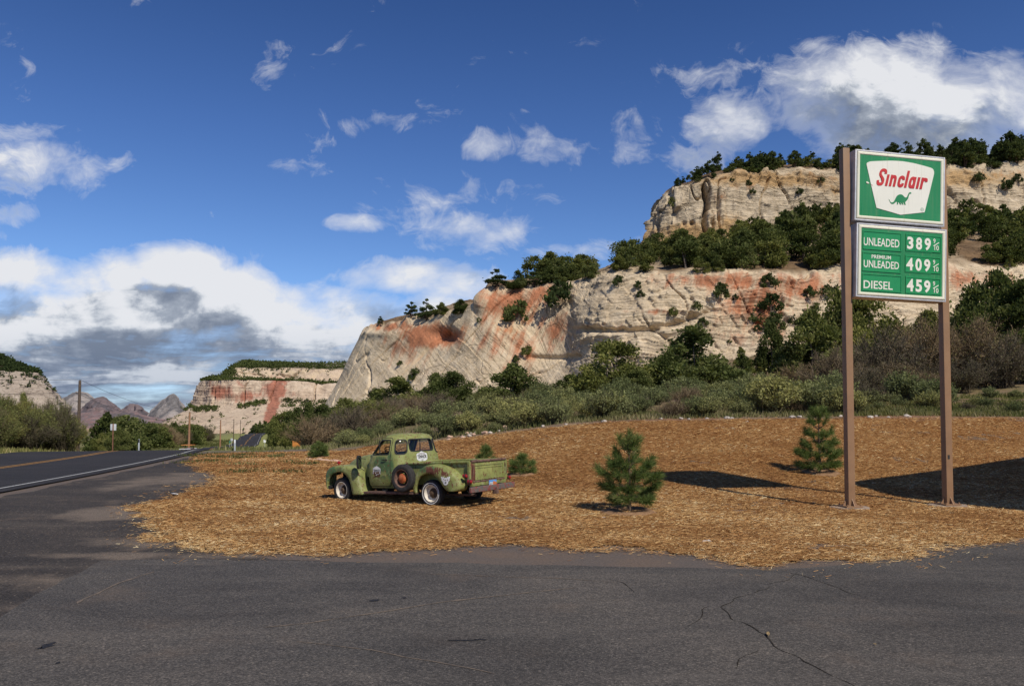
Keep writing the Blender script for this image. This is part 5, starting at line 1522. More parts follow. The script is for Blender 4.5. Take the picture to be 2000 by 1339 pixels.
def blobmask(q, p, lst):
    acc = None
    for c, r_, wgt in lst:
        a = q.vm('SUBTRACT', p, c); a = q.vm('MULTIPLY', a, tuple(1 / t for t in r_))
        d = q.vm('DOT_PRODUCT', a, a, out=1)
        v = q.m('MULTIPLY_ADD', d, -.6 * wgt, wgt)
        acc = v if acc is None else q.m('MAXIMUM', acc, v)
    return q.m('MAXIMUM', acc, 0.0)


M_paint, q = mat("weathered_green_paint")
p = opos(q)
n1_ = q.noise(p, 3.2, 6, .65, .4); n2_ = q.noise(p, 14, 5, .7); n3_ = q.noise(p, 60, 3, .6)
drip = q.noise(q.vm('MULTIPLY', p, (22, 22, 4.5)), 1.0, 5, .62, .2)
c = q.ramp(n1_, [(.3, (.145, .165, .046)), (.5, (.215, .235, .070)), (.72, (.285, .30, .098))])
dk = q.mr(q.m('ADD', q.m('ADD', blobmask(q, p, DARKG), q.m('MULTIPLY', q.m('SUBTRACT', n1_, .5), 1.0)), q.m('MULTIPLY', q.m('SUBTRACT', drip, .5), .9)), .24, .66)
c = q.mix(q.m('MULTIPLY', dk, .85), c, (.042, .105, .040, 1))
yl = q.mr(q.m('ADD', blobmask(q, p, YELG), q.m('MULTIPLY', q.m('SUBTRACT', n1_, .5), .6)), .3, .8)
c = q.mix(q.m('MULTIPLY', yl, .7), c, (.34, .36, .10, 1))
c = q.mix(q.mr(q.noise(p, 5.5, 6, .72, .8), .50, .70, 0, .72), c, (.35, .355, .19, 1))      # chalky faded paint
sp = q.mr(n2_, .56, .70, 0, .6)
c = q.mix(sp, c, (.10, .10, .032, 1))
rs_ = q.mr(q.m('ADD', q.m('ADD', blobmask(q, p, RUSTB), q.m('MULTIPLY', q.m('SUBTRACT', drip, .5), 1.7)), q.m('MULTIPLY', q.m('SUBTRACT', n2_, .5), 1.1)), .46, .56)
rs2 = q.m('MAXIMUM', rs_, q.mr(q.m('ADD', n2_, q.m('MULTIPLY', n3_, .35)), .745, .81))
c = q.mix(rs2, c, q.ramp(n3_, [(.3, (.075, .024, .016)), (.7, (.19, .070, .040))]))
finish(q, c, q.m('ADD', .58, q.m('MULTIPLY', rs2, .3)), q.m('ADD', n3_, q.m('MULTIPLY', rs2, -.6)), .18, .004, 0, .4)

M_rust = simple("rusted_steel", (.13, .075, .055), .85, 0, .55, 9, .5)
M_bump, q = mat("rusted_bumper_paint")
n = q.noise(opos(q), 7, 6, .7, .6)
finish(q, q.ramp(n, [(.32, (.085, .078, .072)), (.48, (.13, .115, .10)), (.56, (.22, .055, .045)), (.70, (.10, .05, .04))]), .75, n, .4, .01)
M_black = simple("black_rubber", (.022, .021, .020), .75, 0, .3, 20, .3)
M_under = simple("dark_chassis", (.018, .016, .014), .9, 0, .4, 8, .2)
M_tyre, q = mat("tyre_rubber")
n = q.noise(opos(q), 12, 5, .65)
finish(q, q.ramp(n, [(.3, (.018, .017, .017)), (.7, (.046, .043, .040))]), .85, n, .2, .01)
M_wwall = simple("whitewall_rubber", (.62, .60, .56), .7, 0, .15, 18)
M_wrim, q = mat("dirty_white_rim")
n = q.noise(opos(q), 14, 5, .7)
finish(q, q.ramp(n, [(.34, (.20, .10, .055)), (.44, (.60, .54, .44)), (.7, (.74, .70, .62))]), .55, n, .2, .004)
M_hub = simple("rusty_hub", (.10, .062, .035), .7, .2, .5, 14, .4)
M_cap, q = mat("orange_hubcap")
n = q.noise(opos(q), 9, 5, .7)
finish(q, q.ramp(n, [(.35, (.20, .045, .018)), (.55, (.42, .115, .040)), (.75, (.50, .22, .09))]), .45, n, .25, .004)
M_redlens, q = mat("red_lens")
b = finish(q, (.28, .008, .010, 1), .15, None, spec=.6); q.set(b.inputs['Coat Weight'], .6)
M_chrome = simple("dull_chrome", (.55, .54, .52), .25, .9, .15, 12, .05)
M_wht = simple("worn_white_decal", (.66, .66, .64), .6, 0, .2, 20)
M_brn = simple("decal_brown_print", (.11, .055, .03), .7, 0, .3, 20)
M_blk = simple("decal_black_print", (.025, .022, .02), .7, 0, .2, 20)
M_seat = simple("dark_vinyl", (.030, .024, .020), .6, 0, .3, 10)
M_bluep = simple("plate_blue", (.10, .30, .62), .5, 0, .15, 20)
M_orgp = simple("plate_orange", (.50, .16, .05), .5, 0, .2, 20)
M_glass, q = mat("window_glass")
gl = q.n('ShaderNodeBsdfGlossy', {0: (1, 1, 1, 1), 1: .02}); tr = q.n('ShaderNodeBsdfTransparent', {0: (.93, .95, .93, 1)})
fr = q.n('ShaderNodeMath', {0: q.m('POWER', q.n('ShaderNodeLayerWeight', {0: .5}).outputs[1], 3.5), 1: .07}, operation='MULTIPLY_ADD'); fr.inputs[2].default_value = .025
q.n('ShaderNodeOutputMaterial', {0: q.n('ShaderNodeMixShader', {0: fr.outputs[0], 1: tr.outputs[0], 2: gl.outputs[0]}).outputs[0]})

TRK_ANG = math.radians(180 - 33.0)
TRK_PITCH = math.radians(2.4)
Rz = Matrix.Rotation(TRK_ANG, 3, 'Z') @ Matrix.Rotation(TRK_PITCH, 3, 'Y')
cw = flat(847, 988.0)
tloc = Vector((cw[0], cw[1], .0)) - Rz @ Vector((0, .76, 0))
truck = empty("pickup_truck", tloc, Rz.to_euler())
truck.location.z = -.012; truck.scale = (.978, .978, .978)
prop(truck, 'old weathered green pickup truck with a spare wheel on its side, parked on the mulch', 'pickup truck')

# ---- cab shell -----------------------------------------------------------
CABL = np.array([  # z, x_rear, x_front, half width, exponent
    (.43, .95, 2.14, .80, 4.5), (.60, .92, 2.17, .855, 4.5), (.86, .915, 2.17, .875, 4.5), (1.08, .92, 2.15, .87, 4.3), (1.24, .935, 2.10, .85, 4.0), (1.42, .965, 1.965, .805, 3.8),
    (1.57, 1.0, 1.845, .755, 3.6), (1.665, 1.035, 1.765, .705, 3.4), (1.722, 1.09, 1.69, .635, 3.2), (1.762, 1.18, 1.60, .52, 3.0), (1.785, 1.30, 1.49, .33, 2.6)], float)


def cab_solid(off_o, off_i):
    """closed shell between an outward and an inward offset of the cab skin"""
    zs = np.concatenate([np.linspace(.43, 1.57, 16), np.linspace(1.60, 1.785, 11)])
    L_ = cat_rom(zs, CABL[:, 0], CABL[:, 1:])
    mb = MB()
    for off, flip in ((off_o, 1), (off_i, -1)):
        rings = []
        for z, (xr, xf, hw, e_) in zip(zs, L_):
            a, b, cx_ = (xf - xr) / 2 + off, hw + off, (xf + xr) / 2
            if a < .04: a = .04
            if b < .04: b = .04
            zz = .43 - off + (z - .43) * ((1.785 + off) - (.43 - off)) / (1.785 - .43)
            ring = []
            for k in range(96):
                t = 2 * math.pi * k / 96; ct, st = math.cos(t), math.sin(t)
                ring.append((cx_ + a * math.copysign(abs(ct) ** (2 / e_), ct), b * math.copysign(abs(st) ** (2 / e_), st), zz))
            rings.append(ring if flip > 0 else ring)
        n0 = len(mb.f)
        mb.loft(rings)
        if flip < 0: mb.f[n0:] = [tuple(reversed(f)) for f in mb.f[n0:]]
    return mb


def mesh_of(mb, name):
    me = bpy.data.meshes.new(name); me.from_pydata(mb.v, [], mb.f); me.update()
    return me


def boolean(me, ops):
    """ops: list of (operation, MB)"""
    o = bpy.data.objects.new("work", me); COL.objects.link(o); tmp = []
    for op, mb in ops:
        m2 = bpy.data.meshes.new("cut"); m2.from_pydata(mb.v, [], mb.f)
        bm = bmesh.new(); bm.from_mesh(m2); bmesh.ops.recalc_face_normals(bm, faces=bm.faces); bm.to_mesh(m2); bm.free()
        c = bpy.data.objects.new("cut", m2); COL.objects.link(c); tmp.append(c)
        md = o.modifiers.new("b", 'BOOLEAN'); md.operation = op; md.solver = 'EXACT'; md.object = c; md.use_hole_tolerant = True
    dg = bpy.context.evaluated_depsgraph_get(); dg.update()
    r = bpy.data.meshes.new_from_object(o.evaluated_get(dg))
    for c in tmp + [o]: bpy.data.objects.remove(c)
    return r


def rpoly(pts, r, n=5):
    """rounded polygon"""
    out = []; m_ = len(pts)
    for i in range(m_):
        p0, p1, p2 = Vector(pts[i - 1]), Vector(pts[i]), Vector(pts[(i + 1) % m_])
        a = p1 + (p0 - p1).normalized() * min(r, (p0 - p1).length * .48); b = p1 + (p2 - p1).normalized() * min(r, (p2 - p1).length * .48)
        for k in range(n + 1):
            t = k / n; out.append(tuple(a * (1 - t) ** 2 + p1 * 2 * t * (1 - t) + b * t * t))
    return out


def grow(pts, d):
    c = sum((Vector(p) for p in pts), Vector((0, 0))) / len(pts); out = []
    n_ = len(pts)
    for i in range(n_):
        e = (Vector(pts[(i + 1) % n_]) - Vector(pts[i - 1])).normalized(); nn = Vector((e.y, -e.x))
        if nn.dot(Vector(pts[i]) - c) < 0: nn = -nn
        out.append(tuple(Vector(pts[i]) + nn * d))
    return out


def sideP(u, v, h): return (u, h, v)
def rearP(u, v, h): return (h, u, v)
def cornP(s):
    dr = Vector((-.50, .866 * s, 0)); tg = Vector((.866, .50 * s, 0)); o_ = Vector((1.055, .70 * s, 0))
    return lambda u, v, h: tuple(o_ + tg * u + dr * h + Vector((0, 0, v)))


DOORWIN = rpoly([(1.90, 1.262), (1.32, 1.262), (1.32, 1.612), (1.67, 1.617)], .05)
QWIN = rpoly([(-.14, 1.265), (.14, 1.265), (.13, 1.612), (-.13, 1.612)], .09)
RWIN = rpoly([(-.46, 1.325), (.46, 1.325), (.45, 1.618), (-.45, 1.618)], .08)
WSH = rpoly([(-.62, 1.285), (-.03, 1.285), (-.03, 1.605), (-.57, 1.605)], .06)
WSH2 = [(-a, b) for a, b in WSH]
OPEN = [(DOORWIN, sideP, .5, 1.2), (DOORWIN, sideP, -1.2, -.5), (QWIN, cornP(1), -.22, .5), (QWIN, cornP(-1), -.22, .5), (RWIN, rearP, .6, 1.22), (WSH, rearP, 1.5, 2.6), (WSH2, rearP, 1.5, 2.6)]


def prisms(lst): 
    out = []
    for poly, fn, h0, h1 in lst: out.append(MB().prism(poly, fn, h0, h1))
    return out


def finish_mesh(me, name, mats, parent, ang=32):
    me.name = name
    me.materials.clear()
    me.polygons.foreach_set('use_smooth', np.ones(len(me.polygons), bool))
    me.polygons.foreach_set('material_index', np.zeros(len(me.polygons), np.int32))
    me.set_sharp_from_angle(angle=math.radians(ang)); me.update()
    return link(name, me, mats, parent)


shell = mesh_of(cab_solid(0, -.045), "cab")
cab = finish_mesh(boolean(shell, [('DIFFERENCE', m_) for m_ in prisms(OPEN)]), "cab", M_paint, truck)
# rubber seals and panes follow the same skin
for poly, fn, h0, h1, nm in [(DOORWIN, sideP, .5, 1.2, 'side_window'), (DOORWIN, sideP, -1.2, -.5, 'side_window'), (QWIN, cornP(1), -.22, .5, 'corner_window'), (QWIN, cornP(-1), -.22, .5, 'corner_window'), (RWIN, rearP, .6, 1.22, 'rear_window'), (WSH, rearP, 1.5, 2.6, 'windshield'), (WSH2, rearP, 1.5, 2.6, 'windshield')]:
    seal = boolean(mesh_of(cab_solid(.006, -.03), "seal"), [('INTERSECT', MB().prism(grow(poly, .016), fn, h0, h1)), ('DIFFERENCE', MB().prism(grow(poly, -.010), fn, h0 - .1, h1 + .1))])
    so_ = finish_mesh(seal, nm, M_black, truck)
    if nm in ('rear_window', 'corner_window', 'windshield'):
        gm = boolean(mesh_of(cab_solid(-.012, -.018), "pane"), [('INTERSECT', MB().prism(grow(poly, -.004), fn, h0, h1))])
        finish_mesh(gm, "pane", M_glass, so_)
# doors: the same skin a few millimetres proud with a dark joint round it
DOOR = rpoly([(2.06, .485), (1.275, .485), (1.275, 1.658), (1.64, 1.663), (1.93, 1.27), (2.06, 1.08)], .07)
for s in (1, -1):
    h0, h1 = (.45, 1.2) if s > 0 else (-1.2, -.45)
    dm = boolean(mesh_of(cab_solid(.007, -.02), "door"), [('INTERSECT', MB().prism(DOOR, sideP, h0, h1)), ('DIFFERENCE', MB().prism(grow(DOORWIN, .018), sideP, h0 - .1, h1 + .1))])
    d_o = finish_mesh(dm, "door", M_paint, truck)
    jm = boolean(mesh_of(cab_solid(.0035, -.02), "joint"), [('INTERSECT', MB().prism(grow(DOOR, .014), sideP, h0, h1)), ('DIFFERENCE', MB().prism(grow(DOOR, -.004), sideP, h0 - .1, h1 + .1))])
    finish_mesh(jm, "door_seam", M_under, d_o)
    hb = MB(); hb.tube([(1.37, s * .860, 1.135), (1.37, s * .900, 1.135)], .016, 8); hb.tube([(1.385, s * .900, 1.137), (1.44, s * .907, 1.133), (1.52, s * .897, 1.130)], [.013, .015, .010], 8)
    hb.build("handle", M_black, d_o)
    vb = MB(); vb.box((1.67, s * .785, 1.435), (.018, .02, .35)); vb.build("vent_bar", M_black, d_o)
bpy.context.view_layer.update()

# interior
mb = MB(); mb.box((1.10, 0, .96), (.14, 1.34, .44), Matrix.Rotation(-.16, 3, 'Y')); mb.box((1.32, 0, .66), (.5, 1.34, .2)); mb.build("seat", M_seat, truck, bevel=.04)
mb = MB(); mb.box((1.96, 0, 1.17), (.18, 1.46, .16)); mb.box((2.0, 0, .96), (.1, 1.46, .2)); mb.build("dashboard", M_seat, truck, bevel=.03)
mb = MB(); sc_ = Vector((1.66, .36, 1.30)); ax_ = Vector((.72, 0, -.69)).normalized(); e1 = Vector((0, 1, 0)); e2 = ax_.cross(e1)
mb.tube([sc_ + (e1 * math.cos(t) + e2 * math.sin(t)) * .20 for t in np.linspace(0, 2 * math.pi, 33)], .013, 6, False)
for t in (.5, 2.6, 4.7): mb.tube([sc_ + ax_ * .03, sc_ + (e1 * math.cos(t) + e2 * math.sin(t)) * .20], .010, 5)
mb.tube([sc_, sc_ + ax_ * .45], .02, 6); mb.build("steering_wheel", M_black, truck)

# ---- hood --------------------------------------------------------------------
HX = np.linspace(2.05, 3.40, 22)
HT = cat_rom(HX, [2.05, 2.35, 2.7, 3.0, 3.22, 3.34, 3.40], [(.68, 1.275, .70), (.63, 1.275, .70), (.55, 1.245, .68), (.46, 1.185, .66), (.38, 1.09, .62), (.31, .97, .60), (.22, .82, .58)])
rings = []
for x_, (hw, zt, zb) in zip(HX, HT):
    ring = []
    for k in range(33):
        t = math.pi * k / 32; ct, st = math.cos(t), math.sin(t)
        ring.append((x_, hw * math.copysign(abs(ct) ** .72, ct), zb + (zt - zb) * abs(st) ** .62))
    rings.append(ring)
mb = MB(); mb.loft(rings, False); n_ = len(rings[0]); mb.add(rings[-1], [tuple(range(n_))]); mb.add(rings[0], [tuple(reversed(range(n_)))])
hood = mb.build("hood", M_paint, truck, fix=False)
mb = MB(); mb.tube([(2.1, 0, 1.278), (2.5, 0, 1.266), (2.9, 0, 1.21), (3.2, 0, 1.105), (3.34, 0, .97)], .012, 6); mb.build("hood_ridge", M_paint, hood)
mb = MB()
for i, z in enumerate((.52, .60, .68, .76)): mb.tube([(3.34 - .1 * abs(y) ** 2 + .05 - .02 * i, y, z) for y in np.linspace(-.52 + .05 * i, .52 - .05 * i, 13)], .022, 6)
mb.box((3.28, 0, .62), (.06, .9, .4)); mb.build("grille", M_under, truck)
mb = MB(); mb.box((2.5, 0, .66), (1.0, .9, .3)); mb.build("engine_block", M_under, truck)
mb = MB()
for s in (.28, -.28): mb.tube([(2.09, s, 1.285), (2.05, s - .1, 1.34), (1.99, s - .26, 1.41)], .008, 5)
mb.build("wiper", M_black, truck)


# ---- fenders -----------------------------------------------------------------
def resample(pts, n):
    pts = np.array(pts, float); s = np.concatenate([[0], np.cumsum(np.hypot(*np.diff(pts, axis=0).T))])
    return cat_rom(np.linspace(0, s[-1], n), s, pts)


def fender(name, outer, arch, yo, yi, s, n=44, dz=.0):
    O = resample(outer, n); A = resample(arch, n)
    cen = A.mean(0)
    rows = []
    for t, y in ((0, yo - .07), (0, yo - .02), (.06, yo - .004), (.3, yo), (.6, yo - .004), (.8, yo - .018), (.92, yo - .045), (.98, yo - .085), (1.0, yo - .14), (1.02, yo - .20), (1.03, yi)):
        P_ = A + (O - A) * t if t <= 1 else O + (O - cen) * (t - 1)
        rows.append([(p_[0], s * y, p_[1] + dz) for p_ in P_])
    mb = MB(); mb.loft(rows, False)
    o = mb.build(name, M_paint, truck, smooth=50, fix=True)
    md = o.modifiers.new("s", 'SOLIDIFY'); md.thickness = .012; md.offset = -1
    return o


FO = [(3.40, .36), (3.46, .52), (3.475, .68), (3.44, .82), (3.34, .905), (3.15, .955), (2.9, .965), (2.65, .945), (2.45, .89), (2.33, .78), (2.27, .62), (2.23, .45), (2.16, .30), (2.08, .235)]
FA = [(3.36, .36), (3.375, .45), (3.35, .56), (3.27, .68), (3.14, .765), (2.97, .795), (2.80, .765), (2.67, .68), (2.59, .56), (2.55, .44), (2.525, .33), (2.50, .25), (2.49, .22)]
RO = [(.47, .27), (.50, .42), (.47, .60), (.38, .74), (.24, .86), (.05, .93), (-.18, .945), (-.42, .90), (-.64, .80), (-.81, .67), (-.91, .53), (-.94, .43), (-.91, .36), (-.83, .32)]
RA = [(.37, .27), (.375, .36), (.35, .48), (.28, .60), (.16, .69), (0, .725), (-.15, .70), (-.28, .62), (-.38, .51), (-.45, .42), (-.50, .365), (-.56, .335), (-.62, .32)]
for s in (1, -1):
    f_ = fender("front_fender", FO, FA, .955, .52, s, 44, .04)
    fender("rear_fender", RO, RA, .975, .70, s, 44, .065)
    mb = MB(); mb.lathe([(0.0, .16), (.05, .15), (.085, .10), (.10, .03), (.105, -.05), (.09, -.12)], (3.36, s * .66, .84), 'x', 20); mb.build("headlight", M_chrome, truck)
    mb = MB(); mb.box((1.28, s * .86, .325), (1.62, .20, .055)); mb.build("running_board", M_rust, truck, bevel=.015)
    # fender marker lamp on a short stalk
    mb = MB(); mb.tube([(3.10, s * .80, .98), (3.10, s * .80, 1.05)], .012, 6); mb.lathe([(.0, -.035), (.04, -.03), (.05, .0), (.04, .02), (0, .03)], (3.10, s * .80, 1.07), 'x', 16)
    mb.build("marker_lamp", M_redlens, truck)

# ---- bed ----------------------------------------------------------------------
BZ0, BZ1 = .52, 1.015
BX0, BX1 = .885, -1.06
for s in (1, -1):
    mb = MB(); mb.box(((BX0 + BX1) / 2, s * .70, (BZ0 + BZ1) / 2), (BX0 - BX1, .03, BZ1 - BZ0))
    for x_ in (.82, .2, -.45): mb.box((x_, s * .715, .86), (.05, .03, .34))
    sd = mb.build("bed_side", M_paint, truck, bevel=.006)
    mb = MB(); mb.tube([(BX0, s * .735, BZ1 + .01), (0, s * .735, BZ1 + .022), (BX1 - .015, s * .735, BZ1 + .034)], .034, 10); mb.build("rail", M_paint, sd)
    mb = MB(); mb.box((BX1 - .01, s * .735, .80), (.07, .11, .50)); mb.build("corner_post", M_paint, truck, bevel=.012)
mb = MB(); mb.box((BX0 - .01, 0, .78), (.03, 1.38, .52)); mb.tube([(BX0 - .01, -.7, 1.04), (BX0 - .01, .7, 1.04)], .025, 8); mb.build("bed_front", M_paint, truck)
mb = MB(); mb.box((-.09, 0, .53), (1.92, 1.38, .05)); mb.build("bed_floor", M_rust, truck)
# tailgate with its pressed panel
mb = MB(); mb.box((-1.085, 0, .81), (.03, 1.34, .46))
for z in (.635, .965): mb.box((-1.103, 0, z), (.022, 1.22, .026))
for y_ in (-.605, .605): mb.box((-1.103, y_, .80), (.022, .026, .33))
mb.box((-1.102, 0, .90), (.018, 1.15, .012))
tg_ = mb.build("tailgate", M_paint, truck, bevel=.006)
mb = MB(); mb.tube([(-1.10, -.72, 1.058), (-1.10, .72, 1.058)], .030, 10); mb.build("top_roll", M_rust, tg_)
mb = MB(); mb.tube([(-1.10, -.66, .585), (-1.10, .66, .585)], .018, 8); mb.build("hinge_rod", M_rust, tg_)
mb = MB()
for s in (1, -1): mb.tube([(-1.125, s * .66, .98), (-1.15, s * .70, .80), (-1.13, s * .72, .70)], .008, 5)
mb.build("chain", M_rust, tg_)
mb = MB(); mb.box((-1.07, 0, .525), (.08, 1.42, .085)); mb.build("rear_sill", M_paint, truck, bevel=.01)
# lamps
for s in (1, -1):
    for z, x_, y_ in ((.735, -1.01, .845), (.60, -1.12, .815)):
        mb = MB(); mb.lathe([(.0, .055), (.036, .05), (.046, .02), (.048, -.0), (.042, -.05), (.0, -.06)], (x_, s * y_, z), 'x', 20); mb.cur = 0
        mb.v = [(2 * x_ - a, b, c_) for a, b, c_ in mb.v]
        tl = mb.build("tail_lamp", M_redlens, truck)
        mb = MB(); mb.tube([(x_ - .018, s * y_ + .052 * math.cos(t), z + .052 * math.sin(t)) for t in np.linspace(0, 2 * math.pi, 25)], .010, 6, False); mb.build("lamp_ring", M_chrome if z < .6 else M_black, tl)
    mb = MB(); mb.box((-1.06, s * .77, .64), (.03, .10, .22)); mb.build("lamp_bracket", M_rust, truck)
# bumpers
mb = MB(); mb.box((-1.22, .03, .415), (.07, 1.84, .135)); rb_ = mb.build("rear_bumper", M_bump, truck, bevel=.03, seg=3)
mb = MB()
for s in (.42, -.42): mb.box((-1.08, s, .415), (.26, .06, .07))
mb.build("bumper_bracket", M_rust, rb_)
mb = MB(); mb.box((-1.24, -.05, .31), (.12, .10, .10)); mb.lathe([(0, .0), (.03, .0), (.03, .05), (0, .07)], (-1.28, -.05, .36), 'z', 10); mb.build("hitch", M_rust, truck, bevel=.008)
mb = MB(); mb.tube([(3.50, y_, .44 - .0 * y_) if abs(y_) < .6 else (3.50 - (abs(y_) - .6) * .5, y_, .44) for y_ in np.linspace(-.92, .92, 17)], .052, 8)
for s in (.4, -.4): mb.box((3.35, s, .44), (.3, .05, .07))
mb.build("front_bumper", M_under, truck)
# licence plate: blue sky, white band, red rock arch
mb = MB(); px_ = -1.215; py_ = .02; pz_ = .515
mb.box((px_, py_, pz_), (.010, .31, .155)); mb.cur = 1; mb.box((px_ - .007, py_ + .075, pz_ - .012), (.004, .14, .075)); mb.cur = 2; mb.box((px_ - .007, py_ - .07, pz_ - .02), (.004, .15, .11), Matrix.Rotation(.25, 3, 'X')); mb.cur = 3
Vt, Ft = text_mesh("B427", .13, .055, .01)
mb.add([(px_ - .0105, py_ + .14 - a, pz_ - .04 + b) for a, b in Vt], Ft)
mb.build("licence_plate", [M_bluep, M_wht, M_orgp, M_blk], truck, smooth=0, fix=False)

# ---- wheels -------------------------------------------------------------------
def lug(mb, s, y, r, n_, rr):
    for k in range(n_):
        t = 2 * math.pi * k / n_; mb.lathe([(rr, y - s * .01), (rr, y + s * .012), (0, y + s * .014)], (r * math.cos(t), 0, r * math.sin(t)), 'y', 8)


TYP = [(.215, .045), (.222, .075), (.240, .090), (.275, .097), (.312, .095), (.338, .083), (.352, .062), (.357, .03), (.3575, 0), (.357, -.03), (.352, -.062), (.338, -.083), (.312, -.095), (.275, -.097), (.240, -.090), (.222, -.075), (.215, -.045), (.21, 0)]


def wheel(name, loc, s, white=False, cap=False, rotz=0, k=.9):
    r = empty(name, loc, (0, 0, rotz)); r.parent = truck; r.scale = (k, k, k)
    mb = MB(); mb.lathe([(a, s * b) for a, b in TYP] + [(TYP[0][0], s * TYP[0][1])], (0, 0, 0), 'y', 48)
    for g in (-.045, 0, .045): mb.lathe([(.3582, s * (g - .006)), (.3595, s * g), (.3582, s * (g + .006))], (0, 0, 0), 'y', 48)
    mb.build("tyre", M_tyre, r)
    if white:
        mb = MB(); mb.lathe([(.262, s * .0955), (.263, s * .0990), (.284, s * .1000), (.285, s * .0970)], (0, 0, 0), 'y', 48); mb.build("whitewall", M_wwall, r)
    mb = MB(); mb.lathe([(.232, s * .070), (.236, s * .086), (.226, s * .090), (.215, s * .080), (.208, s * .055), (.200, s * .02), (.190, s * -.01), (.165, s * -.028), (.135, s * -.03)], (0, 0, 0), 'y', 44)
    mb.build("rim", M_wrim if not cap else M_rust, r)
    mb = MB()
    if cap:
        mb.lathe([(.122, s * .02), (.128, s * .045), (.118, s * .06), (.088, s * .078), (.045, s * .088), (0, s * .090)], (0, 0, 0), 'y', 36); mb.build("hubcap", M_cap, r)
        mb = MB(); mb.lathe([(.135, s * -.03), (.16, s * .0), (.145, s * .025)], (0, 0, 0), 'y', 30); mb.build("disc", M_under, r)
    else:
        mb.lathe([(.140, s * -.03), (.125, s * -.012), (.095, s * .0), (.078, s * .004), (.066, s * .045), (.052, s * .062), (0, s * .066)], (0, 0, 0), 'y', 28); lug(mb, s, s * .012, .098, 6, .014)
        mb.build("hub", M_hub, r)
    return r


WR = .322
wheel("rear_wheel", (0, .79, WR), 1, True); wheel("rear_wheel", (0, -.79, WR), -1, True)
wheel("front_wheel", (2.95, .79, WR + .05), 1, False, False, -.06); wheel("front_wheel", (2.95, -.79, WR + .05), -1, False, False, -.06)
sw = wheel("spare_wheel", (.71, 1.02, .69), 1, False, True, 0, .95)
mb = MB(); mb.box((.72, .87, .66), (.10, .2, .08)); mb.build("spare_bracket", M_under, truck)
# chassis and axles
mb = MB()
for s in (.38, -.38): mb.box((1.05, s, .43), (4.5, .07, .13))
for x_ in (-.9, .4, 1.6, 2.6): mb.box((x_, 0, .42), (.08, .76, .10))
mb.build("chassis", M_under, truck)
mb = MB(); mb.tube([(0, -.75, WR), (0, .75, WR)], .045, 10); mb.lathe([(.0, -.14), (.09, -.11), (.14, -.03), (.14, .03), (.09, .11), (0, .14)], (0, 0, WR), 'x', 16); mb.build("rear_axle", M_under, truck)
mb = MB(); mb.tube([(2.95, -.75, WR), (2.95, .75, WR)], .04, 8); mb.build("front_axle", M_under, truck)
mb = MB(); mb.tube([(1.9, .3, .3), (.6, .32, .28), (-.5, .45, .26), (-1.05, .50, .27)], .026, 8); mb.build("exhaust_pipe", M_rust, truck)

# ---- mirror -------------------------------------------------------------------
mb = MB(); mb.tube([(2.10, .85, 1.16), (2.16, 1.00, 1.19)], .010, 6); mb.tube([(2.12, .86, .86), (2.16, 1.00, .95)], .008, 6)
mr_ = mb.build("mirror_arm", M_black, truck)
mpoly = rpoly([(-.075, -.17), (.075, -.17), (.075, .17), (-.075, .17)], .07, 6)
Rm = Matrix.Rotation(.18, 3, 'Z')
mb = MB(); mb.prism(mpoly, lambda u, v, h: tuple(Vector((2.16, 1.02, 1.09)) + Rm @ Vector((h, u, v))), -.02, .035); mh = mb.build("mirror", M_black, truck, bevel=.012)
mb = MB(); mb.poly([tuple(Vector((2.16, 1.02, 1.09)) + Rm @ Vector((-.0225, u * .9, v * .94))) for u, v in mpoly]); 
M_mirror, q = mat("mirror_glass"); finish(q, (.75, .78, .76, 1), .03, None, metal=1)
mb.build("mirror_glass", M_mirror, mh, fix=False)

# ---- painted badges lie on the skin -----------------------------------------------
def skin_tree(*names):
    vs = []; fs = []
    for o in truck.children:
        if o.type == 'MESH' and o.name.split('.')[0] in names:
            b_ = len(vs); vs += [v.co.copy() for v in o.data.vertices]; fs += [tuple(i + b_ for i in p_.vertices) for p_ in o.data.polygons]
    return BVHTree.FromPolygons(vs, fs)


def decal(tree, polys, mats, fn, direction, name, parent, lift=.004):
    """polys: (material index, V2, faces); fn(u,v) gives the ray start"""
    bm = bmesh.new(); d = Vector(direction).normalized()
    for lev, (mi, V2, Fs) in enumerate(polys):
        vs = [bm.verts.new((a, b, lev)) for a, b in V2]
        for f in Fs:
            try: bm.faces.new([vs[i] for i in f]).material_index = mi
            except ValueError: pass
    bmesh.ops.triangulate(bm, faces=bm.faces[:])
    for _ in range(2):
        es = [e for e in bm.edges if e.calc_length() > .05]
        if es: bmesh.ops.subdivide_edges(bm, edges=es, cuts=1)
        bmesh.ops.triangulate(bm, faces=bm.faces[:])
    for v in bm.verts:
        lev = round(v.co.z); o_ = Vector(fn(v.co.x, v.co.y)); hit = tree.ray_cast(o_, d)[0]
        v.co = (hit if hit else o_ + d * .3) - d * (lift + .0022 * lev)
    me = bpy.data.meshes.new(name); bm.to_mesh(me); bm.free()
    return link(name, me, mats, parent)


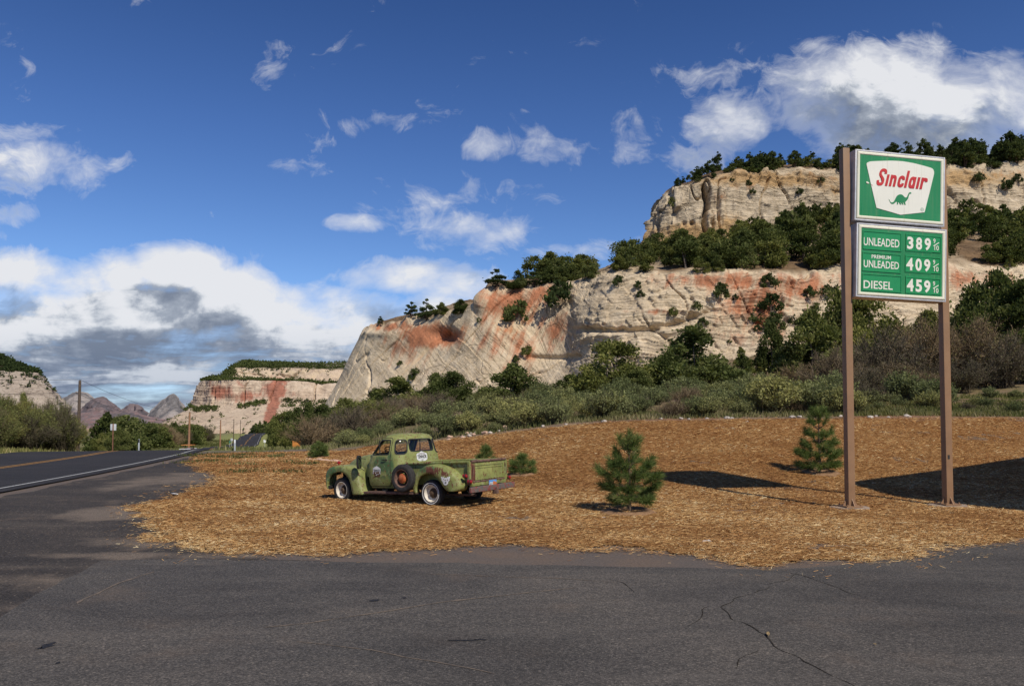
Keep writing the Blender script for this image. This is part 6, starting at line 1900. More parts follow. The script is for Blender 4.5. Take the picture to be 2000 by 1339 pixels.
T1 = skin_tree("cab", "door", "rear_fender")
MB_ = [M_wht, M_blk, M_brn]
shield = [(a * .88, b * .9) for a, b in rpoly([(-.235, .09), (-.10, .125), (0, .165), (.10, .125), (.235, .09), (.235, -.07), (.16, -.10), (0, -.16), (-.16, -.10), (-.235, -.07)], .03, 3)]
Vt, Ft = text_mesh("TENNOR", .36, .085, .035)
Va, Fa_ = text_mesh("OFFICIAL", .26, .030, .01)
polys = [(0, shield, [tuple(range(len(shield)))]), (1, [(-.18 + a, -.035 + b) for a, b in Vt], Ft), (2, [(-.13 + a, .066 + b) for a, b in Va], Fa_), (1, [(-.04, -.06), (.04, -.06), (0, -.125)], [(0, 1, 2)]), (0, [(-.022, -.068), (.022, -.068), (0, -.105)], [(0, 1, 2)])]
polys = [(mi, [(a, b) for a, b in V2], Fs) for mi, V2, Fs in polys]
decal(T1, polys, MB_, lambda u, v: (.5, .04 - u, 1.165 + v), (1, 0, 0), "cab_badge", truck)
# door badge, its lower half worn through to brown
sh2 = rpoly([(-.13, .075), (0, .135), (.13, .075), (.13, -.01), (-.13, -.01)], .02, 3)
rag = [(-.13, -.006), (-.132, -.05), (-.10, -.045), (-.075, -.10), (-.085, -.15), (-.05, -.13), (0, -.115), (.05, -.14), (.085, -.15), (.07, -.10), (.11, -.05), (.12, -.07), (.132, -.03), (.13, -.006)]
Vt, Ft = text_mesh("TENNOR", .225, .055, .03)
rags = [[(-.13, -.012), (-.13, -.075), (-.112, -.06), (-.10, -.02)], [(-.05, -.03), (-.03, -.055), (-.01, -.028)], [(.03, -.06), (.055, -.085), (.065, -.05)], [(.10, -.02), (.115, -.08), (.13, -.07), (.13, -.012)], [(-.03, -.085), (.0, -.10), (.03, -.08), (.0, -.07)]]
polys = [(2, rag, [tuple(range(len(rag)))]), (0, sh2, [tuple(range(len(sh2)))]), (1, [(-.112 + a, -.004 + b) for a, b in Vt], Ft)] + [(0, r_, [tuple(range(len(r_)))]) for r_ in rags]
door1 = [o for o in truck.children if o.name.startswith('door')][0]
decal(T1, polys, MB_, lambda u, v: (1.70 - u, 1.5, .85 + v), (0, -1, 0), "door_badge", door1)
wing = [(-.13, .09), (-.10, .10), (-.085, .075), (-.06, .095), (-.045, .07), (-.02, .06), (0, .075), (.02, .06), (.045, .07), (.06, .095), (.085, .075), (.10, .10), (.13, .09), (.115, .03), (.125, .01), (.085, -.02), (.075, -.06), (.04, -.10), (0, -.105), (-.04, -.10), (-.075, -.06), (-.085, -.02), (-.125, .01), (-.115, .03)]
spk = [[(-.02, -.06), (.03, -.06), (.03, -.03), (-.01, -.03)], [(-.07, .02), (-.04, .03), (-.05, .05)], [(.05, .0), (.08, .01), (.07, .035)], [(-.03, .0), (-.01, .02), (-.03, .035)], [(.01, -.01), (.03, .02), (.0, .03)]]
decal(T1, [(0, wing, [tuple(range(len(wing)))])] + [(2 if i else 1, r_, [tuple(range(len(r_)))]) for i, r_ in enumerate(spk)], MB_, lambda u, v: (-.535 - u, 1.6, .635 + v), (0, -1, 0), "fender_badge", truck)

# ================================================================== THE PRICE SIGN
M_post = simple("brown_painted_steel", (.27, .155, .082), .55, 0, .10, 3, .05)
M_conc = simple("weathered_concrete", (.30, .225, .165), .9, 0, .25, 8, .6)
M_alu, q = mat("aluminium_frame")
n = q.noise(opos(q), 6, 5, .65)
finish(q, q.ramp(n, [(.3, (.48, .47, .47)), (.7, (.68, .67, .66))]), .42, n, .1, .004, .35)
M_cream = simple("cream_plastic", (.78, .75, .58), .35, 0, .05, 3, .0)
M_white = simple("ivory_plastic", (.80, .775, .66), .32, 0, .03, 2, .0)
M_sgreen, q = mat("green_sign_plastic")
n = q.noise(opos(q), 1.6, 4, .6)
finish(q, q.ramp(n, [(.3, (.018, .20, .062)), (.7, (.026, .235, .078))]), .30, None, spec=.5)
def streaked(name, lo, hi, amt):
    m_, q = mat(name)
    n_ = q.noise(opos(q), 1.4, 4, .6); s_ = q.noise(q.vm('MULTIPLY', opos(q), (16, 1, .9)), 1.0, 5, .65)
    c_ = q.ramp(n_, [(.3, lo), (.7, hi)])
    c_ = q.mix(q.mr(s_, .54, .78, 0, amt), c_, (.30, .27, .19, 1))
    finish(q, c_, q.mr(s_, .3, .7, .26, .46), None, spec=.5)
    return m_


M_sgreen = streaked("green_sign_plastic", (.018, .20, .062), (.026, .235, .078), .22)
M_white = streaked("ivory_plastic", (.76, .735, .62), (.81, .785, .67), .30)
M_cream = streaked("cream_plastic", (.74, .71, .54), (.80, .77, .60), .40)
M_sgreen2 = simple("green_insert_plastic", (.022, .26, .085), .28, 0, .05, 3, 0)
M_sred = simple("red_letter_plastic", (.52, .035, .03), .35, 0, .06, 3, 0)
M_dgap = simple("dark_gap", (.03, .028, .026), .8, 0, .2, 8, 0)

SL = Vector((*flat(1660.5, 994.5), 0)); SR = Vector((*flat(1851.5, 990.5), 0))
sdir = (SR - SL); SW = sdir.length; sdir.normalize()
sang = math.atan2(sdir.y, sdir.x)
sign = empty("gas_price_sign", (SL.x, SL.y, gz(SL.x, SL.y)), (0, 0, sang))
prop(sign, 'green and white fuel price sign with a dinosaur emblem on two brown posts', 'price sign')
SINV = Matrix.Rotation(-sang, 3, 'Z')


def z_at(px, py, Y): return float(at(px, py, Y)[2])


ZT = z_at(1652, 292.5, SL.y) - sign.location.z; ZTr = z_at(1840, 314.5, SR.y) - sign.location.z
dzr = gz(SR.x, SR.y) - sign.location.z
PW = .168
for u, zt, zb in ((0, ZT, 0), (SW, ZTr, dzr)):
    mb = MB(); mb.box((u, 0, (zt + zb) / 2 + .02), (PW, PW, zt - zb)); po = mb.build("post", M_post, sign, bevel=.018, seg=2)
    mb = MB(); mb.box((u, 0, zb + .07), (.40, .40, .025))
    for a in range(4):
        c_, s_ = math.cos(a * math.pi / 2), math.sin(a * math.pi / 2)
        fn = lambda p, q_, h: (u + c_ * p - s_ * h, s_ * p + c_ * h, zb + q_)
        mb.prism([(PW / 2 - .002, .084), (.18, .084), (PW / 2 - .002, .24)], fn, -.008, .008)
        mb.lathe([(.018, zb + .084), (.018, zb + .115), (0, zb + .118)], (u + .16 * (1 if a in (0, 3) else -1), .16 * (1 if a < 2 else -1), 0), 'z', 6)
    mb.build("base_plate", M_post, po)
    mb = MB(); ring = []
    for zz, k in ((-.2, 1.0), (.02, 1.0), (.05, .96)):
        ring.append([(u + k * r_ * math.cos(t), k * r_ * 1.0 * math.sin(t), zb + zz) for t, r_ in [(2 * math.pi * i / 20,   .34 + .10 * abs(math.cos(2 * math.pi * i / 20)) + .035 * math.sin(i * 2.3)) for i in range(20)]])
    mb.loft(ring); mb.build("footing", M_conc, sign, smooth=30)
mb = MB(); mb.box((SW - .02, -PW / 2 - .004, 1.15 + dzr), (.05, .006, .09)); mb.build("cover_plate", M_dgap, sign)
# left corners / right corners of the two cabinets as the photograph shows them
FD = PW / 2 + .055      # how far the cabinet faces stand proud of the post axis
UX0, UX1 = PW / 2 + .012, SW - PW / 2 - .012


def cabinet(name, pyTL, pyBL):
    Yl = SL.y
    z1 = z_at(1664, pyTL, Yl) - sign.location.z; z0 = z_at(1668, pyBL, Yl) - sign.location.z
    z1 -= .040; z0 -= .040
    uc, wc = (UX0 + UX1) / 2, UX1 - UX0
    r = empty(name, (uc, 0, z0), (0, .034, 0)); r.parent = sign
    H = z1 - z0
    mb = MB(); mb.box((0, .02, H / 2), (wc, .28, H)); mb.build("case", M_alu, r, bevel=.012)
    # retainer frame and cream edge of the moulded face
    e = .033
    mb = MB()
    for x_ in (-wc / 2 + e / 2, wc / 2 - e / 2): mb.box((x_, -FD - .02, H / 2), (e, .09, H))
    for z_ in (e / 2, H - e / 2): mb.box((0, -FD - .0205, z_), (wc - 2 * e, .088, e))
    mb.build("retainer", M_alu, r, bevel=.01)
    return r, wc, H, e


def face_uv(corners, wc, H):
    """photo pixels on a cabinet front -> its own x, z (from lower left corner)"""
    TL, TR, BR, BL = [np.array(c, float) for c in corners]
    b0 = .033 + .004 + .075; src = np.array([[b0, H - b0], [wc - b0, H - b0], [wc - b0, b0], [b0, b0]], float); dst = np.array([TL, TR, BR, BL])
    A = []; b_ = []
    for (X, Y), (x, y) in zip(dst, src):
        A.append([X, Y, 1, 0, 0, 0, -x * X, -x * Y]); b_.append(x); A.append([0, 0, 0, X, Y, 1, -y * X, -y * Y]); b_.append(y)
    h = np.append(np.linalg.solve(np.array(A), np.array(b_)), 1).reshape(3, 3)
    def f(px, py):
        v = h @ np.array([px, py, 1.0]); return (v[0] / v[2] - wc / 2, v[1] / v[2])
    return f


def flatpoly(mb, pts, y, mi, Fs=None):
    mb.cur = mi
    mb.add([(a, y, b) for a, b in pts], Fs or [tuple(range(len(pts)))])


def slab(mb, pts, y, t, mi, Fs=None):
    """letter or plate standing t proud of y"""
    mb.cur = mi
    if Fs is None:
        n_ = len(pts); V = [(a, y, b) for a, b in pts] + [(a, y - t, b) for a, b in pts]
        mb.add(V, [tuple(range(n_, 2 * n_))] + [(i, (i + 1) % n_, n_ + (i + 1) % n_, n_ + i) for i in range(n_)])
    else: mb.add([(a, y - t, b) for a, b in pts], Fs)


def dished(mb, x0, x1, z0, z1, y0, mi_edge):
    """cream rim, rounded over"""
    mb.cur = mi_edge
    prof = [(0, 0), (.012, -.022), (.035, -.030), (.062, -.026), (.075, -.012)]
    rings = []
    for d, y in prof:
        rings.append([(x0 + d, y0 + y, z0 + d), (x1 - d, y0 + y, z0 + d), (x1 - d, y0 + y, z1 - d), (x0 + d, y0 + y, z1 - d)])
    mb.loft(rings, True, False, False)
    return .075


def ribbon2(path, w_, z=0):
    P_ = resample(path, max(14, len(path) * 4)) if len(path) > 2 else np.array(path, float)
    t = np.gradient(P_, axis=0); t /= np.linalg.norm(t, axis=1)[:, None]
    n_ = np.stack([-t[:, 1], t[:, 0]], 1) * w_ / 2
    V = list(map(tuple, P_ + n_)) + list(map(tuple, (P_ - n_)[::-1]))
    return V


# ---- upper cabinet: the emblem
top, wc, H, e = cabinet("brand_panel", 296.0, 433.0)
uv1 = face_uv([(1600 + 275 / 3.72, 260 + 165 / 3.72), (1600 + 855 / 3.72, 260 + 232 / 3.72), (1600 + 868 / 3.72, 260 + 662 / 3.72), (1600 + 285 / 3.72, 260 + 610 / 3.72)], wc, H)
mb = MB(); x0, x1, z0, z1 = -wc / 2 + e + .004, wc / 2 - e - .004, e + .004, H - e - .004
d = dished(mb, x0, x1, z0, z1, -FD - .055, 0)
yf = -FD - .055 - .012
flatpoly(mb, [(x0 + d, z0 + d), (x1 - d, z0 + d), (x1 - d, z1 - d), (x0 + d, z1 - d)], yf, 1)
C3 = lambda L_: [uv1(a / 11.156 + 1680, b / 11.156 + 310) for a, b in L_]
shield = C3([(75, 160), (82, 138), (100, 120), (150, 102), (270, 97), (400, 95), (520, 94), (620, 95), (740, 102), (850, 112), (980, 135), (1100, 160), (1200, 187), (1300, 215), (1400, 246), (1460, 265), (1492, 280), (1515, 305), (1532, 350), (1533, 400), (1450, 820), (1365, 1222), (1110, 1248), (850, 1272), (590, 1193), (328, 1115), (200, 640)])
slab(mb, shield, yf, .010, 2)
dino = C3([(582, 930), (600, 945), (615, 975), (635, 1000), (665, 1003), (690, 990), (715, 950), (735, 900), (760, 860), (800, 832), (840, 828), (875, 840), (905, 870), (930, 895), (955, 900), (975, 885), (990, 850), (1005, 810), (1025, 787), (1050, 785), (1068, 805), (1058, 822), (1035, 818), (1022, 840), (1010, 880), (1000, 920), (975, 965), (945, 992), (940, 1010), (955, 1060), (925, 1055), (905, 1010), (890, 1010), (905, 1055), (880, 1052), (850, 1005), (840, 1008), (860, 1055), (830, 1050), (800, 1000), (785, 1010), (790, 1050), (762, 1048), (765, 1000), (750, 985), (725, 1010), (690, 1035), (655, 1038), (625, 1015), (605, 975)])
slab(mb, dino, yf - .010, .004, 1)
# red word: eight condensed slanted letters drawn as strokes
S_ = .27
LET = [
    (0.0, [[(.86, 1.02), (.85, 1.18), (.72, 1.32), (.50, 1.34), (.30, 1.22), (.26, 1.04), (.38, .84), (.58, .66), (.74, .48), (.74, .28), (.60, .13), (.38, .11), (.20, .20), (.16, .44)]]),
    (1.06, [[(.15, 0), (.15, 1.0)]]),
    (1.50, [[(.15, 0), (.15, 1.0)], [(.16, .62), (.24, .80), (.40, .87), (.56, .80), (.60, .62), (.60, 0)]]),
    (2.42, [[(.62, .64), (.60, .80), (.42, .88), (.22, .82), (.15, .62), (.15, .36), (.22, .18), (.42, .12), (.60, .20), (.62, .36)]]),
    (3.26, [[(.15, 0), (.15, 1.48)]]),
    (3.70, [[(.60, .60), (.54, .82), (.38, .88), (.21, .80), (.15, .6), (.15, .38), (.21, .18), (.38, .12), (.54, .20), (.60, .40)], [(.62, 0), (.62, 1.0)]]),
    (4.62, [[(.15, 0), (.15, 1.0)]]),
    (5.06, [[(.15, 0), (.15, 1.0)], [(.16, .60), (.24, .80), (.40, .87), (.58, .84), (.62, .66)]]),
]
bl = np.array(uv1(392 / 3.72 + 1600, 392 / 3.72 + 260)); br = np.array(uv1(716 / 3.72 + 1600, 427 / 3.72 + 260))
tl_ = np.array(uv1(446 / 3.72 + 1600, 397 / 3.72 + 260)); tu_ = np.array(uv1(462 / 3.72 + 1600, 314 / 3.72 + 260))
sx_ = (br - bl) / 5.20; up_ = (tu_ - tl_); k_ = 0
up_ = np.array([up_[0] * 1.0 + .0, up_[1]])
for adv, strokes in LET:
    for st in strokes:
        pl = ribbon2(np.array(st), S_)
        pts = [tuple(bl + sx_ * (adv + a) + up_ * b) for a, b in pl]
        k_ += 1; slab(mb, pts, yf - .010, .006 + .0004 * k_, 3)
# registered mark
Vt, Ft = text_mesh("R", .030, .042)
c_ = np.array(uv1(1310 / 11.156 + 1680, 1165 / 11.156 + 310))
slab(mb, [(c_[0] - .015 + a, c_[1] - .021 + b) for a, b in Vt], yf - .010, .002, 1, Ft)
rg = [(c_[0] + .042 * math.cos(t), c_[1] + .042 * math.sin(t)) for t in np.linspace(0, 2 * math.pi, 25)[:-1]] ; rg2 = [(c_[0] + .035 * math.cos(t), c_[1] + .035 * math.sin(t)) for t in np.linspace(0, 2 * math.pi, 25)[:-1]]
slab(mb, rg + rg2, yf - .010, .002, 1, [(i, (i + 1) % 24, 24 + (i + 1) % 24, 24 + i) for i in range(24)])
# cracked hole in the plastic
slab(mb, C3([(80, 545), (100, 535), (140, 560), (150, 580), (125, 585), (90, 570)]), yf, .012, 0)
slab(mb, C3([(195, 605), (225, 620), (228, 632), (205, 622)]), yf - .010, .002, 3)
mb.build("face", [M_cream, M_sgreen, M_white, M_sred], top, smooth=25, fix=False)

# ---- lower cabinet: the prices
bot, wc, H, e = cabinet("price_panel", 438.0, 581.0)
uv2 = face_uv([(1660 + 155 / 7.875, 430 + 135 / 7.875), (1660 + 1390 / 7.875, 430 + 245 / 7.875), (1660 + 1405 / 7.875, 430 + 1190 / 7.875), (1660 + 165 / 7.875, 430 + 1105 / 7.875)], wc, H)
mb = MB(); x0, x1, z0, z1 = -wc / 2 + e + .004, wc / 2 - e - .004, e + .004, H - e - .004
d = dished(mb, x0, x1, z0, z1, -FD - .055, 0)
yf = -FD - .055 - .012
flatpoly(mb, [(x0 + d, z0 + d), (x1 - d, z0 + d), (x1 - d, z1 - d), (x0 + d, z1 - d)], yf, 1)
C4 = lambda a, b: np.array(uv2(a / 7.875 + 1660, b / 7.875 + 430))


def raised(tl, tr, br, bl):
    """moulded tray: bevelled ridge round an inset plate"""
    P4 = [C4(*tl), C4(*tr), C4(*br), C4(*bl)]; c = sum(P4) / 4
    xa = min(P4[0][0], P4[3][0]); xb = max(P4[1][0], P4[2][0]); za = min(P4[2][1], P4[3][1]); zb = max(P4[0][1], P4[1][1])
    mb.cur = 4; g = .022
    rr = []
    for dd, y in ((0, 0), (.006, -.016), (g, -.016), (g + .006, -.004)):
        rr.append([(xa + dd, yf + y, za + dd), (xb - dd, yf + y, za + dd), (xb - dd, yf + y, zb - dd), (xa + dd, yf + y, zb - dd)])
    mb.loft(rr, True, False, True)
    return xa, xb, za, zb


rows = [((178, 175), (770, 240), (770, 480), (178, 460), (835, 240), (1372, 285), (1372, 535), (835, 490)),
        ((178, 500), (770, 555), (770, 810), (178, 790), (835, 560), (1372, 605), (1372, 850), (835, 805)),
        ((182, 825), (778, 880), (790, 1128), (182, 1080), (842, 880), (1378, 920), (1378, 1165), (850, 1110))]
ytx = yf - .004
for i, r_ in enumerate(rows):
    l = raised(*r_[:4]); rr = raised(*r_[4:])
def word(s, a, b, hgt_px, bold=.0, mi=2, shear=0):
    """word from its lower left (a) to lower right (b) pixel corner of the enlarged view, given cap height"""
    p0, p1 = C4(*a), C4(*b); wd = p1[0] - p0[0]; ht = hgt_px / 7.875 * (H - .224) / 123.0
    Vt, Ft = text_mesh(s, wd, ht, bold, shear)
    zz = (p0[1] + p1[1]) / 2
    slab(mb, [(p0[0] + u, zz + v) for u, v in Vt], ytx, .005, mi, Ft)
word("UNLEADED", (190, 400), (738, 446), 122, .012)
word("PREMIUM", (318, 600), (614, 624), 56, .014)
word("UNLEADED", (200, 732), (740, 774), 112, .012)
word("DIESEL", (205, 1052), (652, 1082), 122, .012)
for i, (dg_, xs_, yb) in enumerate(((("3", "8", "9"), ((855, 950), (990, 1082), (1120, 1215)), (468, 480, 492)), (("4", "0", "9"), ((850, 955), (988, 1085), (1120, 1215)), (786, 798, 810)), (("4", "5", "9"), ((866, 970), (1000, 1097), (1128, 1224)), (1104, 1115, 1128)))):
    for s, (xa, xb), yy in zip(dg_, xs_, yb):
        p0, p1 = C4(xa, yy), C4(xb, yy)
        g = .03; slab(mb, [(p0[0] - g, p0[1] - .05), (p0[0] + (p1[0] - p0[0]) + g, p0[1] - .05), (p1[0] + g, p0[1] + .36), (p0[0] - g, p0[1] + .36)], yf - .004, .004, 4)
        ytx = yf - .008; word(s, (xa, yy), (xb, yy), 190, .035); ytx = yf - .004
    yo = (0, 318, 640)[i]; xo = (0, 3, 10)[i]
    word("9", (1253 + xo, 385 + yo), (1285 + xo, 387 + yo), 72, .01); word("10", (1272 + xo, 488 + yo), (1338 + xo, 494 + yo), 74, .012)
    a, b = C4(1255 + xo, 424 + yo), C4(1338 + xo, 376 + yo); nn = np.array([-(b - a)[1], (b - a)[0]]); nn = nn / np.linalg.norm(nn) * .009
    slab(mb, [tuple(a - nn), tuple(b - nn), tuple(b + nn), tuple(a + nn)], yf - .004, .0062, 2)
mb.build("face", [M_cream, M_sgreen, M_white, M_sred, M_sgreen2], bot, smooth=25, fix=False)

# ================================================================== ROADSIDE THINGS
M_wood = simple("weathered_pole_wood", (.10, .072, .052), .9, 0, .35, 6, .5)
M_wood2 = simple("sun_tinted_pole_wood", (.30, .16, .085), .9, 0, .3, 6, .4)  # pole wood with orange sunlight put into its base colour
M_sback = simple("sign_back_aluminium", (.62, .64, .62), .5, .2, .08, 6, .05)
M_rpost = simple("rusty_sign_post", (.22, .10, .06), .8, .1, .3, 10, .2)
M_gpost = simple("galvanised_post", (.50, .53, .52), .5, .3, .15, 8, .1)
M_wire = simple("dark_wire", (.03, .03, .035), .6, 0, .1, 2, 0)
M_plast = simple("white_reflector", (.80, .80, .78), .4, 0, .05, 8, 0)
M_orange = simple("orange_board", (.55, .22, .05), .6, 0, .12, 5, .1)
M_green = simple("green_marker", (.03, .22, .14), .5, 0, .1, 5, 0)


def pole(px, top, Y, r, m_, label, arms=True):
    g = at_ground(px, Y); zt = float(at(px, top, Y)[2]); h = zt - g[2]
    o = empty("utility_pole", (g[0], g[1], g[2] - .3)); prop(o, label, 'utility pole', 'utility poles along the highway')
    mb = MB(); mb.tube([(0, 0, 0), (.05, 0, h * .5), (.08, 0, h + .3)], [r, r * .85, r * .68], 10); mb.build("shaft", m_, o)
    mb = MB(); mb.lathe([(.03, h + .3), (.05, h + .36), (.02, h + .42), (0, h + .43)], (.08, 0, 0), 'z', 10); mb.lathe([(.03, 0), (.05, .06), (.02, .12), (0, .13)], (-.32, 0, h - 1.1), 'z', 10)
    mb.tube([(.0, 0, h - 1.15), (-.34, 0, h - 1.10)], .022, 6); mb.build("insulator", M_wire, o)
    return Vector((g[0] + .08, g[1], zt + .12)), Vector((g[0] - .32, g[1], zt - 1.3))


P1, P1b = pole(154, 743, 86, .20, M_wood, 'tall dark wooden utility pole rising from the thicket across the highway')
P2, P2b = pole(370, 805, 128, .20, M_wood2, 'orange lit wooden utility pole beside the dip of the highway')
P3, P3b = pole(431, 820, 190, .20, M_wood2, 'second orange lit utility pole, before the bank of the far road')
P4, P4b = pole(457, 818, 300, .17, M_wood, 'thin dark utility pole seen over the valley trees')
P5, P5b = pole(470, 820, 360, .17, M_wood, 'thinnest utility pole, farthest along the valley')
P0 = Vector((-74, 58, P1.z + 1.2)); P0b = Vector((-74.5, 58, P1b.z + 1.2))
for A_, B_, sag in ((P0, P1, .8), (P1, P2, .9), (P2, P3, .9), (P3, P4, 1.2), (P1b, P2b, 1.1), (P0b, P1b, .9)):
    mb = MB(); mb.tube([A_.lerp(B_, t) - Vector((0, 0, sag * 4 * t * (1 - t))) for t in np.linspace(0, 1, 15)], .018, 5)
    prop(mb.build("power_line", M_wire), 'thin black wire hung between the wooden utility poles', 'wire', 'wires of the pole line')


def road_sign(px, top, bot_, wpx, hpx, Y, mpost, mplate, label, name="road_sign", cat="road sign", back=True, post_front=True):
    """plate on a post: pixel extents give its true size at its distance"""
    g = at_ground(px, Y); z1 = float(at(px, top, Y)[2]); w_, h_ = wpx * Y / F, hpx * Y / F
    zb = float(at(px, bot_, Y)[2]); g[2] = min(g[2], zb)
    o = empty(name, tuple(g)); prop(o, label, cat)
    H_ = z1 - g[2]; s = -1 if post_front else 1
    mb = MB(); mb.box((0, 0, H_ / 2 - .15), (.06, .045, H_ + .32)); mb.build("post", mpost, o, bevel=.006)
    mb = MB(); mb.box((0, -s * .032, H_ - h_ / 2 - .02), (w_, .012, h_)); 
    mb.build("plate", mplate, o, bevel=.004)
    return o


road_sign(222, 827, 879, 11.5, 12.5, 52, M_rpost, M_sback, 'square road sign seen from its bare metal back on a rusty post across the highway')
road_sign(453.5, 855.5, 866, 4.2, 5, 150, M_gpost, M_sback, 'small square sign on the grass bank where the far road climbs')
road_sign(518, 858, 867, 4.4, 5.6, 190, M_gpost, M_plast, 'small white sign at the right hand edge of the far road', post_front=False)
road_sign(450, 860.5, 866, 2.2, 4, 152, M_gpost, M_green, 'tiny green mile marker on the grass bank of the far road', post_front=False)


def delineator(px, top, Y, label, dark=False, bot_=None):
    g = at_ground(px, Y); z1 = float(at(px, top, Y)[2]); H_ = z1 - g[2]
    o = empty("delineator_post", tuple(g)); prop(o, label, 'marker post')
    mb = MB(); mb.box((0, 0, H_ / 2 - .15), (.095, .04, H_ + .3)); mb.build("post", M_gpost, o, bevel=.01)
    mb = MB(); mb.box((0, -.028, H_ - .12), (.085, .012, .20)); mb.build("reflector", M_wire if dark else M_plast, o, bevel=.004)


delineator(273, 857, 51, 'grey marker post with a black top on the verge across the highway', True)
delineator(460, 858, 47.5, 'pale marker post with a white top where the grass meets the road dip')
# timber board behind the brush, low shelter roof across the road
g = at_ground(580, 66); o = empty("trail_board", (g[0], g[1], g[2] - .1)); prop(o, 'orange wooden notice board with a small roof in the brush beyond the truck', 'notice board')
hz = float(at(580, 857, 66)[2]) - g[2] + .1
mb = MB(); mb.box((-.28, 0, hz / 2), (.10, .10, hz)); mb.box((.28, 0, hz / 2), (.10, .10, hz)); mb.build("post", M_orange, o, bevel=.01)
mb = MB(); mb.box((0, .02, hz * .62), (.46, .04, hz * .62)); mb.build("panel", M_orange, o, bevel=.006)
mb = MB(); mb.box((0, 0, hz + .02), (.86, .34, .06)); mb.build("roof", M_rust, o, bevel=.01)
g = at_ground(369, 64); zt = float(at(369, 868.5, 64)[2]); o = empty("picnic_table", (g[0], g[1], zt - .74)); prop(o, 'orange topped picnic table across the highway at the foot of a pole', 'picnic table')
mb = MB()
for k in range(4): mb.box((0, -.27 + .18 * k, .74), (.9, .165, .045))
mb.build("tabletop", M_orange, o, bevel=.008)
for s in (-1, 1):
    mb = MB(); mb.box((0, s * .62, .44), (.86, .24, .04)); mb.build("bench", M_plast, o, bevel=.008)
    mb = MB(); mb.tube([(s * .3, -.62, .0), (s * .3, -.15, .72)], .035, 6); mb.tube([(s * .3, .62, .0), (s * .3, .15, .72)], .035, 6); mb.box((s * .3, 0, .41), (.05, 1.3, .08)); mb.build("leg", M_rust, o)

# ---- stones
M_stone = simple("pale_stone", (.46, .40, .34), .9, 0, .25, 5, .5)
M_stone2 = simple("pink_sandstone", (.50, .33, .23), .9, 0, .25, 5, .5)


def stone(px, py, s, label, group, m_=M_stone, seed=0, Y=None, el=1.0):
    g = ground_at(px, py) if Y is None else at_ground(px, Y)
    zz = g[2]
    bm = bmesh.new(); bmesh.ops.create_icosphere(bm, subdivisions=3, radius=1)
    for v in bm.verts:
        p = np.array(v.co); k = 1 + .35 * float(fbm(np.array([p[0] * 1.1]), p[1] * 1.1, p[2] * 1.1 + seed * 7.7, 3, seed)[0])
        v.co = (p[0] * k * s * el, p[1] * k * s * .8, p[2] * k * s * .55)
    me = bpy.data.meshes.new("stone"); bm.to_mesh(me); bm.free()
    me.polygons.foreach_set('use_smooth', np.ones(len(me.polygons), bool)); me.set_sharp_from_angle(angle=math.radians(28))
    o = link("stone", me, m_); o.location = (g[0], g[1], zz + s * .22); o.rotation_euler = (0, 0, rnd.uniform(0, 6))
    prop(o, label, 'stone', group)


stone(1275, 997, .045, 'small pale stone on the dirt ring of the tallest young pine, its outer side', None, seed=1)
stone(1178, 1012, .055, 'round pale stone in front of the tallest young pine', None, seed=2)
stone(1380, 1061, .09, 'flat grey stone half sunk in the mulch near the paving', None, seed=3, el=1.4)
stone(1460, 825, .10, 'white stone high on the mulch bank below the sage', None, seed=4)
for i, (px, wdt) in enumerate(((1547, .14), (1560, .12), (1640, .12), (1700, .15), (1712, .11), (1735, .10), (1770, .14), (1775, .10), (1330, .12), (1345, .09), (1420, .14), (1428, .10), (1380, .08), (1290, .1), (1180, .12), (1105, .1), (1060, .12))):
    Yb = float(np.interp(px, [1050, 1180, 1300, 2100], [37.4, 36.3, 35.5, 35.3])) + rnd.uniform(-.3, .5)
    stone(px, 0, wdt, 'pale stone lying along the upper edge of the mulch under the brush', 'stones along the upper mulch edge', seed=10 + i, Y=Yb)
for i in range(16):
    stone(rnd.uniform(855, 990), 0, rnd.uniform(.07, .2), 'pale stone in the stony strip above the truck bed', 'stones above the truck bed', seed=40 + i, Y=float(rnd.uniform(39.0, 41.0)), m_=M_stone2 if i % 3 else M_stone)
for i in range(34):
    a = i / 33
    stone(600 + 66 * a + rnd.uniform(-1, 1), 897 + 4 * a + rnd.uniform(-1, 1.5), rnd.uniform(.05, .13), 'pink sandstone piece in the low rubble row beyond the truck hood', 'rubble row beyond the truck hood', M_stone2, 60 + i, el=1.3)
# dirt saucers round the young pines, part of the ground
M_dirt, q = mat("pale_dirt")
n = q.noise(gpos(q), 14, 6, .7)
finish(q, q.ramp(n, [(.3, (.16, .085, .04)), (.7, (.33, .20, .11))]), .95, n, .7, .02)
for (g, r_) in ((pn1, .55), (pn2, .55), (pn3, .4), (pn5, .4)):
    mb = MB(); rings = []
    for rr, hh in ((.0001, .01), (.35, .015), (.7, .05), (.88, .055), (1.08, .012), (1.2, -.03)):
        ring = []
        for k in range(36):
            t = 2 * math.pi * k / 36; k_ = 1 + .16 * float(fbm(np.array([math.cos(t) * 1.5 + g[0]]), math.sin(t) * 1.5 + g[1], rr, 3, 3)[0])
            x_, y_ = g[0] + r_ * rr * k_ * math.cos(t), g[1] + r_ * rr * k_ * math.sin(t)
            ring.append((x_, y_, float(mulch_z(np.array([x_]), np.array([y_]))[0]) + hh))
        rings.append(ring)
    mb.loft(rings, True, False, False); mb.build("dirt_saucer", M_dirt, smooth=60)['kind'] = 'structure'

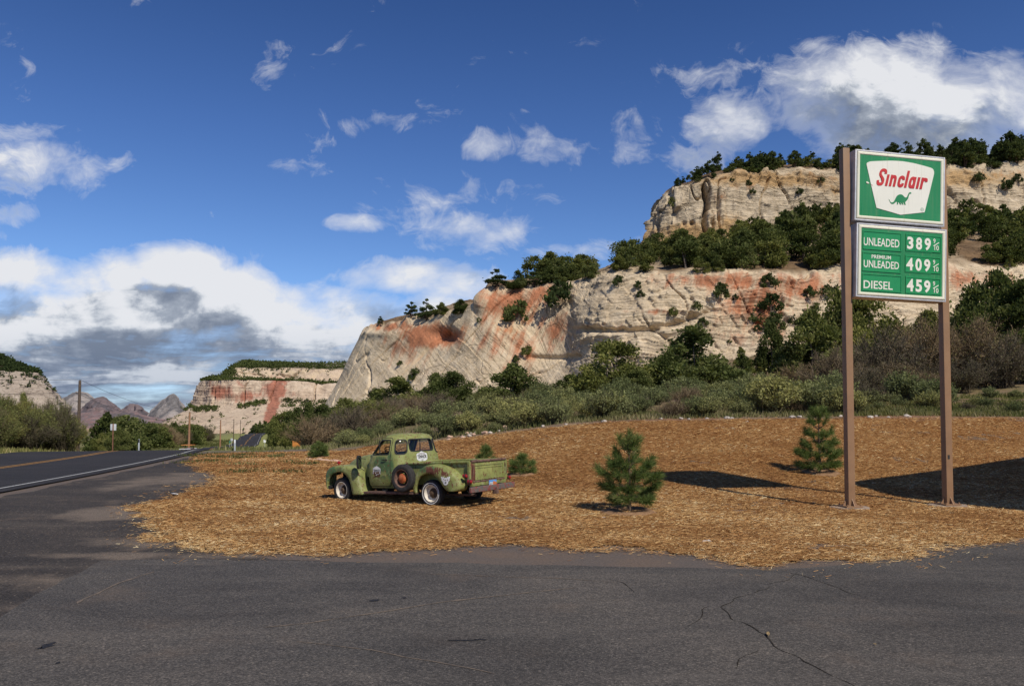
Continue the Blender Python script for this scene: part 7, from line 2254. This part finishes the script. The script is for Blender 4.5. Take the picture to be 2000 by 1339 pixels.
# ---- the station canopy out of frame that shades the mulch beside the sign
cshade = [flat(*t, .1) for t in ((1678, 951), (1788, 972), (1885, 981), (2010, 992), (2320, 975), (2330, 915), (2000, 925))]
HC = 6.2
ctop = [(x_ + .5 * HC, y_ - .8 * HC, HC + .1) for x_, y_ in cshade]
can = empty("station_canopy", (ctop[0][0] + 3, ctop[0][1], 0)); prop(can, 'flat station canopy on posts standing outside the view, casting the dark shade beside the sign', 'canopy')
cx0, cy0 = can.location.x, can.location.y
mb = MB(); n_ = len(ctop); V = [(x_ - cx0, y_ - cy0, z_) for x_, y_, z_ in ctop] + [(x_ - cx0, y_ - cy0, z_ + .5) for x_, y_, z_ in ctop]
mb.add(V, [tuple(reversed(range(n_))), tuple(range(n_, 2 * n_))] + [(i, (i + 1) % n_, n_ + (i + 1) % n_, n_ + i) for i in range(n_)]); mb.build("roof", M_cream, can)
for (x_, y_) in ((ctop[3][0] + 1.5, ctop[3][1] + 2), (ctop[4][0] - 1, ctop[4][1] + 1.5), (ctop[6][0] + 2, ctop[6][1] - 1.5)):
    mb = MB(); mb.box((x_ - cx0, y_ - cy0, (HC + .1) / 2), (.3, .3, HC + .1)); mb.build("post", M_post, can, bevel=.02)

# ---- scraps on the ground
def scrap(name, px, py, sx, sy, m_, label, cat, seed, z0):
    g = flat(px, py); mb = MB(); n_ = 9; V = []
    for i in range(n_):
        for j in range(5):
            u_, v_ = i / (n_ - 1) - .5, j / 4 - .5
            w_ = 1 - .8 * abs(u_) ** 1.5 * 2
            V.append((u_ * sx, v_ * sy * w_, .012 + .25 * sy * (abs(v_) * 2) ** 2 * .5 + .10 * sx * abs(vn(u_ * 4, v_ * 4, seed, seed))))
    mb.add(V, [(i * 5 + j, (i + 1) * 5 + j, (i + 1) * 5 + j + 1, i * 5 + j + 1) for i in range(n_ - 1) for j in range(4)])
    o = mb.build(name, m_, smooth=60); o.location = (g[0], g[1], z0); o.rotation_euler = (0, 0, seed * 1.3)
    md = o.modifiers.new("s", 'SOLIDIFY'); md.thickness = .003
    prop(o, label, cat)


M_paper = simple("white_paper", (.78, .77, .74), .7, 0, .06, 6, .05)
M_leaf = simple("dry_tan_leaf", (.30, .21, .10), .8, 0, .3, 20, .3)
scrap("paper_scrap", 341, 968, .22, .12, M_paper, 'scrap of white paper lying at the tip of the mulch bed', 'paper scrap', 2, .03)
scrap("dry_leaf", 1500, 1243, .11, .035, M_leaf, 'dry tan leaf caught in the long pavement crack', 'dry leaf', 1, .014)
scrap("dry_leaf", 1708, 1262, .03, .02, M_leaf, 'tiny dry leaf on bare paving apart from the crack', 'dry leaf', 4, .014)
